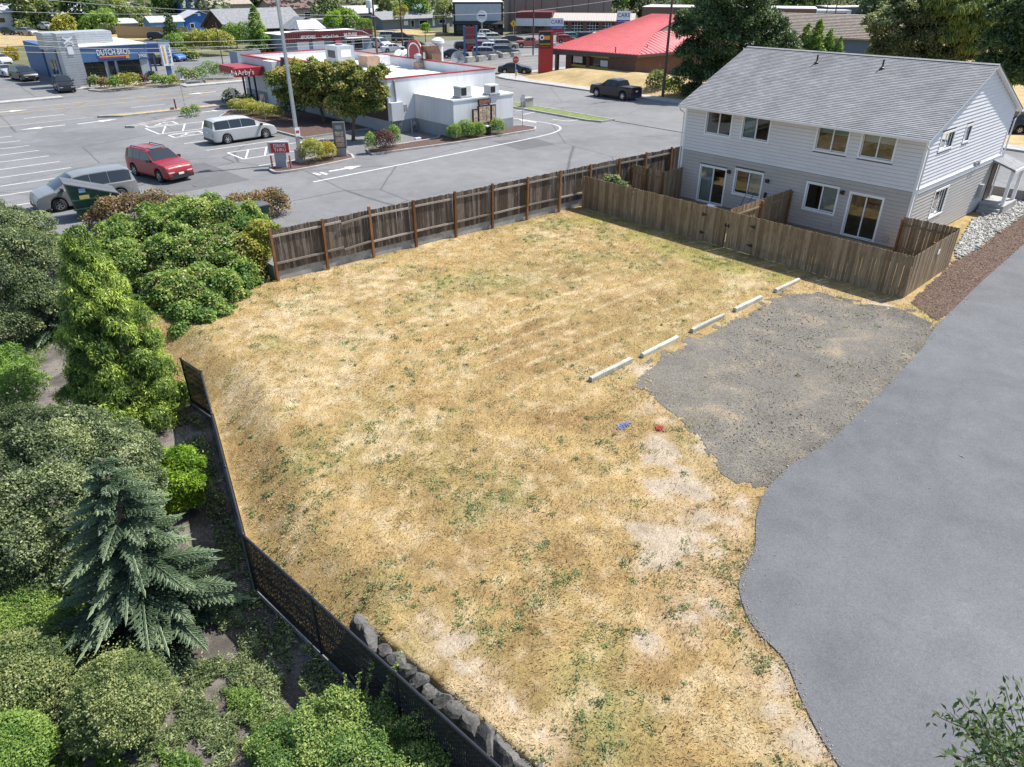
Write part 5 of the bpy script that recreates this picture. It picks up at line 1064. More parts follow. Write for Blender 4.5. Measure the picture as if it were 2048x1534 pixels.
def car_meshes(kind):
    if kind in CARM: return CARM[kind]
    K = KIND[kind]; L, W_, H_, r = K['L'], K['W'], K['H'], K['r']; wx = (-K['wb']/2, K['wb']/2); sill = K['sill']; beltz = K['belt']*H_
    tx = [a*L for a, b in K['top']]; tz = [b*H_ for a, b in K['top']]
    def ring(x):
        T = float(np.interp(x, tx, tz)); f = abs(x)/(L/2); hw = W_/2*(1-.13*f**7)
        B = min(beltz, T-.03); zs = sill+.10*max(0, f-.9)/.1*.6
        for w in wx:
            d = abs(x-w); ra = r+.07
            if d < ra: zs = max(zs, r+math.sqrt(ra*ra-d*d))
        zs = min(zs, B-.08); c = min(1, max(0, (T-B)/(H_-beltz))); yr = hw*(.955-.19*c)
        return [(hw*.93, zs), (hw*.99, min(zs+.07, B-.06)), (hw, zs+(B-zs)*.5), (hw*.985, B-.035), (hw*.955, B), (yr, T-.055*max(c, .3)), (yr*.84, T-.008), (yr*.4, T+.012), (0, T+.016)]
    xs_ = sorted(set(list(np.arange(-L/2, L/2+.01, .07))+tx+[w+s*(r+.07) for w in wx for s in (-1, 1)])); xs_ = [x for i, x in enumerate(xs_) if i == 0 or x-xs_[i-1] > .006]
    V = []; m = 17
    for x in xs_:
        R_ = ring(x); V += [(x, y, z) for y, z in R_]+[(x, -y, z) for y, z in R_[-2::-1]]
    Fc = []
    for i in range(len(xs_)-1): Fc += [(i*m+k, i*m+k+1, (i+1)*m+k+1, (i+1)*m+k) for k in range(m-1)]
    Fc += [tuple(range(m)), tuple(range((len(xs_)-1)*m, len(xs_)*m))[::-1]]
    mb = MB(); mb.add(V, Fc); body = mb.mesh('body', carpaint, 32)
    out = dict(body=body, glass=[], K=K, ring=ring)
    lerp = lambda a, b, t: (a[0]+(b[0]-a[0])*t, a[1]+(b[1]-a[1])*t)
    for a, b in K['win']:
        for s in (1, -1):
            g_ = MB(); X = np.linspace(a*L, b*L, 9)
            for i in range(8):
                q = []
                for x, t in ((X[i], .05), (X[i+1], .05), (X[i+1], .93), (X[i], .93)):
                    R_ = ring(x); y, z = lerp(R_[4], R_[5], t); q.append((x, s*(y+.009), z))
                if q[3][2]-q[0][2] > .05: g_.poly(q)
            if g_.f: out['glass'].append(('side_window', g_.mesh('side_window', CARGLASS, True)))
    for nm, (a, b) in (('windscreen', K['ws']), ('rear_window', K['rw'])):
        g_ = MB(); X = np.linspace(a*L, b*L, 5); sx = .012 if nm == 'windscreen' else -.012
        for i in range(4):
            row = []
            for x in (X[i], X[i+1]):
                R_ = ring(x); pts = [lerp(R_[5], R_[6], .35), R_[6], R_[7], R_[8]]; row.append([(x+sx, y, z+.006) for y, z in pts]+[(x+sx, -y, z+.006) for y, z in pts[-2::-1]])
            for k in range(6): g_.poly([row[0][k], row[0][k+1], row[1][k+1], row[1][k]])
        out['glass'].append((nm, g_.mesh(nm, CARGLASS, True)))
    lamps = []
    for s in (1, -1):
        for nm, xr, mt, zz in (('headlight', (L*.435, L*.494), HEADL, None), ('tail_light', (-L*.499, -L*.468), TAILL, None)):
            g_ = MB(); X = np.linspace(*xr, 5)
            for i in range(4):
                q = []
                for x, t in ((X[i], .45), (X[i+1], .45), (X[i+1], 1), (X[i], 1)):
                    R_ = ring(x); y, z = lerp(R_[2], R_[4], t) if nm == 'headlight' else lerp(R_[2], R_[4], t*1.0); q.append((x, s*(y+.012), z))
                g_.poly(q)
            xe = L/2+.006 if nm == 'headlight' else -L/2-.006; R_ = ring(xr[1] if nm == 'headlight' else xr[0]); z1, y1_ = R_[4][1], R_[4][0]; z0_ = R_[2][1]*.55+z1*.45
            hh = (z1-z0_)*.85; xin = L*.494 if nm == 'headlight' else -L*.499
            g_.poly([(xin+.012*(1 if xin > 0 else -1), s*y1_, z0_), (xin+.012*(1 if xin > 0 else -1), s*y1_, z0_+hh), (xe, s*(y1_-.38 if nm == 'headlight' else y1_-.14), z0_+hh*.9), (xe, s*(y1_-.38 if nm == 'headlight' else y1_-.14), z0_+.02)])
            lamps.append((nm, g_.mesh(nm, mt)))
    out['lamps'] = lamps
    tr = []
    zf = ring(L*.495)[4][1]
    tr.append(('grille', MB().box(L/2-.02, L/2+.012, -W_*.27, W_*.27, zf-.26, zf-.1).mesh('grille', PLASTIC)))
    tr.append(('bumper', MB().box(L/2-.1, L/2+.02, -W_*.42, W_*.42, sill+.02, sill+.2).mesh('bumper', PLASTIC))); tr.append(('bumper', MB().box(-L/2-.02, -L/2+.1, -W_*.43, W_*.43, sill+.02, sill+.2).mesh('bumper', PLASTIC)))
    tr.append(('number_plate', MB().box(L/2+.012, L/2+.026, -.17, .17, sill+.24, sill+.36).mesh('number_plate', white))); tr.append(('number_plate', MB().box(-L/2-.022, -L/2-.005, -.17, .17, H_*.44, H_*.44+.12).mesh('number_plate', white)))
    for s in (1, -1): tr.append(('wing_mirror', MB().box(K['ws'][1]*L-.35, K['ws'][1]*L-.2, s*W_*.49, s*(W_*.49+.2), beltz-.02, beltz+.14).mesh('wing_mirror', PLASTIC)))
    un = MB().box(-L*.47, L*.47, -W_*.36, W_*.36, sill-.03, sill+.45); tr.append(('underbody', un.mesh('underbody', black)))
    if kind == 'pickup': tr.append(('cargo_bed', MB().box(-L*.49, -L*.215, -W_*.41, W_*.41, .656*H_, .67*H_+.012).mesh('cargo_bed', PLASTIC)))
    out['trim'] = tr; CARM[kind] = out; return out
def car(name, label, cat, kind, loc, heading, col, group=None, scale=1.0, detail=True, rails=False):
    M_ = car_meshes(kind); K = M_['K']; t = thing(name, label, cat, loc, heading, group); t.scale = (scale,)*3
    inst('body', M_['body'], t, color=col)
    for nm, me in M_['glass']+M_['lamps']+M_['trim']:
        if detail or nm not in ('bumper', 'number_plate'): inst(nm, me, t)
    tm, dm, rm = wheel_meshes(K['r'])
    for x in (-K['wb']/2, K['wb']/2):
        for s in (1, -1):
            w = inst('wheel', tm, t, (x, s*(K['W']/2-.115), K['r']), (0, 0, 0 if s > 0 else math.pi)); inst('brake_disc', dm, w); inst('rim', rm, w)
    if rails:
        for s in (1, -1): MB().tube([(-1.7, s*.62, K['H']-.02), (-1.6, s*.62, K['H']+.05), (-.1, s*.62, K['H']+.05), (0, s*.62, K['H']-.02)], .025, 6).build('roof_rail', black, t)
        MB().box(-.35, .25, -.38, .38, K['H']+.008, K['H']+.022).build('sunroof', CARGLASS, t)
    return t
car('minivan', 'grey minivan parked in the stall behind the green dumpster', 'minivan', 'minivan', (8.75, 44.9, LOT), math.pi, (.19, .195, .195))
mvr = bpy.data.objects[-1] if False else None
car('red_suv', 'red SUV with roof rails driving through the restaurant car park', 'suv', 'suv', (13.9, 48.35, LOT), R(-78), (.27, .012, .018), rails=True)
car('minivan', 'silver minivan parked beside the hatched bay near the restaurant trees', 'minivan', 'minivan', (22.6, 56.2, LOT), R(2), (.42, .43, .43))
car('pickup_truck', 'dark blue-black pickup truck parked on the side street', 'pickup', 'pickup', (60.55, 51.3, LOT), R(91), (.012, .014, .02))
# ================================================================ RESTAURANT
STUC = M('white_stucco', (.66, .67, .68), .85, .10, .7, streak=True, bmp=.1); STUCG = M('grey_stucco', (.30, .315, .33), .85, .1, 1); REDT = M('red_trim', (.30, .025, .03), .45, .12); BROWN = M('brown_panel', (.055, .032, .028), .7, .2); ROOFW = M('white_membrane', (.72, .72, .70), .8, .14, .6)
X0, X1, Y0, Y1, ZT = 32.4, 43.4, 50.4, 77.0, 4.6
rest = thing('restaurant_building', 'white flat-roofed drive-through restaurant with red roof trim', 'restaurant', (X0, Y0, LOT))
w_, d_, h_ = X1-X0, Y1-Y0, ZT-LOT
wl = MB(); wl.box(0, w_, 0, .25, 0, h_); wl.box(0, .25, .25, d_, 0, h_); wl.box(w_-.25, w_, .25, d_, 0, h_); wl.box(.25, w_-.25, d_-.25, d_, 0, h_); wl.build('wall', STUC, rest)
MB().box(-.012, w_+.012, -.012, d_+.012, -.1, .95).build('grey_base', STUCG, rest)
MB().box(.25, w_-.25, .25, d_-.25, h_-1.0, h_-.75).build('roof', ROOFW, rest)
tm_ = MB(); tm_.box(-.05, w_+.05, -.05, .3, h_, h_+.09); tm_.box(-.05, .3, .3, d_+.05, h_, h_+.09); tm_.box(w_-.3, w_+.05, .3, d_+.05, h_, h_+.09); tm_.box(.3, w_-.3, d_-.3, d_+.05, h_, h_+.09); tm_.build('parapet_cap', REDT, rest)
bp = MB(); bp.hexa([(-.5, 4.6, 2.6), (-.02, 4.6, 2.6), (-.02, 17.5, 2.6), (-.5, 17.5, 2.6)], [(-.12, 4.6, h_+.35), (.3, 4.6, h_+.35), (.3, 17.5, h_+.35), (-.12, 17.5, h_+.35)]); bp.build('mansard_panel', BROWN, rest)
MB().box(-.16, .34, 4.55, 17.55, h_+.35, h_+.43).build('mansard_cap', REDT, rest)
MB().box(-.03, -.013, .2, 17, .95, 2.6).build('dark_wall_panel', BROWN, rest)
for y in (6, 8.4, 10.8, 13.2): MB().box(-.06, -.031, y, y+1.8, .8, 2.3).build('window', DGLASS, rest)
aw = MB(); aw.box(-2.6, -.03, 20.3, 26.2, 2.75, 3.35); aw.build('red_canopy', REDT, rest)
MB().box(.0, -.7, 18.3, 20.2, 0, h_+.02).build('front_wing', STUC, rest)
# rear annex with the menu wall
ax0, ax1, ay0, az = 34.85-X0, 40.95-X0, 45.35-Y0, 3.3-LOT
an = MB(); an.box(ax0, ax1, ay0, -.02, .0, az); an.build('annex', STUC, rest); MB().box(ax0-.012, ax1+.012, ay0-.012, -.03, -.1, .95).build('annex_base', STUCG, rest)
MB().box(ax0-.05, ax1+.05, ay0-.05, -.01, az, az+.12).build('annex_roof', ROOFW, rest)
dx0 = onY(845, 230, Y0)[0]-X0
MB().box(dx0-.45, dx0+.55, -.05, -.013, .05, 2.15).build('back_door', M('brown_steel_door', (.10, .035, .028), .6, .15), rest)
MB().box(dx0-.36, dx0-.28, -.09, -.05, 1.0, 1.1).build('door_handle', chrome, rest)
MB().box(dx0-.05, dx0+.15, -.22, -.013, 2.3, 2.55).build('door_lamp', greym, rest)
bx0 = onY(790, 230, Y0)[0]-X0
MB().box(bx0-.55, bx0+.55, -.45, -.013, 1.0, 2.35).build('electrical_cabinet', M('pale_cabinet', (.55, .57, .6), .5, .06), rest)
for k in range(5): MB().cyl(bx0-.4+.2*k, -.2, 0, 1.0, .05, 8).build('conduit', greym, rest)
MB().tube([(bx0+.15, -.08, 2.35), (bx0+.1, -.08, h_-.1), (bx0+.1, .1, h_+.05)], .07, 8).build('downpipe', greym, rest)
MB().box(bx0+.75, bx0+1.0, -.3, -.013, 1.6, 2.1).build('meter', greym, rest)
gm_ = MB(); gm_.tube([(bx0+1.25, -.35, .1), (bx0+1.25, -.35, .6), (bx0+1.7, -.35, .6), (bx0+1.7, -.35, .1)], .06, 8); gm_.tube([(bx0+1.35, -.35, .55), (bx0+1.6, -.35, .55)], .2, 10); gm_.build('gas_meter', greym, rest, smooth=True)
MB().cyl(bx0+1.0, -.75, 0, 1.0, .07, 10).build('bollard', greym, rest)
# roof plant, each its own thing standing on the roof
RZ = LOT+h_-.75
def unit(label, px, size, col, extra=None, name='rooftop_unit', z=None):
    p = A(*px, z or RZ); a, b, c = size; t = thing(name, label, 'rooftop unit', (p.x, p.y, z or RZ))
    mt = {'g': M('unit_grey', (.42, .44, .46), .5, .08), 't': M('unit_tan', (.42, .27, .18), .7, .15), 'w': M('unit_white', (.66, .66, .65), .6, .1), 'b': M('unit_rust', (.27, .16, .11), .8, .3)}[col]
    MB().box(-a/2, a/2, -b/2, b/2, .12, c).build('cabinet', mt, t); MB().box(-a/2-.06, a/2+.06, -b/2-.06, b/2+.06, 0, .12).build('kerb', greym, t)
    if extra == 'fan': MB().lathe([(.35, c), (.38, c+.15), (.3, c+.17)], 16).build('fan_shroud', greym, t); MB().box(-a/2-.01, -a/2, -b*.3, b*.3, c*.35, c*.75).build('louvre', black, t); MB().box(-a*.3, a*.3, -b/2-.012, -b/2, c*.4, c*.8).build('access_panel', white, t)
    if extra == 'louvre':
        MB().box(-a/2+.03, a*.05, -b/2-.012, -b/2, .2, c-.1).build('louvre', black, t); MB().box(-a/2-.012, -a/2, -b/2+.05, b/2-.05, .2, c-.1).build('grille', greym, t)
    if extra == 'cowl':
        MB().hexa([(-a/2,-b/2,c),(a/2,-b/2,c),(a/2,b/2,c),(-a/2,b/2,c)], [(-a*.9,-b*.6,c+.7),(a*.1,-b*.6,c+.7),(a*.1,b*.6,c+.7),(-a*.9,b*.6,c+.7)]).build('cowl', mt, t)
        MB().lathe([(.45, c*.4), (.47, c+.5), (.3, c+.65), (.3, c+.75), (.62, c+.85), (.6, c+1.1), (.3, c+1.3), (.05, c+1.35)], 18, (a*.55, 0)).build('exhaust_fan', M('unit_white', (.66, .66, .65)), t, smooth=True)
    if extra == 'vent': MB().lathe([(.22, c), (.22, c+.3), (.42, c+.35), (.42, c+.6), (.15, c+.75), (.02, c+.78)], 16).build('vent_cap', greym, t, smooth=True)
    return t
unit('large grey air conditioning unit on the restaurant roof', (682, 127), (1.9, 2.4, 1.7), 'g', 'fan')
unit('tan box vent on the restaurant roof beside the air conditioner', (738, 133), (1.3, 1.7, 1.0), 't')
unit('white flat box on the restaurant roof next to the tan box', (762, 131), (1.2, 1.6, .9), 'w')
unit('brown kitchen exhaust with a white mushroom fan on the restaurant roof', (868, 136), (1.1, 1.1, 1.3), 'b', 'cowl')
unit('small tan flue with a grey cap on the restaurant roof', (838, 138), (.7, .7, .6), 't', 'vent')
unit('left grey box air conditioner on the annex roof', (925, 195), (1.0, .9, .85), 'w', 'louvre', z=3.42); unit('right grey box air conditioner on the annex roof', (983, 189), (.9, .8, .75), 'w', 'louvre', z=3.42)
sd = A(913, 140, RZ); t = thing('satellite_dish', 'round grey mesh satellite dish on the restaurant roof edge', 'satellite dish', (sd.x, sd.y-.2, RZ)); MB().cyl(0, 0, 0, .9, .05, 8).build('mast', greym, t)
dm_ = MB(); n = 20; V = [(0, .05, 0)]
for rr, yy in ((.35, .02), (.65, -.06)): V += [(rr*math.cos(2*math.pi*k/n), yy, rr*math.sin(2*math.pi*k/n)) for k in range(n)]
dm_.add(V, [(0, 1+k, 1+(k+1) % n) for k in range(n)]+[(1+k, 1+n+k, 1+n+(k+1) % n, 1+(k+1) % n) for k in range(n)]); o = dm_.build('dish', M('dish_grey', (.3, .3, .31), .6), t, loc=(-.1, -.2, 1.0), smooth=True); o.rotation_euler = (R(-15), 0, R(-25))
for k in range(6): a = k*math.pi/3; MB().tube([(-.1, -.28, 1.0), (-.1+.66*math.cos(a), -.3, 1.0+.66*math.sin(a))], .012, 4).build('rib', black, t)
MB().tube([(-.1, -.25, 1.0), (-.15, -.75, 1.02)], .03, 6).build('feed_horn', black, t)
pp_ = A(757, 128, RZ); tag(MB().tube([(0, 0, 0), (0, 0, 2.3)], .09, 10).build('flue_pipe', M('rusty_pipe', (.25, .13, .09), .8, .3), loc=(pp_.x, pp_.y, RZ)), 'tall rusty flue pipe on the restaurant roof', 'pipe')
def plastic_sheet():
    p = A(800, 122, RZ); g = np.random.default_rng(5); n = 9; V = []; Fc = []
    for i in range(n):
        for j in range(n): V.append((i*.28, j*.2+g.uniform(-.05, .05), max(.03, 1.05*math.sin(math.pi*i/(n-1))**.7*(.6+.4*math.sin(j*.9))+g.uniform(-.06, .06))))
    Fc = [(i*n+j, i*n+j+1, (i+1)*n+j+1, (i+1)*n+j) for i in range(n-1) for j in range(n-1)]; mb = MB(); mb.add(V, Fc)
    tag(mb.build('plastic_sheet', M('clear_sheet', (.62, .64, .66), .3, .12, 4), loc=(p.x, p.y, RZ), smooth=True), 'crumpled translucent plastic sheet on the restaurant roof', 'plastic sheet')
plastic_sheet()
# hat-shaped logo sign peeking over the far parapet
lg = A(826, 100, ZT); t = thing('logo_sign', 'red and white rounded sign peeking over the far restaurant parapet', 'sign', (43.2, 71.0, ZT+.1)); ly = onX(828, 98, 43.2)[0]; t.location = (43.2, ly, ZT)
def arch(r): return [(0, -r, -.3)]+[(0, r*math.cos(math.pi-a), r*.85*math.sin(a)+.25) for a in np.linspace(0, math.pi, 14)]+[(0, r, -.3)]
for r_, x_, mt, nm in ((1.25, 0, REDT, 'backing'), (.95, -.03, white, 'white_rim'), (.8, -.05, REDT, 'face')):
    P_ = arch(r_); mb = MB(); n = len(P_); mb.add([(x_, y, z+.4) for _, y, z in P_]+[(x_+.12, y, z+.4) for _, y, z in P_], [tuple(range(n)), tuple(range(n, 2*n))[::-1]]+[(k, (k+1) % n, (k+1) % n+n, k+n) for k in range(n)]); mb.build(nm, mt, t)
# road sign of the restaurant on black posts
ps = A(507, 214, LOT); t = thing('restaurant_sign', 'red box sign lettered Arby\'s standing on three black posts', 'sign', (ps.x, ps.y, LOT))
for dx in (-.55, 0, .55): MB().box(dx-.07, dx+.07, -.07, .07, 0, 3.4).build('post', black, t)
MB().box(-1.3, 1.5, -.3, .3, 2.75, 3.5).build('sign_box', REDT, t); text("Arby's", .62, white, t, (-.3, -.32, 3.1), (1, 0, 0), (0, -1, 0)); text("Arby's", .5, white, t, (-1.32, 0, 3.1), (0, -1, 0), (-1, 0, 0))
# menu boards
mn = thing('menu_board', 'large black-framed drive-through menu board in front of the white annex', 'menu board', (onY(965, 240, 45.05)[0], 45.0, LOT))
MENU = M('menu_print', (.5, .36, .27), .5, .75, 6)
for x0_, x1_, z0_, z1_ in ((-1.05, -.55, .85, 2.05), (-.5, .72, .9, 2.25), (.8, 1.28, .85, 2.2)):
    MB().box(x0_, x1_, -.1, .06, z0_, z1_).build('panel_frame', black, mn)
    n = 3 if x1_-x0_ > 1 else 1
    for k in range(n): a = x0_+.05+(x1_-x0_-.1)*k/n; b = x0_+.05+(x1_-x0_-.1)*(k+1)/n; MB().box(a+.015, b-.015, -.112, -.1, z0_+.08, z1_-.08).build('menu_panel', MENU, mn)
MB().box(-.5, .75, -.12, .0, 2.32, 2.7).build('header_frame', black, mn); MB().box(-.45, .7, -.13, -.12, 2.37, 2.65).build('header_print', M('header_print', (.28, .12, .08), .5, .6, 5), mn)
for x in (-.35, .6): MB().box(x-.05, x+.05, -.04, .04, 0, 2.35).build('post', black, mn)
MB().box(.0, .4, -.5, -.3, .1, .75).build('speaker_post', black, mn); MB().box(-.05, .45, -.52, -.28, .7, .78).build('speaker_cap', white, mn)
pm_ = A(684, 312, LOT+.1); t = thing('preview_menu', 'slim dark grey preview menu board on the planted island', 'menu board', (pm_.x, pm_.y, LOT+.1), R(-38))
MB().box(-.35, .35, -.12, .12, .0, .55).build('base', greym, t); MB().box(-.4, .4, -.14, .14, .55, 2.25).build('cabinet', M('dark_grey_cabinet', (.12, .125, .13), .5), t)
for z0_, z1_ in ((.65, .9), (.95, 1.3), (1.35, 1.65)): MB().box(-.28, .28, -.155, -.14, z0_, z1_).build('menu_panel', MENU, t)
MB().box(-.2, .2, -.15, -.14, 1.8, 2.05).build('logo_panel', M('logo_grey', (.3, .3, .3), .5), t)
ds_ = A(564, 334, LOT+.1); t = thing('drive_thru_sign', 'red and grey sign reading DRIVE THRU with red guard posts', 'sign', (ds_.x, ds_.y, LOT+.1), R(-35)); t.scale = (.85, .85, .85)
MB().box(-.4, .4, -.2, .2, 0, 1.1).build('pedestal', M('sign_grey', (.33, .34, .36), .5), t); MB().box(-.75, .75, -.3, .3, 1.1, 1.9).build('cabinet', M('sign_grey', (.33, .34, .36)), t); MB().box(-.55, .78, -.33, -.3, 1.15, 1.82).build('face', M('sign_red', (.45, .025, .02), .4, .06), t)
text('DRIVE', .34, white, t, (.11, -.335, 1.63), (1, 0, 0), (0, -1, 0)); text('THRU', .34, white, t, (.11, -.335, 1.33), (1, 0, 0), (0, -1, 0))
for x in (-.62, .75): MB().cyl(x, -.45, 0, .95, .07, 10).build('guard_post', M('post_pink', (.45, .12, .12), .6, .2), t)
lp = A(602, 326, LOT); t = thing('light_pole', 'tall grey car park light pole on a concrete base', 'light pole', (lp.x, lp.y, LOT))
MB().cyl(0, 0, 0, .9, .36, 16, .32).build('base', concrete, t, smooth=True); MB().box(-.14, .14, -.14, .14, .9, 1.0).build('base_plate', greym, t); MB().hexa([(-.1,-.1,1),(.1,-.1,1),(.1,.1,1),(-.1,.1,1)], [(-.075,-.075,10.3),(.075,-.075,10.3),(.075,.075,10.3),(-.075,.075,10.3)]).build('pole', steel, t)
MB().beam((-.9, 0, 10.2), (.9, 0, 10.2), .06, .06).build('arm', steel, t)
for s in (-1, 1): MB().box(s*.9-.3, s*.9+.3, -.25, .25, 10.15, 10.35).build('lamp_head', greym, t)
MB().box(-.17, .17, -.15, -.13, 1.75, 2.3).build('notice', white, t); MB().box(-.12, .12, -.155, -.15, 1.95, 2.12).build('notice_print', M('notice_red', (.4, .05, .05), .6), t)
for lab, px, hgt, sh in (('thin grey sign post behind the silver minivan, left one', (473, 228), 2.2, 1), ('thin grey sign post in the restaurant shrubs, right of the pair', (532, 243), 2.2, 1), ('thin sign post on the annex kerb', (1045, 256), 2.6, 0), ('leaning grey sign post on the dry verge by the road', (371, 218), 3.2, 1)):
    p = A(*px, LOT); t = thing('sign_post', lab, 'sign post', (p.x, p.y, LOT)); MB().cyl(0, 0, 0, hgt, .03, 8).build('post', steel, t); MB().box(-.2, .2, -.035, -.02, hgt-.55, hgt) .build('plate', steel, t)
p = A(353, 221, LOT); t = thing('marker_post', 'short dark red marker post on the dry verge', 'post', (p.x, p.y, LOT)); MB().cyl(0, 0, 0, 1.0, .07, 8).build('post', M('marker_red', (.14, .03, .03), .7), t); MB().box(-.5, -.2, -.1, .1, 0, .3).build('valve_box', M('rust_box', (.16, .08, .06), .8), t)
p = A(839, 275, LOT+.1); t = thing('litter', 'crumpled orange and white litter by the back door', 'litter', (p.x, p.y, LOT+.01)); MB().box(-.4, .1, -.1, .12, 0, .1).build('sack', white, t); MB().box(.1, .5, -.15, .1, 0, .08).build('cloth', M('litter_red', (.5, .13, .1), .8, .3), t)
p = A(1061, 212, LOT+.1); tag(MB().box(-.5, .5, -.35, .35, 0, .75).box(-.55, .55, -.4, .4, .75, .82).build('utility_box', concrete, loc=(49.4, p.y, LOT+.1)), 'pale utility box on the grass verge', 'utility box')
# dumpster
t = thing('dumpster', 'dark green dumpster with a sloping grey lid beside the parked minivan', 'dumpster', (8.35, 42.0, LOT), R(-6))
GRN = M('dumpster_green', (.02, .07, .045), .55, .35, 3)
MB().hexa([(-.75,-.75,.1),(1.05,-.75,.1),(1.05,.75,.1),(-.75,.75,.1)], [(-1.0,-.85,1.9),(1.15,-.85,1.15),(1.15,.85,1.15),(-1.0,.85,1.9)]).build('bin', GRN, t)
MB().hexa([(-1.05,-.9,1.93),(1.25,-.9,1.13),(1.25,-.02,1.13),(-1.05,-.02,1.93)], [(-1.05,-.9,1.99),(1.25,-.9,1.19),(1.25,-.02,1.19),(-1.05,-.02,1.99)]).build('lid', M('lid_grey', (.1, .105, .11), .55), t); MB().hexa([(-1.05,.02,1.93),(1.25,.02,1.13),(1.25,.9,1.13),(-1.05,.9,1.93)], [(-1.05,.02,1.99),(1.25,.02,1.19),(1.25,.9,1.19),(-1.05,.9,1.99)]).build('lid', M('lid_grey', (.1, .105, .11)), t)
MB().frame((0, -.86, 0), (1, 0, 0), (0, -1, 0)).box(-.55, -.1, -.0, .02, 1.1, 1.3).build('sticker', M('sticker_yellow', (.5, .42, .12), .6), t); MB().frame((0, -.86, 0), (1, 0, 0), (0, -1, 0)).box(-.5, -.2, -.0, .02, 1.45, 1.65).build('sticker', M('sticker_blue', (.3, .42, .6), .6), t)
for z in (.6, 1.05): MB().box(-.95, 1.12, -.9, -.82, z, z+.07).build('rib', GRN, t)
p = A(480, 412, LOT+1.0); t = thing('dumpster', 'low dark green skip mostly hidden behind the brambles', 'dumpster', (p.x, p.y, LOT)); MB().hexa([(-1,-.7,.1),(1,-.7,.1),(1,.7,.1),(-1,.7,.1)], [(-1.15,-.8,1.0),(1.15,-.8,1.0),(1.15,.8,1.0),(-1.15,.8,1.0)]).build('bin', GRN, t); MB().box(-1.2, 1.2, -.85, .85, 1.0, 1.06).build('lid', M('lid_grey', (.1, .105, .11)), t)
# planting round the restaurant
def bush(label, px, r, leaf, seed, n=900, size=.1, z=LOT+.1, rz=None, name='clipped_bush', group=None, cat='bush'):
    p = A(*px, z); rz = rz or r; return shrub(name, label, cat, (p.x, p.y, z), [(p.x, p.y, z+rz*.75, r, r, rz)], n, size, leaf, seed, group, aspect=.5, lump=.06, depth=.06, stem=False)
bush('large yellow-green clipped bush on the island beside the light pole', (627, 324), .85, 'yellow', 201, 2600, .08); bush('smaller golden clipped bush on the island', (655, 318), .65, 'gold', 202, 1800, .08)
bush('narrow dark green columnar bush on the kerb bed', (743, 304), .4, 'mid', 203, 900, .08, rz=.75); bush('plum-coloured round bush beside the restaurant', (770, 301), .8, 'purple', 204, 2200, .08); bush('tall dark green bush right of the plum bush', (789, 293), .5, 'mid', 205, 1200, .08, rz=.85)
for lab, px, r, sd in (('leftmost green bush below the white annex', (909, 279), .62, 206), ('tallest green bush below the white annex', (932, 276), .75, 207), ('small green bush left of the menu board', (956, 273), .6, 208), ('green bush under the right menu panel', (995, 268), .65, 209)): bush(lab, px, r, 'mid', sd, 1500, .08, group='bushes below the annex')
for k, (x, y) in enumerate(((475,222),(488,226),(500,222),(510,231),(522,229),(537,234),(550,236),(498,212))): bush(['leftmost light green mound', 'second light green mound', 'rear light green mound', 'fourth light green mound', 'fifth light green mound', 'sixth light green mound', 'rightmost light green mound', 'rearmost light green mound'][k]+' in the bed beside the silver minivan', (x, y), .8, 'yellow' if k < 7 else 'dark', 210+k, 900, .1, group='mounds by the silver minivan', rz=.6)
bush('dark purple-green bush under the restaurant sign', (467, 213), .9, 'dark', 219, 900, .12); bush('left small green bush on the kerbed strip', (374, 233), .45, 'mid', 220, 400, .1); bush('right small green bush on the kerbed strip', (391, 230), .5, 'mid', 221, 400, .1); bush('dark evergreen shrub against the shaded restaurant wall', (585, 235), 1.2, 'dark', 222, 1600, .12)
def tb(px, py, base, off=0.0):
    """point on the upright plane through base that faces the camera"""
    d = ray(px, py); f = Vector((SY, CY)); k = (base[0]*f.x+base[1]*f.y+off)/(d.x*f.x+d.y*f.y); return (d.x*k, d.y*k, HCAM+d.z*k)
def tree(name, label, base, crown, n, size, leaf, seed, bark=BARK, tr=.16, fork=.45, group=None, cat='tree', **k):
    t = thing(name, label, cat, base, 0, group); B = []
    for c in crown:
        p = tb(c[0], c[1], base, c[3] if len(c) > 3 else 0); B.append((p[0]-base[0], p[1]-base[1], p[2]-base[2], c[2], c[2], c[2]*.85))
    top = np.mean([b[:3] for b in B], 0); mb = MB(); f = Vector((top[0]*fork*.6, top[1]*fork*.6, top[2]*fork)); mb.tube([(0, 0, -.2), f*.5, f], [tr, tr*.8, tr*.65], 8)
    for b in B: e_ = Vector(b[:3]); mb.tube([f, (f+e_)/2+Vector((0, 0, .15)), e_], [tr*.5, tr*.3, tr*.1], 6, False)
    mb.build('trunk', bark, t, smooth=True); ck = k.pop('clump', 7); foliage('crown', clumpify(B, seed, ck) if ck else B, n, size, LF[leaf], t, seed, **k); return t
b1 = tuple(A(650, 246, LOT)); b2 = tuple(A(706, 281, LOT))
tree('maple_tree', 'left of two bronze-tipped green trees beside the restaurant', b1, [(560,165,1.5),(590,180,1.7),(600,150,1.5),(640,145,1.5),(650,180,1.7),(620,205,1.6),(575,195,1.3),(670,150,1.3),(660,205,1.4),(640,165,1.8)], 13000, .17, 'maple', 231, group='trees beside the restaurant', lump=.45, lumpsc=.8, depth=.3, aspect=.7)
tree('maple_tree', 'right of two bronze-tipped green trees, in front of the white restaurant wall', b2, [(690,170,1.25),(730,165,1.3),(750,190,1.2),(715,200,1.4),(680,215,1.2),(740,215,1.2),(705,225,1.2),(755,150,1.0),(700,145,1.0),(722,180,1.5)], 12000, .16, 'maple', 232, group='trees beside the restaurant', lump=.45, lumpsc=.8, depth=.3, aspect=.7)
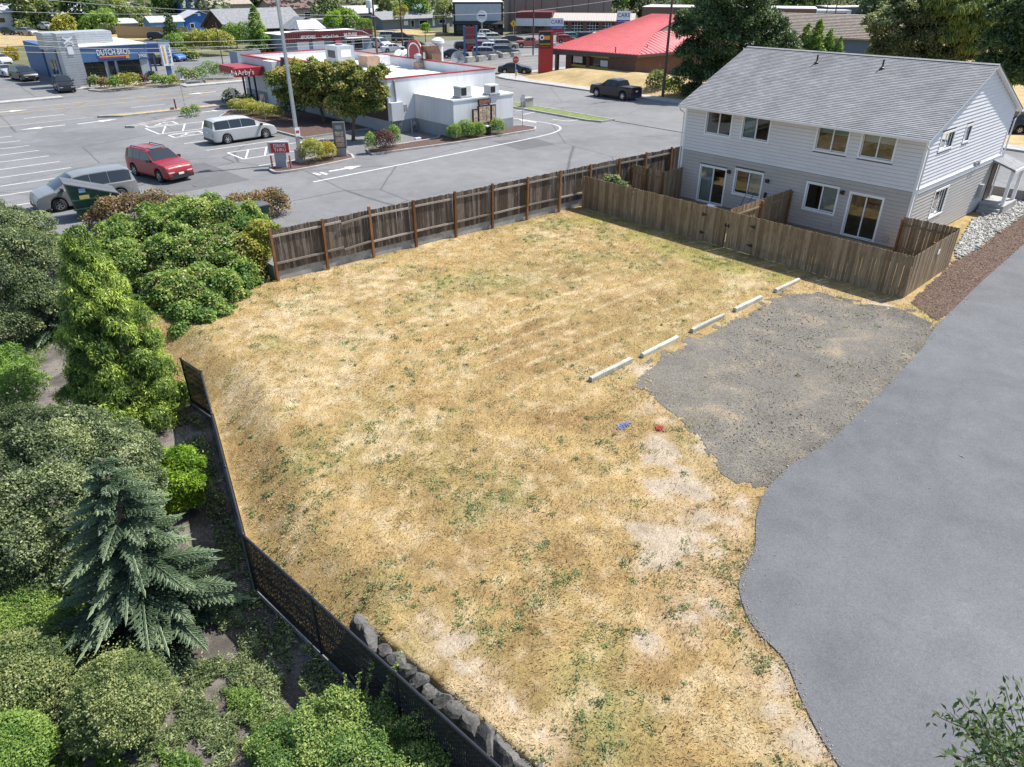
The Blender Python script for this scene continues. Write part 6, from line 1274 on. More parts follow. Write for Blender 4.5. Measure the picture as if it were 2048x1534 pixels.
# ================================================================ BACKGROUND BUILDINGS
def cm(c, rough=.8): return M('paint_%02x%02x%02x' % tuple(int(k*255) for k in c), c, rough, .08, 1.2)
SH = {k: M('shingle_'+k, c, .9, .25, 2.5, bmp=.3, fine=.3) for k, c in dict(grey=(.22, .225, .235), brown=(.17, .11, .09), light=(.42, .43, .44), tan=(.36, .30, .25), white=(.6, .6, .6)).items()}
def bld(name, label, x0, x1, y0, y1, z, h, wall, roof='flat', rise=1.5, rmat=None, wins=(), ov=.4, cat='house', trim=white):
    """box building; wins = (face 'S' or 'W', u0, u1, z0, z1[, material])"""
    t = thing(name, label, cat, (x0, y0, z)); w, d = x1-x0, y1-y0
    wb = MB(); wb.box(0, w, 0, d, -.5, h)
    if roof == 'gx': wb.add([(0,0,h),(0,d,h),(0,d/2,h+rise),(w,0,h),(w,d,h),(w,d/2,h+rise)], [(0,1,2),(3,5,4),(0,2,5,3),(1,4,5,2)])
    if roof == 'gy': wb.add([(0,0,h),(w,0,h),(w/2,0,h+rise),(0,d,h),(w,d,h),(w/2,d,h+rise)], [(0,1,2),(3,5,4),(0,2,5,3),(1,4,5,2)])
    wb.build('wall', wall, t); rm = rmat or SH['grey']; r = MB(); T = .14
    if roof == 'gx':
        s = rise/(d/2); ze = h-ov*s
        for sg in (0, 1):
            ya, yb = (-ov, d/2) if not sg else (d+ov, d/2); r.hexa([(-ov,ya,ze+.03),(w+ov,ya,ze+.03),(w+ov,yb,h+rise+.03),(-ov,yb,h+rise+.03)], [(-ov,ya,ze+T),(w+ov,ya,ze+T),(w+ov,yb,h+rise+T),(-ov,yb,h+rise+T)])
    elif roof == 'gy':
        s = rise/(w/2); ze = h-ov*s
        for sg in (0, 1):
            xa, xb = (-ov, w/2) if not sg else (w+ov, w/2); r.hexa([(xa,-ov,ze+.03),(xb,-ov,h+rise+.03),(xb,d+ov,h+rise+.03),(xa,d+ov,ze+.03)], [(xa,-ov,ze+T),(xb,-ov,h+rise+T),(xb,d+ov,h+rise+T),(xa,d+ov,ze+T)])
    elif roof == 'hip':
        if w > d: a, b = (d/2, d/2), (w-d/2, d/2)
        else: a, b = (w/2, w/2), (w/2, d-w/2)
        r.add([(-ov,-ov,h),(w+ov,-ov,h),(w+ov,d+ov,h),(-ov,d+ov,h),(*a,h+rise),(*b,h+rise),(-ov,-ov,h-.12),(w+ov,-ov,h-.12),(w+ov,d+ov,h-.12),(-ov,d+ov,h-.12)], ([(0,1,5,4),(1,2,5),(2,3,4,5),(3,0,4)] if w > d else [(0,1,4),(1,2,5,4),(2,3,5),(3,0,4,5)])+[(0,6,7,1),(1,7,8,2),(2,8,9,3),(3,9,6,0)])
    else: r.box(-.08, w+.08, -.08, d+.08, h, h+.12)
    r.build('roof', rm, t)
    for wn in wins:
        f, u0, u1, z0, z1 = wn[:5]; mt = wn[5] if len(wn) > 5 else DGLASS; O, ex, en = ((0, 0, 0), (1, 0, 0), (0, -1, 0)) if f == 'S' else ((0, d, 0), (0, -1, 0), (-1, 0, 0))
        fr = MB().frame(O, ex, en).box(u0, u1, 0, .04, z0, z1).build('window', trim, t); MB().frame(O, ex, en).box(u0+.1, u1-.1, .04, .05, z0+.1, z1-.1).build('pane', mt, fr)
    return t
# ---- coffee shop
BLU = cm((.055, .13, .27), .6); DBLU = cm((.02, .05, .16), .6); GRYB = cm((.30, .33, .38)); CORR = M('corrugated_metal', (.46, .48, .5), .45, .1, 2, metal=.4)
cf = thing('coffee_shop', 'blue and grey coffee shop lettered Dutch Bros with a ribbed corner tower', 'coffee shop', (22.4, 98, LOT))
MB().box(0, 7.4, 0, 12, -.4, 2.45).build('wall', GRYB, cf); MB().box(-.02, 7.5, -.12, 12, 2.45, 4.0).build('fascia', BLU, cf); MB().box(-.1, 7.6, -.2, 12.1, 4.0, 4.1).build('roof', ROOFW, cf)
MB().box(-.06, -.021, .3, 6.5, -.3, 4.0).build('side_panel', DBLU, cf); MB().box(-.8, .0, 6.6, 13, -.3, 3.3).build('side_wing', GRYB, cf); MB().box(-1.0, .1, 12.5, 22, -.3, 3.6).build('rear_wing', BLU, cf)
tw_ = MB(); tw_.box(-1.75, .15, -.75, 1.2, -.3, 5.5); tw_.build('tower', CORR, cf)
for k in range(22): MB().box(-1.78, .18, -.79, -.751, -.2+k*.255, -.05+k*.255).build('rib', CORR, cf)
MB().box(-2.2, 5.0, 3.4, 7, 3.6, 5.35).build('roof_screen', CORR, cf)
for k in range(7): MB().box(-2.22, 5.02, 3.36, 3.4, 3.7+k*.23, 3.83+k*.23).build('rib', CORR, cf)
for a, b in ((.4, 2.5), (2.9, 3.6), (3.9, 6.4)):
    fr = MB().box(a, b, -.05, .0, .1, 2.4).build('glazed_door', DGLASS, cf)
    for k in range(1, 4): MB().box(a, b, -.08, -.05, .1+k*.57, .16+k*.57).build('bar', black, fr)
    for k in range(0, 4): MB().box(a+(b-a-.06)*k/3, a+.06+(b-a-.06)*k/3, -.085, -.052, .1, 2.4).build('bar', black, fr)
text('DUTCH BROS', .85, white, cf, (3.75, -.16, 3.32), (1, 0, 0), (0, -1, 0), stretch=.68)
for z, c in ((2.86, (.75, .3, .03)), (2.75, (.45, .03, .03)), (2.64, (.03, .06, .3))): MB().box(2.1, 5.2, -.17, -.13, z, z+.1).build('stripe', cm(c, .5), cf)
MB().frame((5.2, -.2, 2.78), (1, 0, 0), (0, -1, 0)).lathe([(.3, -.02), (.3, .02)], 12).build('emblem', cm((.6, .28, .05), .5), cf) if 0 else MB().box(4.95, 5.35, -.2, -.17, 2.62, 3.0).build('emblem', cm((.6, .28, .05), .5), cf)
text('3900', .5, white, cf, (6.85, -.16, 2.75), (1, 0, 0), (0, -1, 0)); text('DUTCH BROS', .45, white, cf, (-.09, 2.8, 3.2), (0, -1, 0), (-1, 0, 0)); MB().box(-.1, -.06, 1.9, 3.6, 2.75, 2.85).build('stripe', cm((.75, .3, .03), .5), cf)
wm = MB(); wm.box(-1.05, -.5, -.86, -.8, 3.4, 4.3); wm.add([(-1.3,-.86,4.2),(-.25,-.86,4.2),(-.78,-.86,4.75),(-1.3,-.8,4.2),(-.25,-.8,4.2),(-.78,-.8,4.75)], [(0,1,2),(3,5,4),(0,3,4,1),(1,4,5,2),(2,5,3,0)]); wm.beam((-1.25, -.87, 5.1), (-.3, -.87, 4.5), .1, .16); wm.beam((-.3, -.88, 5.1), (-1.25, -.88, 4.5), .1, .16); wm.build('windmill_emblem', white, cf)
for y in (7.6, 9.2): MB().box(-.86, -.8, y, y+1.0, .5, 2.2).build('window', DGLASS, cf)
cn = thing('drive_canopy', 'blue canopy over the drive lane behind the coffee shop', 'canopy', (31.2, 103, LOT)); MB().box(0, 2.6, 0, 5, 2.6, 3.6).build('roof', DBLU, cn)
for x in (.3, 2.3):
    for y in (.3, 4.7): MB().box(x-.1, x+.1, y-.1, y+.1, 0, 2.6).build('post', DBLU, cn)
ps_ = thing('pylon_sign', 'tall white sign on a blue post beside the coffee shop, lettered vertically', 'sign', (30.6, 93.9, LOT)); MB().box(-.25, .25, -.15, .15, 0, 2.0).build('post', BLU, ps_); MB().box(-.5, .6, -.25, .25, 1.9, 4.3).build('sign_box', white, ps_); text('Dutch Bros', .5, BLU, ps_, (.3, -.27, 3.1), (1, 0, 0), (0, -1, 0), vert=True, stretch=.8); MB().box(-.3, -.15, -.27, -.25, 2.2, 4.0).build('stripe', cm((.75, .3, .03), .5), ps_); MB().box(-.6, .7, -.3, .3, 4.3, 4.5).build('cap', BLU, ps_)
en = thing('bin_enclosure', 'grey block bin enclosure across the main road', 'enclosure', (43.0, 103.4, LOT)); MB().box(0, 3.4, 0, .15, 0, 2.1).build('front_gate', GRYB, en); MB().box(0, .15, .15, 2.6, 0, 2.1).build('side_wall', GRYB, en); MB().box(3.25, 3.4, .15, 2.6, 0, 2.1).build('side_wall', GRYB, en)
bt = A(240, 168, LOT); pt_ = thing('picnic_table', 'dark picnic table in front of the coffee shop', 'table', (bt.x, bt.y, LOT)); MB().box(-1, 1, -.4, .4, .7, .76).build('top', black, pt_)
for s in (-.7, .7): MB().box(-1, 1, s-.14, s+.14, .42, .47).build('bench', black, pt_); MB().box(s-.05, s+.05, -.7, .7, .0, .7).build('leg', black, pt_)
bn = A(163, 167, LOT); t = thing('bench', 'dark metal bench beside the coffee shop tower', 'bench', (bn.x+.4, 96.4, LOT)); MB().box(-.7, .7, -.2, .2, .42, .47).build('seat', black, t); MB().box(-.7, .7, .2, .25, .47, .95).build('backrest', black, t); [MB().box(s-.05, s+.05, -.2, .2, 0, .42).build('leg', black, t) for s in (-.6, .6)]
# planting in front of the coffee shop
bed([(21.5, 93.4), (22.3, 91.2), (30.5, 91.0), (32, 92.5), (30.8, 94.6), (22.8, 94.8)], M('pale_mulch', (.22, .18, .15), .95, .4, 5)); bed([(33.5, 91), (50, 91), (50, 94), (34.5, 94.2)], MATS['pale_mulch'])
bed([(20.6, 95.2), (33, 95.2), (33, 97.9), (22.2, 97.9)], concrete, 'patio', .08)
BX = [(193,175,.7,'olive'),(212,176,.6,'red'),(232,180,.8,'mid'),(250,178,.9,'yellow'),(268,176,.9,'yellow'),(288,170,.6,'purple'),(306,166,.7,'dark'),(318,172,.7,'mid'),(335,172,.6,'mid'),(350,170,.6,'yellow'),(368,160,.8,'mid'),(385,164,.8,'olive'),(402,162,.9,'mid'),(422,156,1.1,'mid'),(440,158,1.0,'mid'),(462,157,.9,'olive')]
ordn = ['first', 'second', 'third', 'fourth', 'fifth', 'sixth', 'seventh', 'eighth', 'ninth', 'tenth', 'eleventh', 'twelfth', 'thirteenth', 'fourteenth', 'fifteenth', 'sixteenth']
for k, (x, y, r, lf) in enumerate(BX): bush('%s low bush from the left in the roadside beds across the main road' % ordn[k], (x, y), r, lf, 300+k, 420, .16, group='roadside bushes by the coffee shop', name='low_bush')
# ---- hedge and yellow shrubs behind the coffee shop car park
for k, (x, y, r, lf, lab) in enumerate(((352,106,1.6,'mid','dark green hedge bush beside the blue canopy'),(368,103,1.6,'mid','green hedge bush behind the coffee shop car park, left of the yellow shrubs'),(400,104,1.9,'yellow','leftmost yellow shrub behind the coffee shop car park'),(425,106,1.9,'yellow','middle yellow shrub behind the coffee shop car park'),(450,108,1.9,'yellow','rightmost yellow shrub behind the coffee shop car park'),(470,95,2.2,'mid','green shrub left of the red used car building'),(500,98,2.4,'mid','large green shrub at the left end of the red used car building'),(372,118,.8,'olive','tufted bush on the car park island across the road'),(388,120,.7,'olive','smaller tufted bush on the car park island across the road'))):
    bush(lab, (x, y), r, lf, 330+k, 1200, .26, name='shrub', cat='shrub')
# ---- used car office
CRED = M('red_corrugated', (.13, .022, .025), .6, .12, 2); BLG = cm((.2, .25, .29))
uo = bld('used_car_office', 'long low building with a dark red fascia lettered AFFORDABLE Used Cars and Trucks', 57, 73.2, 117.8, 126, LOT, 2.7, BLG, 'flat', 0, ROOFW, [('S', u, u+2.1, .5, 1.75, white) for u in (2.2, 5.0)]+[('S', 11.2, 12.4, .1, 1.9), ('S', 12.7, 14.5, .1, 1.9)], cat='building')
MB().box(-.1, 16.3, -.55, -.02, 1.75, 3.15).build('fascia', CRED, uo)
for k in range(40): MB().box(k*.41, k*.41+.09, -.6, -.55, 1.75, 3.15).build('rib', CRED, uo)
text('AFFORDABLE', .72, white, uo, (4.0, -.64, 2.35), (1, 0, 0), (0, -1, 0), stretch=.62); text('Used Cars & Trucks', .6, white, uo, (8.0, -.64, 2.3), (1, 0, 0), (0, -1, 0), stretch=.62); text('360-373-3333', .72, white, uo, (11.8, -.64, 2.4), (1, 0, 0), (0, -1, 0), stretch=.62)
MB().box(10.6, 15.0, -1.6, -.56, 1.85, 2.0).build('awning', ROOFW, uo); MB().add([(4.5,3,3.3),(9.5,3,3.3),(9.5,7,3.3),(4.5,7,3.3),(5.2,5,4.6),(8.8,5,4.6)], [(0,1,5,4),(1,2,5),(2,3,4,5),(3,0,4)]).build('hip_roof', SH['white'], uo)
MB().box(8.9, 9.9, -.6, -.02, 1.25, 1.75).build('small_sign', M('red_sign', (.3, .02, .03), .5), uo)
# ---- houses behind
def hpx(name, label, pl, pr, dep, h, wall, roof, rise, rmat, wins=(), z=LOT, ov=.4, cat='house'):
    a, b = A(*pl, z), A(*pr, z); x0, x1 = min(a.x, b.x), max(a.x, b.x); y0 = min(a.y, b.y); return bld(name, label, x0, x1, y0, y0+dep, z, h, wall, roof, rise, rmat, wins, ov, cat)
DRED = cm((.055, .022, .02)); bld('brown_house', 'dark brown house with a large grey shingle roof behind the used car office', 60, 75.5, 146, 158, LOT, 2.4, DRED, 'gx', 3.0, SH['grey'], [('S', 2.5, 4.5, .6, 1.7, white), ('S', 9, 10.5, .6, 1.7), ('S', 12.5, 14.5, .6, 1.8, white), ('W', 5, 7, .5, 1.8)], .6)
bld('porch_gable', 'gabled porch wing with grey shingles at the right end of the brown house', 70.5, 76.5, 141.5, 145.3, LOT, 2.3, DRED, 'gy', 1.7, SH['grey'], [('S', 1.2, 2.6, .4, 1.6, white), ('S', 3.4, 4.8, .4, 1.6)], .5, 'house')
bld('blue_house', 'bright blue gabled house with a white vent behind the tan fence', 66.5, 73.5, 186, 192, LOT, 2.6, cm((.03, .12, .36)), 'gy', 1.4, SH['light'], [('S', 3.2, 3.8, 3.0, 3.4, white), ('S', 1, 2, .5, 1.6)], .4)
bld('blue_shed', 'pale blue shed with a grey roof behind the tan fence', 57, 64, 180, 184.5, LOT, 2.3, cm((.12, .28, .48)), 'gx', 1.0, SH['light'], [('S', 1, 2, .8, 1.6)], .3, 'shed')
bld('olive_house', 'olive green house with a pale roof at upper left', 58, 69, 212, 220, LOT, 3.4, cm((.26, .27, .17)), 'gy', 1.9, SH['light'], [('S', 2, 3.5, .8, 2, white)], .6)
bld('white_house', 'white house partly hidden by trees at upper left', 46, 53, 214, 222, LOT, 3.0, cm((.55, .5, .45)), 'gx', 2.0, SH['light'], [('S', 1.5, 3, .8, 2)], .5)
bld('white_cottage', 'small white house glimpsed between the trees above the coffee shop', 34, 42, 222, 230, LOT+.5, 3.0, cm((.6, .6, .58)), 'gx', 1.6, SH['light'], [('S', 2, 3.4, .8, 2), ('S', 5, 6.4, .8, 2)], .4)
bld('tan_garage', 'low grey garage roof behind the green bush at upper left', 48, 56, 186, 192, LOT, 2.0, cm((.3, .27, .24)), 'gx', .8, SH['light'], [], .3, 'garage')
bld('brown_roof_house', 'house with a wide brown roof near the top, left of the silver tree', 98, 114, 206, 216, LOT+.3, 3.0, cm((.35, .3, .26)), 'gx', 2.3, SH['brown'], [('S', 2, 4, .8, 1.9), ('S', 9, 11, .8, 1.9)], .6)
bld('tan_roof_house', 'house with a tan roof at the top edge above the brown house', 86, 97, 218, 228, LOT+1, 3.4, cm((.4, .36, .3)), 'gx', 2.4, SH['tan'], [('S', 2, 3.5, .8, 2)], .5)
bld('blue_panel_building', 'building with deep blue panels at the top edge', 84, 106, 236, 246, LOT+2, 7.5, cm((.05, .09, .25)), 'flat', 0, ROOFW, [('S', k*2.4+.6, k*2.4+1.6, 1, 5.5, white) for k in range(8)], .3, 'building')
bld('grey_cottage', 'small dark house with a light roof left of the street light arm', 110, 121, 186, 193, LOT, 2.5, cm((.1, .12, .13)), 'gx', 1.5, SH['light'], [], .5)
lh = bld('ranch_house', 'long low blue-grey ranch house with a grey roof and carport', 103, 124, 160, 168, LOT, 2.2, cm((.16, .2, .24)), 'gx', 1.3, SH['grey'], [('S', 6, 7.2, .7, 1.7, white), ('S', 8, 9, .1, 1.8, DGLASS), ('S', 10.5, 13, .6, 1.7), ('S', 14.5, 15.2, .2, 1.8, white), ('S', 16.5, 18.5, .7, 1.7)], .7)
bld('teal_house', 'teal-roofed house among the trees above the ranch house', 128, 138, 190, 197, LOT+.3, 2.6, cm((.1, .16, .18)), 'gx', 1.2, M('teal_roof', (.12, .2, .22), .7), [], .4)
tk = thing('water_tank', 'small white cylindrical tank on a pole by the ranch house', 'tank', (106.5, 171, LOT)); MB().cyl(0, 0, 0, 4.2, .25, 8).build('mast', greym, tk); MB().lathe([(.7, 4.2), (.75, 4.3), (.75, 5.9), (.3, 6.2)], 16).build('drum', white, tk, smooth=True)
def bgfence(label, p, q, h, mat, n, z=LOT):
    t = thing('wooden_fence', label, 'fence'); p, q = Vector(p), Vector(q); L = (q-p).length; d = (q-p)/L; mb = MB(); w = L/n; mb.box(-w*.48, w*.48, -.03, .03, 0, h); me = mb.mesh('board', mat)
    for k in range(n): c = p+d*(k+.5)*w; inst('board', me, t, (c.x, c.y, z+rnd.uniform(-.03, .03)), (0, 0, math.atan2(d.y, d.x)))
TANF = M('new_fence_wood', (.42, .29, .16), .8, .2, 3)
bgfence('new tan board fence behind the coffee shop car park', (48, 174), (58.5, 163), 2.1, TANF, 36); bgfence('dark fence in front of the brown house', (58.5, 148), (66, 141), 1.3, M('dark_fence', (.06, .065, .06), .9), 26); bgfence('weathered fence beside the black-fronted shop', (106, 140), (112, 146), 1.6, M('grey_fence', (.16, .14, .12), .9), 22)
dl = MB(); dl.box(98, 108, 138, 158, .3, LOT+.02); struct('dry_front_lawn', dl, MATS['dry_lawn'])
lw = MB(); lw.box(20, 52, 165, 205, .3, LOT+.03); struct('dry_back_lot', lw, MATS['dry_lawn'])
# ---- shop with the big blank grey sign board
sb_ = bld('black_front_shop', 'black-fronted shop with a large blank grey sign board', 104.2, 114.8, 128.5, 138, LOT, 6.2, cm((.02, .018, .02)), 'flat', 0, ROOFW, [], cat='shop'); sb_.rotation_euler = (0, 0, R(-38)); sb_.location = (104.4, 134.6, LOT)
MB().box(.4, 10.2, -.12, -.01, 2.7, 5.9).build('blank_board', cm((.36, .4, .45)), sb_)
for k in range(6): MB().box(.6+k*1.65, 2.0+k*1.65, -.06, -.005, .2, 2.0).build('shop_window', DGLASS, sb_)
MB().hexa([(-.2,-1.0,2.1),(10.8,-1.0,2.1),(10.8,0,2.1),(-.2,0,2.1)], [(-.2,-.3,2.65),(10.8,-.3,2.65),(10.8,0,2.65),(-.2,0,2.65)]).build('awning', black, sb_)
bw_ = bld('warehouse', 'tall plain brown panelled warehouse wall behind the shops', 0, 24, 0, 14, LOT, 8.2, cm((.24, .19, .16)), 'flat', 0, ROOFW, [], cat='building'); bw_.location = (122, 137, LOT); bw_.rotation_euler = (0, 0, R(-38))
for k in range(7): MB().box(k*3.6+.5, k*3.6+.65, -.06, -.005, 0, 8.1).build('panel_joint', cm((.13, .1, .09)), bw_)
# ---- car repair shop
cr = thing('repair_shop', 'low car repair shop with a red and white fascia and glazed garage doors', 'repair shop', (116.8, 128, LOT), R(-52)); MB().box(0, 25, 0, 8, -.3, 3.0).build('wall', cm((.17, .1, .08)), cr); MB().box(-.2, 7.6, -.6, -.02, 1.6, 3.1).build('white_fascia', cm((.58, .6, .63)), cr); MB().box(-.25, 7.65, -.65, 8, 3.1, 4.3).build('red_fascia', CRED, cr)
MB().hexa([(7.7,-1.0,2.6),(25.3,-1.0,2.6),(25.3,3,3.9),(7.7,3,3.9)], [(7.7,-1.0,2.75),(25.3,-1.0,2.75),(25.3,3,4.05),(7.7,3,4.05)]).build('roof', M('tan_ribbed_roof', (.45, .4, .36), .6, .1), cr)
for k in range(34): MB().beam((7.9+k*.52, -1.0, 2.78), (7.9+k*.52, 3, 4.08), .1, .06).build('roof_rib', MATS['tan_ribbed_roof'], cr)
for k in range(5):
    dz = MB().box(8.6+k*3.3, 11.0+k*3.3, -.06, -.01, .05, 2.3).build('garage_door', DGLASS, cr)
    for j in range(1, 4): MB().box(8.6+k*3.3, 11.0+k*3.3, -.08, -.06, .05+j*.56, .12+j*.56).build('rail', white, dz); MB().box(8.6+k*3.3+j*.6, 8.66+k*3.3+j*.6, -.085, -.062, .05, 2.3).build('rail', white, dz)
for k in range(2): MB().box(1+k*3, 3+k*3, -.05, -.01, .2, 1.5).build('shop_window', DGLASS, cr)
def sign(name, label, px, zbase, post, panels, rz=R(-48), w=2.0, postmat=greym, px_=None):
    p = A(*px, zbase); t = thing(name, label, 'sign', (p.x, p.y, zbase), rz); 
    for x, s, h in post: MB().box(x-s, x+s, -s, s, 0, h).build('post', postmat, t)
    for x0, x1, z0, z1, c, tx, sz, tc in panels:
        MB().box(x0, x1, -.22, .22, z0, z1).build('panel', cm(c, .5), t)
        if tx: text(tx, sz, cm(tc, .5), t, ((x0+x1)/2, -.24, (z0+z1)/2), (1, 0, 0), (0, -1, 0))
    return t
W3, NAVY, RD = (.68, .68, .7), (.02, .04, .25), (.45, .02, .02)
sign('shop_sign', 'white CARS sign with blue and red bands fixed over the repair shop', (1113, 82), LOT, [(0, .08, 2.0)], [(-1.25, 1.25, 2.6, 4.0, W3, 'CARS', .95, NAVY), (-1.25, 1.25, 2.0, 2.55, NAVY, 'AUTO REPAIR', .34, W3), (-1.25, 1.25, 1.5, 1.97, RD, '360-373-2888'[:0] or None, .3, W3)])
sign('shop_sign', 'taller white CARS sign on a post behind the red roof', (1243, 92), LOT, [(0, .15, 3.0)], [(-1.2, 1.2, 4.3, 5.6, W3, 'CARS', .9, NAVY), (-1.2, 1.2, 3.75, 4.25, NAVY, 'AUTO REPAIR', .32, W3), (-1.2, 1.2, 3.3, 3.7, RD, None, .3, W3), (-1.2, 1.2, 1.6, 3.25, (.55, .58, .58), 'Emerald'[:0] or None, .5, NAVY)])
sign('lot_sign', 'blue-framed red sign standing over the used car lot', (940, 119), LOT, [(-.75, .16, 4.6), (1.05, .14, 4.6)], [(-.62, .93, 3.4, 4.4, (.2, .03, .04), None, .4, W3), (-.62, .93, 2.85, 3.35, (.16, .02, .03), None, .3, W3), (-.62, .93, 2.2, 2.8, (.18, .14, .12), None, .3, W3)], R(-40), postmat=BLU)
rsn = A(966, 72, LOT); t = thing('round_sign', 'round white sign on a thin post in front of the black shop', 'sign', (103.6, 124.2, LOT), R(-42)); MB().cyl(0, 0, 0, 3.1, .12, 8).build('post', greym, t); dk = MB(); n = 24; dk.add([(1.05*math.cos(2*math.pi*k/n), -.2, 3.9+1.05*math.sin(2*math.pi*k/n)) for k in range(n)]+[(1.05*math.cos(2*math.pi*k/n), .2, 3.9+1.05*math.sin(2*math.pi*k/n)) for k in range(n)], [tuple(range(n)), tuple(range(n, 2*n))[::-1]]+[(k, (k+1) % n, (k+1) % n+n, k+n) for k in range(n)]); dk.build('disc', cm(W3, .5), t); MB().box(-.7, .7, -.22, -.2, 3.95, 4.2).build('print_line', cm(NAVY), t); MB().box(-.55, .55, -.22, -.2, 3.6, 3.72).build('print_line', cm((.3, .35, .5)), t)
ys_ = A(1027, 82, LOT); t = thing('warning_sign', 'yellow diamond warning sign by the repair shop', 'sign', (ys_.x, ys_.y, LOT), R(-45)); MB().cyl(0, 0, 0, 3.2, .06, 8).build('post', steel, t); MB().add([(0,-.06,2.4),(.65,-.06,3.05),(0,-.06,3.7),(-.65,-.06,3.05)], [(0,1,2,3)]).build('plate', cm((.65, .4, .02), .5), t); MB().box(-.06, .06, -.08, -.065, 2.75, 3.35).build('symbol', black, t)
# red pylon sign of the car audio shop
t = thing('pylon_sign', 'tall red pylon sign with a black panel lettered CAR AUDIO', 'sign', (69.3, 70.6, .7), R(-30)); MB().box(-.9, .9, -.25, .25, 0, 4.9).build('pylon', M('pylon_red', (.33, .02, .025), .45, .06), t); MB().box(-.92, .55, -.3, -.24, 2.95, 4.85).build('panel', black, t); text('CAR AUDIO', .3, cm((.6, .6, .03), .5), t, (-.18, -.32, 3.45), (1, 0, 0), (0, -1, 0), stretch=.85); MB().box(-.75, .4, -.32, -.3, 3.1, 3.2).build('print_line', cm(RD, .5), t); MB().box(-.35, .45, -.32, -.3, 3.95, 4.4).build('logo_print', cm((.55, .25, .03), .5), t)
lg = MB(); lg.add([(-.6+.3*math.cos(2*math.pi*k/14), -.325, 4.2+.3*math.sin(2*math.pi*k/14)) for k in range(14)], [tuple(range(14))]); lg.build('logo_disc', white, t); lg = MB(); lg.add([(-.6+.16*math.cos(2*math.pi*k/14), -.33, 4.2+.16*math.sin(2*math.pi*k/14)) for k in range(14)], [tuple(range(14))]); lg.build('logo_disc', black, t)
# ---- red metal roofed shop
BRICK = M('brown_brick', (.17, .095, .075), .9, .2, 3, fine=.4); RROOF = M('red_metal_roof', (.52, .125, .125), .5, .1, .8)
rs = thing('car_audio_shop', 'brick shop with a big red standing-seam metal roof', 'shop', (0, 0, 0)); WX0, WY0_, WY1_ = 73.4, 59.3, 71.0
op = [(1.0, 3.6, .5, 2.0), (4.2, 7.4, .5, 2.0)]
mb = facade(MB().frame((WX0, WY1_, .9), (0, -1, 0), (-1, 0, 0)), WY1_-WY0_, 2.6, op, .2); mb.frame((WX0, WY0_, .9), (1, 0, 0), (0, -1, 0)); mb.poly([(0,0,-.4),(19,0,-.4),(19,0,2.6),(0,0,2.6)]); mb.M = None; mb.poly([(WX0+19, WY0_, .5), (WX0+19, WY1_, .5), (WX0+19, WY1_, 3.5), (WX0+19, WY0_, 3.5)]); mb.poly([(WX0+.6, WY0_+.2, .6), (WX0+.6, WY1_, .6), (WX0+.6, WY1_, 3.5), (WX0+.6, WY0_+.2, 3.5)]); mb.build('wall', BRICK, rs)
for o in op:
    fr = MB().frame((WX0, WY1_, .9), (0, -1, 0), (-1, 0, 0)).box(o[0], o[1], -.12, -.1, o[2], o[3]).build('shop_window', DGLASS, rs)
    for z in (o[2]+.0, o[3]-.22): MB().frame((WX0, WY1_, .9), (0, -1, 0), (-1, 0, 0)).box(o[0], o[1], -.09, -.06, z, z+.22).build('yellow_strip', cm((.45, .42, .03), .5), fr)
MB().frame((WX0, WY1_, .9), (0, -1, 0), (-1, 0, 0)).box(1.3, 2.9, -.09, -.07, .95, 1.7).build('poster', white, rs); MB().frame((WX0, WY1_, .9), (0, -1, 0), (-1, 0, 0)).box(6.0, 7.2, -.09, -.07, .8, 1.5).build('poster', white, rs)
EL, ER, EB = Vector((71.3, 71.8, 3.5)), Vector((72.6, 58.5, 3.5)), Vector((93, 57.4, 3.5)); U0, U1 = A(1305, 28, 6.9), A(1368, 30, 6.9); HH = Vector((82.6, 63.7, 5.35)); H2 = Vector((93, 62.6, 5.35))
def slab(name, pts, mat, th=.12): 
    m_ = MB(); n = len(pts); m_.add([tuple(p) for p in pts]+[(p[0], p[1], p[2]-th) for p in pts], [tuple(range(n)), tuple(range(n, 2*n))[::-1]]+[(k, k+n, (k+1) % n+n, (k+1) % n) for k in range(n)]); return m_.build(name, mat, rs)
main_r = slab('main_roof', [EL, ER, HH, U1, U0], RROOF); hip_r = slab('hip_roof', [ER, EB, H2, HH], RROOF); slab('gable_end', [HH+Vector((.1, .1, -.1)), H2, U1+Vector((0, .1, -.3))], cm((.05, .04, .04)))
for k in range(27):                                           # standing seams
    s = k/26; a = EL.lerp(ER, s); top = U0.lerp(U1, min(1, s/.72)) if s < .72 else U1.lerp(HH, (s-.72)/.28*.55) if s < .86 else HH.lerp(ER, (s-.86)/.14*.75)
    if (top-a).length > .6: MB().beam(a+Vector((0, 0, .03)), top+Vector((0, 0, .03)), .09, .09).build('seam', RROOF, main_r)
for k in range(1, 24):
    s = k/24; a = ER.lerp(EB, s); top = ER.lerp(HH, min(1, s/.49)) if s < .49 else HH.lerp(H2, (s-.49)/.51)
    MB().beam(a+Vector((0, 0, .03)), top+Vector((0, 0, .03)), .09, .09).build('seam', RROOF, hip_r)
FASC = cm((.06, .06, .065)); MB().hexa([(EL.x,EL.y,2.75),(ER.x,ER.y,3.15),(ER.x+.15,ER.y,3.15),(EL.x+.15,EL.y,2.75)], [(EL.x,EL.y,3.42),(ER.x,ER.y,3.42),(ER.x+.15,ER.y,3.42),(EL.x+.15,EL.y,3.42)]).build('fascia', FASC, rs); MB().hexa([(ER.x,ER.y,3.15),(EB.x,EB.y,3.15),(EB.x,EB.y+.15,3.15),(ER.x+.16,ER.y+.15,3.15)], [(ER.x,ER.y,3.42),(EB.x,EB.y,3.42),(EB.x,EB.y+.15,3.42),(ER.x+.16,ER.y+.15,3.42)]).build('fascia', FASC, rs)
MB().box(72.0, 72.4, 71.2, 71.6, .6, 3.3).build('corner_post', BRICK, rs)
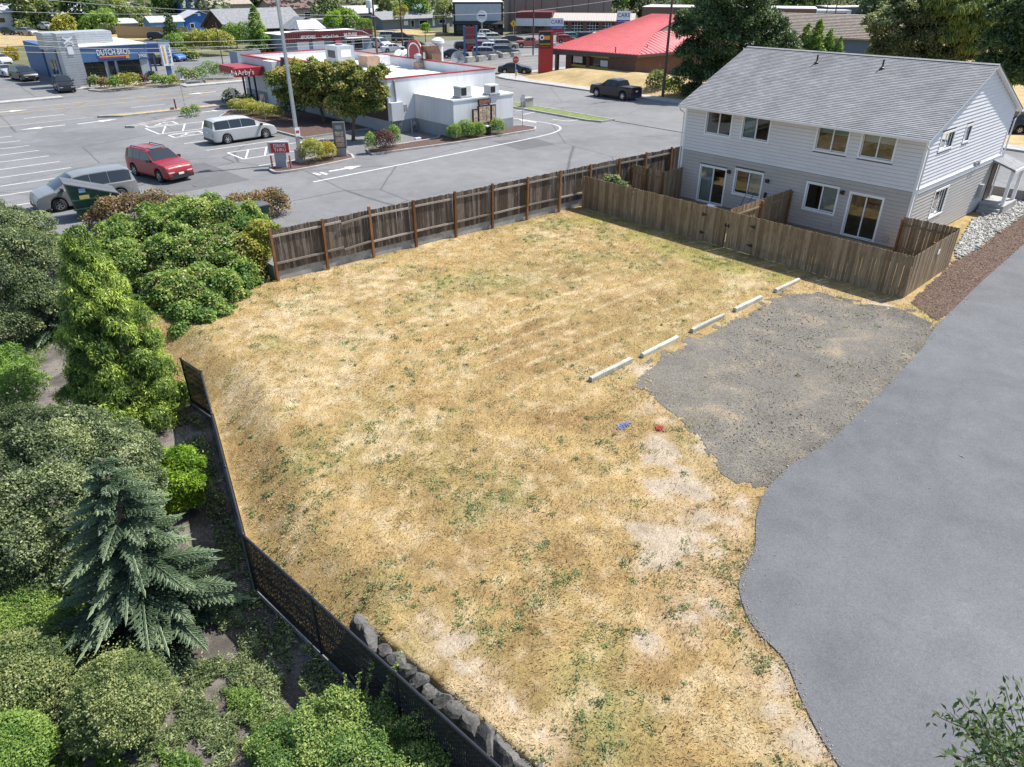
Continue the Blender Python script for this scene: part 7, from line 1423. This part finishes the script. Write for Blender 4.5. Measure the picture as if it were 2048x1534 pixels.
for x, y in ((1231, 100), (1294, 97)): p = A(x, y, 3.9); MB().cyl(p.x, p.y, 3.6, 4.25, .06, 8).build('vent_pipe', black, rs)
bk = bld('brick_store', 'long brown brick building with a pale roof edge behind the red roof', 0, 34, 0, 12, LOT, 5.4, BRICK, 'flat', 0, ROOFW, [], cat='building'); bp_ = A(1260, 58, LOT); bk.location = (132, 106, LOT); bk.rotation_euler = (0, 0, R(-60))
# ---- blue building with tan roof, and the far burger restaurant
bb = bld('blue_building', 'blue building with a ribbed tan roof beyond the duplex', 0, 16, 0, 12, LOT, 4.2, cm((.09, .15, .24)), 'gx', 2.2, SH['tan'], [('S', 2, 4, .5, 2), ('S', 7, 10, .5, 2)], .7, 'building'); bb.location = (97, 56.5, LOT); bb.rotation_euler = (0, 0, R(-78))
for k in range(16): MB().beam((-.7, -.65+k*.42, 4.15+k*.153), (16.7, -.65+k*.42, 4.15+k*.153), .05, .06).build('roof_batten', SH['tan'], bb)
mk = bld('burger_restaurant', 'dark grey far restaurant lettered McDonald\'s', 0, 26, 0, 10, LOT, 4.2, cm((.08, .09, .11)), 'flat', 0, ROOFW, [('S', 2, 6, .5, 2), ('S', 10, 13, .5, 2)], cat='restaurant'); pk = A(1652, 52, LOT); mk.location = (pk.x, pk.y, LOT); mk.rotation_euler = (0, 0, R(-44)); text("McDonald's", 1.3, white, mk, (11, -.15, 3.3), (1, 0, 0), (0, -1, 0)); MB().box(0, 26, -.1, -.005, 2.2, 2.35).build('stripe', cm((.4, .42, .45)), mk)
ws_ = bld('white_store', 'small white shop with a red stripe left of the far dark restaurant', 0, 14, 0, 8, LOT, 3.6, cm((.58, .58, .56)), 'flat', 0, ROOFW, [('S', 2, 5, .4, 1.8), ('S', 8, 11, .4, 1.8)], cat='shop'); pk = A(1582, 54, LOT); ws_.location = (pk.x, pk.y, LOT); ws_.rotation_euler = (0, 0, R(-44)); MB().box(6, 13, -.1, -.01, 2.6, 3.1).build('red_stripe', cm((.45, .03, .03)), ws_); MB().box(3, 9, -.12, -.01, 1.9, 2.4).build('sign_panel', cm((.12, .08, .2)), ws_)
# ================================================================ STREET FURNITURE
def upole(label, px, h, z=LOT, r=.15, arm=None, lean=0):
    p = A(*px, z); t = thing('utility_pole', label, 'utility pole', (p.x, p.y, z)); MB().tube([(0, 0, -.3), (lean, 0, h)], [r, r*.7], 10).build('pole', M('pole_wood', (.11, .07, .05), .9, .35, 5), t, smooth=True)
    if h > 8: MB().box(-1.2, 1.2, -.06, .06, h-.7, h-.55).build('crossarm', M('pole_wood', (.11, .07, .05)), t)
    if arm: MB().tube([(0, 0, arm[1]), (arm[0]*.5, arm[2]*.5, arm[1]+.9), (arm[0], arm[2], arm[1]+1.1)], .05, 6).build('lamp_arm', steel, t); MB().box(arm[0]-.35, arm[0]+.2, arm[2]-.12, arm[2]+.12, arm[1]+1.03, arm[1]+1.15).build('lamp_head', greym, t)
    return t
upole('tall brown utility pole beside the parked pickup', (1325, 196), 12); upole('dark utility pole behind the restaurant with a street light arm', (755, 119), 12, arm=(-3.4, 3.0, 1.6)); upole('dark utility pole right of the street light pole behind the restaurant', (806, 99), 13); upole('thin dark pole at the used car lot corner', (1066, 112), 12, r=.12)
upole('grey pole by the yellow diamond sign', (1030, 80), 14, r=.16, arm=(-3.0, 9.0, 1.5)); upole('slim dark pole beside the bin enclosure', (447, 133), 5.5, r=.07); upole('thin pole behind the duplex roof line', (1636, 112), 9, r=.08); upole('thin grey pole in front of the far dark restaurant', (1664, 60), 12, r=.14)
t = thing('stop_sign', 'red octagonal STOP sign at the corner beyond the restaurant', 'stop sign', (62.9, 69.2, LOT+.13), R(-30)); MB().cyl(0, 0, 0, 2.5, .04, 8).build('post', steel, t); n = 8; oc = MB(); oc.add([(.4*math.cos(math.pi/8+k*math.pi/4), -.06, 2.1+.4*math.sin(math.pi/8+k*math.pi/4)) for k in range(8)]+[(.4*math.cos(math.pi/8+k*math.pi/4), -.04, 2.1+.4*math.sin(math.pi/8+k*math.pi/4)) for k in range(8)], [tuple(range(8)), tuple(range(8, 16))[::-1]]+[(k, (k+1) % 8, (k+1) % 8+8, k+8) for k in range(8)]); oc.build('plate', M('sign_red', (.45, .025, .02)), t); text('STOP', .27, white, t, (0, -.075, 2.1), (1, 0, 0), (0, -1, 0), stretch=.85)
p = A(1031, 152, .75); t = thing('fire_hydrant', 'blue-topped yellow fire hydrant beside the stop sign', 'hydrant', (p.x+.4, p.y+.3, .7)); MB().lathe([(.17, 0), (.13, .06), (.13, .45), (.17, .47)], 12).build('barrel', cm((.5, .4, .04), .5), t, smooth=True); MB().lathe([(.17, .47), (.17, .55), (.1, .68), (.02, .72)], 12).build('bonnet', cm((.03, .12, .45), .5), t, smooth=True); MB().tube([(-.22, 0, .36), (.22, 0, .36)], .06, 8).build('nozzle', cm((.5, .4, .04), .5), t)
for k, (x, y) in enumerate(((942,125),(965,123),(989,120),(1012,117),(1034,115))):
    p = A(x, y, LOT); tag(MB().box(-.7, .7, -.4, .4, 0, .75).build('concrete_block', M('cream_block', (.4, .38, .33), .9, .3, 3, bmp=.4), loc=(p.x, p.y+.3, LOT)), ['leftmost', 'second', 'middle', 'fourth', 'rightmost'][k]+' concrete barrier block in front of the used car lot', 'barrier', 'barrier blocks before the used car lot')
for k in range(5): mark(ULO, [(72+k*3, 90.9), (74.4+k*3, 90.9)], .3, cm((.6, .5, .2)), LOT+.14)
# ================================================================ PARKED CARS
CARS = [('black SUV leaving the coffee shop drive lane','suv','suv',(131,182),-95,(.012,.013,.016)),('black van waiting beside the coffee shop wall','van','minivan',(50,160),-80,(.01,.011,.014)),('silver car behind the black van by the coffee shop','car','sedan',(14,152),-80,(.35,.37,.4)),('white car at the far left in the coffee queue','car','sedan',(4,128),-80,(.5,.52,.55)),
 ('black pickup parked behind the coffee shop','pickup','pickup',(300,132),170,(.012,.012,.013)),('bright blue car behind the coffee shop sign','car','hatch',(349,122),-70,(.05,.14,.4)),('dark green car in front of the tan fence','car','hatch',(318,79),-40,(.015,.02,.02)),('white van on the slope by the brown house','van','minivan',(386,84),-60,(.6,.6,.6)),('blue and white car beside the white van','car','sedan',(418,83),-60,(.1,.15,.3)),
 ('dark green off-roader on the dry lot at upper left','suv','suv',(24,70),-60,(.015,.03,.025)),('grey and white car on the dry lot, middle of three','car','suv',(60,71),-70,(.3,.3,.3)),('white pickup on the dry lot, right of three','pickup','pickup',(95,60),-75,(.55,.55,.55)),
 ('red car in the ranch house carport','car','hatch',(780,55),-30,(.35,.02,.02)),('silver minivan right of the used car office','minivan','minivan',(783,80),-35,(.5,.51,.52)),('black car behind the silver minivan by the office','car','suv',(806,83),-35,(.012,.015,.02)),('white sedan beside the dark pole behind the restaurant','sedan','sedan',(788,104),-20,(.6,.6,.6)),('black minivan behind the restaurant roof','minivan','minivan',(836,103),-38,(.012,.013,.015)),('pale van hidden behind the dark utility pole','van','minivan',(762,95),-90,(.55,.57,.6)),
 ('navy car in front of the used car barrier blocks','car','sedan',(910,116),-40,(.01,.016,.03)),('black hatchback behind the navy car','car','hatch',(932,101),-30,(.012,.012,.014)),('red minivan in the used car row','minivan','minivan',(960,102),-30,(.3,.015,.02)),('grey minivan at the front of the used car row','minivan','minivan',(975,116),-38,(.27,.27,.28)),('white car behind the grey minivan','car','hatch',(985,104),-38,(.6,.6,.6)),('slate grey SUV right of the grey minivan','suv','suv',(1012,112),-38,(.13,.14,.16)),('tan SUV behind the slate grey SUV','suv','suv',(1012,99),-38,(.36,.33,.28)),('white SUV in the second used car row','suv','suv',(968,91),-38,(.6,.6,.6)),('cream off-roader with a black soft top','suv','suv',(993,84),-38,(.5,.48,.42)),('dark car at the back of the used car lot','car','sedan',(1025,84),-38,(.04,.045,.05)),('red and white pickup on big tyres','pickup','pickup',(1060,95),140,(.42,.12,.1)),('light blue car behind the red pylon','car','sedan',(1088,95),-40,(.35,.45,.6)),('red car behind the red roof edge','car','hatch',(1133,86),-40,(.4,.04,.03)),('teal car behind the red roof','car','hatch',(1146,80),-40,(.08,.28,.25)),('black SUV by the repair shop doors','suv','suv',(1178,82),-40,(.02,.02,.025)),('white car by the repair shop doors','car','hatch',(1202,80),-40,(.6,.6,.6)),('silver car in front of the black shop','car','hatch',(975,74),-38,(.45,.46,.47)),('white sedan in front of the black shop, left of two','car','sedan',(950,76),-38,(.55,.56,.57)),
 ('black sports coupe stopping at the junction','car','sedan',(1030,147),-48,(.01,.01,.012)),('dark car parked on the street beyond the porch','car','sedan',(2060,265),-48,(.01,.01,.012))]
for lab, cat_, kd, px, hd, col in CARS:
    p = A(*px, LOT); z = LOT
    car({'minivan': 'minivan', 'suv': 'suv', 'pickup': 'pickup_truck', 'van': 'van', 'sedan': 'sedan'}.get(cat_, 'car'), lab, cat_, kd, (p.x, p.y, z), R(hd), col, 'parked cars in the background', .92, False)
rv = A(640, 58, LOT); t = thing('motorhome', 'white motorhome behind the used car office', 'motorhome', (84, 150, LOT), R(-40)); MB().box(-4.5, 4.5, -1.2, 1.2, .5, 3.2).build('body', cm((.58, .58, .57)), t); MB().box(-4.4, 4.4, -1.23, -1.2, 1.3, 1.5).build('stripe', cm((.2, .22, .26)), t); [MB().box(x, x+1.2, -1.24, -1.2, 1.8, 2.5).build('window', DGLASS, t) for x in (-3.5, -1, 1.8)]; [inst('wheel', wheel_meshes(.41)[0], t, (x, -1.1, .41)) for x in (-2.6, 2.6)]
# ================================================================ WIRES
WIRE = M('wire', (.35, .35, .36), .6, .1)
def wire(label, pts, sag, r=.022):
    P_ = []
    for i in range(len(pts)-1):
        a, b = Vector(pts[i]), Vector(pts[i+1])
        for k in range(13):
            t_ = k/12; P_.append(a.lerp(b, t_)-Vector((0, 0, sag*4*t_*(1-t_))))
    tag(MB().tube(P_, r, 5).build('overhead_wire', WIRE), label, 'wire', 'overhead wires')
def wy(px, py, Y): x, z = onY(px, py, Y); return (x, Y, z)
wire('overhead wire crossing the coffee shop roof, topmost of the long ones', [wy(0, 76, 91), wy(260, 86, 91), wy(745, 70, 98)], .15); wire('overhead wire across the coffee shop fascia', [wy(0, 88, 91.5), wy(300, 97, 91.5), wy(745, 78, 99)], .15); wire('overhead wire just above the coffee shop windows', [wy(0, 103, 91.5), wy(330, 105, 91.5), wy(745, 84, 99)], .1)
wire('thin wire sloping across the trees at upper left', [wy(60, -3, 120), wy(480, 24, 120), wy(760, 30, 130)], .2); wire('thin wire crossing the trees left of the brown house', [wy(0, 22, 120), wy(400, 27, 120)], .2); wire('long thin wire rising over the repair shop toward the top', [wy(742, 33, 101), wy(1030, 25, 101), wy(1230, 0, 101)], .1)
wire('low wire crossing the used car lot', [wy(742, 75, 98), wy(1062, 68, 92), wy(1340, 45, 80)], .3); wire('thin wire at the right in front of the dark fir', [wy(1990, 89, 30), wy(2060, 91, 28)], .02); wire('lower wire at the right beside the gable peak', [wy(2005, 145, 30), wy(2060, 148, 28)], .02)
# ================================================================ BACKGROUND TREES
CROWN = {}
def crown_mesh(leaf, v, conif=False):
    k = (leaf, v, conif)
    if k not in CROWN:
        g = np.random.default_rng(500+v+len(leaf)*7+(50 if conif else 0))
        if conif:
            B = []
            for i in range(16): z = -.95+1.9*i/15; r = .55*(1-(i/16))**.85+.05; a = i*2.4; B.append((math.cos(a)*r*.45, math.sin(a)*r*.45, z, r*.8, r*.8, .16))
        else: B = [(g.uniform(-.5, .5), g.uniform(-.5, .5), g.uniform(-.55, .6), g.uniform(.35, .55)) for _ in range(11)]+[(0, 0, 0, .62)]
        q, u, lv = blob_points(B, 4200, g, .16, .3, .3); m = len(q); nr = n3(u*.8+g.normal(0, .5, (m, 3))+np.array([0, 0, .5])); d = np.cross(nr, g.normal(size=(m, 3)))+u*.3; L = .115*g.lognormal(0, .3, m)*(.8 if conif else 1)
        CROWN[k] = leaf_mesh('crown', q, d, nr, L, L*.6, LF[leaf], np.clip(lv+g.normal(0, .2, m), 0, 1))
    return CROWN[k]
TRK = MB().tube([(0, 0, -.05), (.02, 0, .5), (0, .02, 1)], [.07, .05, .03], 7).mesh('trunk', BARK, True)
def bgtree(label, px, py, rpx, D, leaf, v=0, conif=False, sq=1.0, group='background trees', name=None):
    d = ray(px, py); f = Vector((SY, CY)); k = D/(d.x*f.x+d.y*f.y); c = Vector((d.x*k, d.y*k, HCAM+d.z*k)); dist = (c-Vector((0, 0, HCAM))).length; r = rpx*dist/FPX
    zb = float(far_z(np.array([c.x]), np.array([c.y]))[0]); t = thing(name or ('conifer_tree' if conif else 'broadleaf_tree'), label, 'tree', (c.x, c.y, zb), rnd.uniform(0, 6.28), group)
    h = max(.5, c.z-zb); inst('trunk', TRK, t, (0, 0, 0), (0, 0, 0), (r*1.3, r*1.3, h)); inst('crown', crown_mesh(leaf, v, conif), t, (0, 0, h), (0, 0, 0), (r, r, r*sq))
BT = [('grey-green tree at the top left corner',25,25,48,200,'grey',0,0),('olive tree second from the top left corner',80,40,40,192,'olive',1,0),('grey-green tree above the coffee shop tower',130,22,42,205,'grey',2,0),('large dark round tree above the coffee shop sign',182,38,38,190,'dark',0,0),('olive tree right of the large dark round tree',245,30,30,196,'olive',2,0),('low yellow-green bush above the coffee shop roof',130,62,24,178,'yellow',0,0),('wide green bush left of the tan fence',205,66,32,172,'mid',1,0),('bushy tree in front of the olive house',283,46,22,180,'olive',0,0),('light green tree behind the olive house',330,18,26,235,'mid',0,0),('narrow conifer in front of the tan fence',345,72,30,150,'fir',0,1),('tall dark fir left of the brown house ridge',375,8,60,260,'fir',0,1),('tall dark fir above the brown house ridge',440,5,60,255,'fir',1,1),('dark fir at the top behind the light pole',505,2,50,250,'fir',0,1),('narrow green conifer left of the light pole',514,62,34,128,'mid',1,1),('silvery tree above the used car office',655,25,30,190,'grey',1,0),('round green tree above the street light arm',700,42,24,165,'mid',2,0),('small bright bush behind the used car office',730,55,16,155,'mid',0,0),('leafy plant cluster left of the street light',665,45,18,160,'lime',1,0),('olive tree between the two dark poles at the top',775,14,26,205,'olive',0,0),('green tree above the ranch house roof',835,14,26,200,'mid',2,0),('yellowish bush beside the ranch house roof',800,28,14,185,'yellow',1,0),('tree left of the blank sign board',885,20,20,178,'olive',2,0),('lime tree right of the warehouse',1168,14,24,215,'lime',2,0),('dark tree group behind the repair shop',1220,12,36,225,'dark',1,0),('dark tree above the red roof ridge',1280,10,30,230,'fir',0,0),('light green tree at the top above the brick store',1385,12,26,225,'willow',0,0),('dark tree at the top left of the far restaurant',1600,15,40,270,'dark',2,0),('yellow-green tree above the far restaurant',1700,12,30,300,'lime',0,0),('dark fir between the far restaurant and the olive tree',1745,15,45,160,'fir',1,1),('small plants at the left end of the brown house',400,72,12,140,'mid',2,0),('yellow-topped bush at the brown house front',430,72,12,140,'yellow',2,0),('bush at the middle of the brown house front',470,68,14,140,'olive',1,0),('green bush by the ranch house lawn',850,58,10,150,'lime',0,0),('young upright tree in front of the coffee shop doors',243,140,22,121,'mid',0,1),('yellow shrub at the far left behind the coffee shop',22,118,14,118,'gold',0,0)]
for b in BT: bgtree(b[0], b[1], b[2], b[3], b[4], b[5], b[6], bool(b[7]), 1.0)
# nearer trees behind the duplex
pn = (70, 42.5, .58)
tree('pine_tree', 'very large dark pine behind the left end of the duplex', pn, [(1390,60,2.6),(1430,40,2.6),(1480,40,2.8),(1530,50,2.6),(1400,110,2.6),(1450,90,3.0),(1500,90,3.0),(1550,85,2.4),(1380,150,2.2),(1420,150,2.6),(1470,140,2.6),(1530,125,2.4),(1440,5,2.4),(1490,0,2.4),(1390,185,1.6),(1575,110,1.8)], 46000, .27, 'fir', 401, tr=.45, fork=.35, lump=.45, depth=.25, aspect=.35, lumpsc=1.2)
for k, (x, y, r) in enumerate(((1608, 92, 20), (1632, 88, 22), (1655, 98, 18), (1675, 105, 14))): bgtree(['leftmost', 'second', 'third', 'rightmost'][k]+' young green conifer in the row behind the duplex ridge', x, y, r*1.5, 80, 'mid', k % 3, True, group='young conifers behind the duplex')
tree('olive_tree', 'big dull olive-green tree behind the right half of the duplex roof', (88, 33, .58), [(1770,60,2.5),(1810,40,2.6),(1850,35,2.6),(1780,100,2.6),(1830,85,3.0),(1880,80,2.6),(1920,110,2.2),(1860,120,2.6),(1800,130,2.2),(1910,80,2.2),(1900,140,1.8),(1820,10,2.2)], 40000, .24, 'sage', 402, tr=.35, lump=.35, depth=.22, lumpsc=1.0)
tree('willow_tree', 'weeping willow with hanging light green branches at the upper right', (92, 27, .58), [(1890,20,2.8),(1930,10,3.0),(1965,30,2.6),(1920,50,2.6),(1960,70,2.0),(1985,50,1.8),(1900,70,1.8),(1940,95,1.5)], 26000, .36, 'willow', 403, tr=.4, lump=.5, depth=.25, aspect=.22, droop=2.2, lumpsc=.9)
tree('fir_tree', 'dark spreading fir at the right edge beyond the gable', (86, 17, .58), [(2020,30,2.6),(2050,60,2.8),(2010,90,2.4),(2060,110,2.8),(2030,140,2.4),(1990,130,1.6),(2070,20,3.0),(2075,150,2.4)], 20000, .34, 'fir', 404, tr=.4, lump=.5, depth=.25, aspect=.35, lumpsc=1.1)
tree('lime_shrub', 'bright green bushes under the willow behind the duplex', (80, 24, .58), [(1990,145,1.2),(2015,160,1.3),(2040,165,1.3),(1970,135,1.0)], 2200, .25, 'lime', 405, tr=.08, cat='shrub')
shrub('young_maple', 'yellow-green shrub tips showing over the middle of the duplex ridge', 'shrub', (62.5, 28, LOT), [(62.5, 28, 3.6, 1.4), (63.2, 26.5, 3.4, 1.2), (62, 30, 3.2, 1.2)], 1500, .25, 'yellow', 406)
shrub('arborvitae', 'dark column of clipped evergreen at the right edge beyond the porch', 'hedge', (49.8, 7.0, 0), [(50.0, 7.0, 1.0, .9, .9, 1.3), (50.3, 6.9, 2.2, .7, .7, 1.2), (50.9, 6.4, 1.0, .9, .9, 1.2)], 5200, .1, 'dark', 407, stem=False, lump=.08, depth=.07, aspect=.3)
bush('leafy shrub at the foot of the tall utility pole', (1313, 183), 1.2, 'olive', 408, 900, .2, name='shrub', cat='shrub'); bush('bright green low shrub right of the tall utility pole', (1345, 192), 1.0, 'lime', 409, 800, .18, name='shrub', cat='shrub')
tag(MB().box(-1.6, 1.6, -.3, .3, 0, .8).build('concrete_sign_base', concrete, loc=(64.6, 42.3, LOT), rz=R(-50)), 'low pale concrete block beside the utility pole shrubs', 'block')
# wooded hillside closing the view
g = np.random.default_rng(600); B = []
for k in range(260):
    a = R(48)+g.uniform(-.8, .8); D = g.uniform(228, 330); x, y = math.cos(a)*D, math.sin(a)*D; zb = float(far_z(np.array([x]), np.array([y]))[0]); r = g.uniform(6, 10); B.append((x, y, zb+g.uniform(0, 15), r, r, r*1.3))
q, u, lv = blob_points(B, 60000, g, .15, .4, 4.0); m = len(q); nr = n3(u+g.normal(0, .5, (m, 3))+np.array([0, 0, .4])); L = 1.3*g.lognormal(0, .3, m)
tag(inst('far_wood', leaf_mesh('far_wood', q, np.cross(nr, g.normal(size=(m, 3))), nr, L, L*.6, LF['dark'], np.clip(lv*1.1+g.normal(0, .22, m), 0, 1))), 'dark wooded hillside behind the houses', 'woods', kind='stuff')
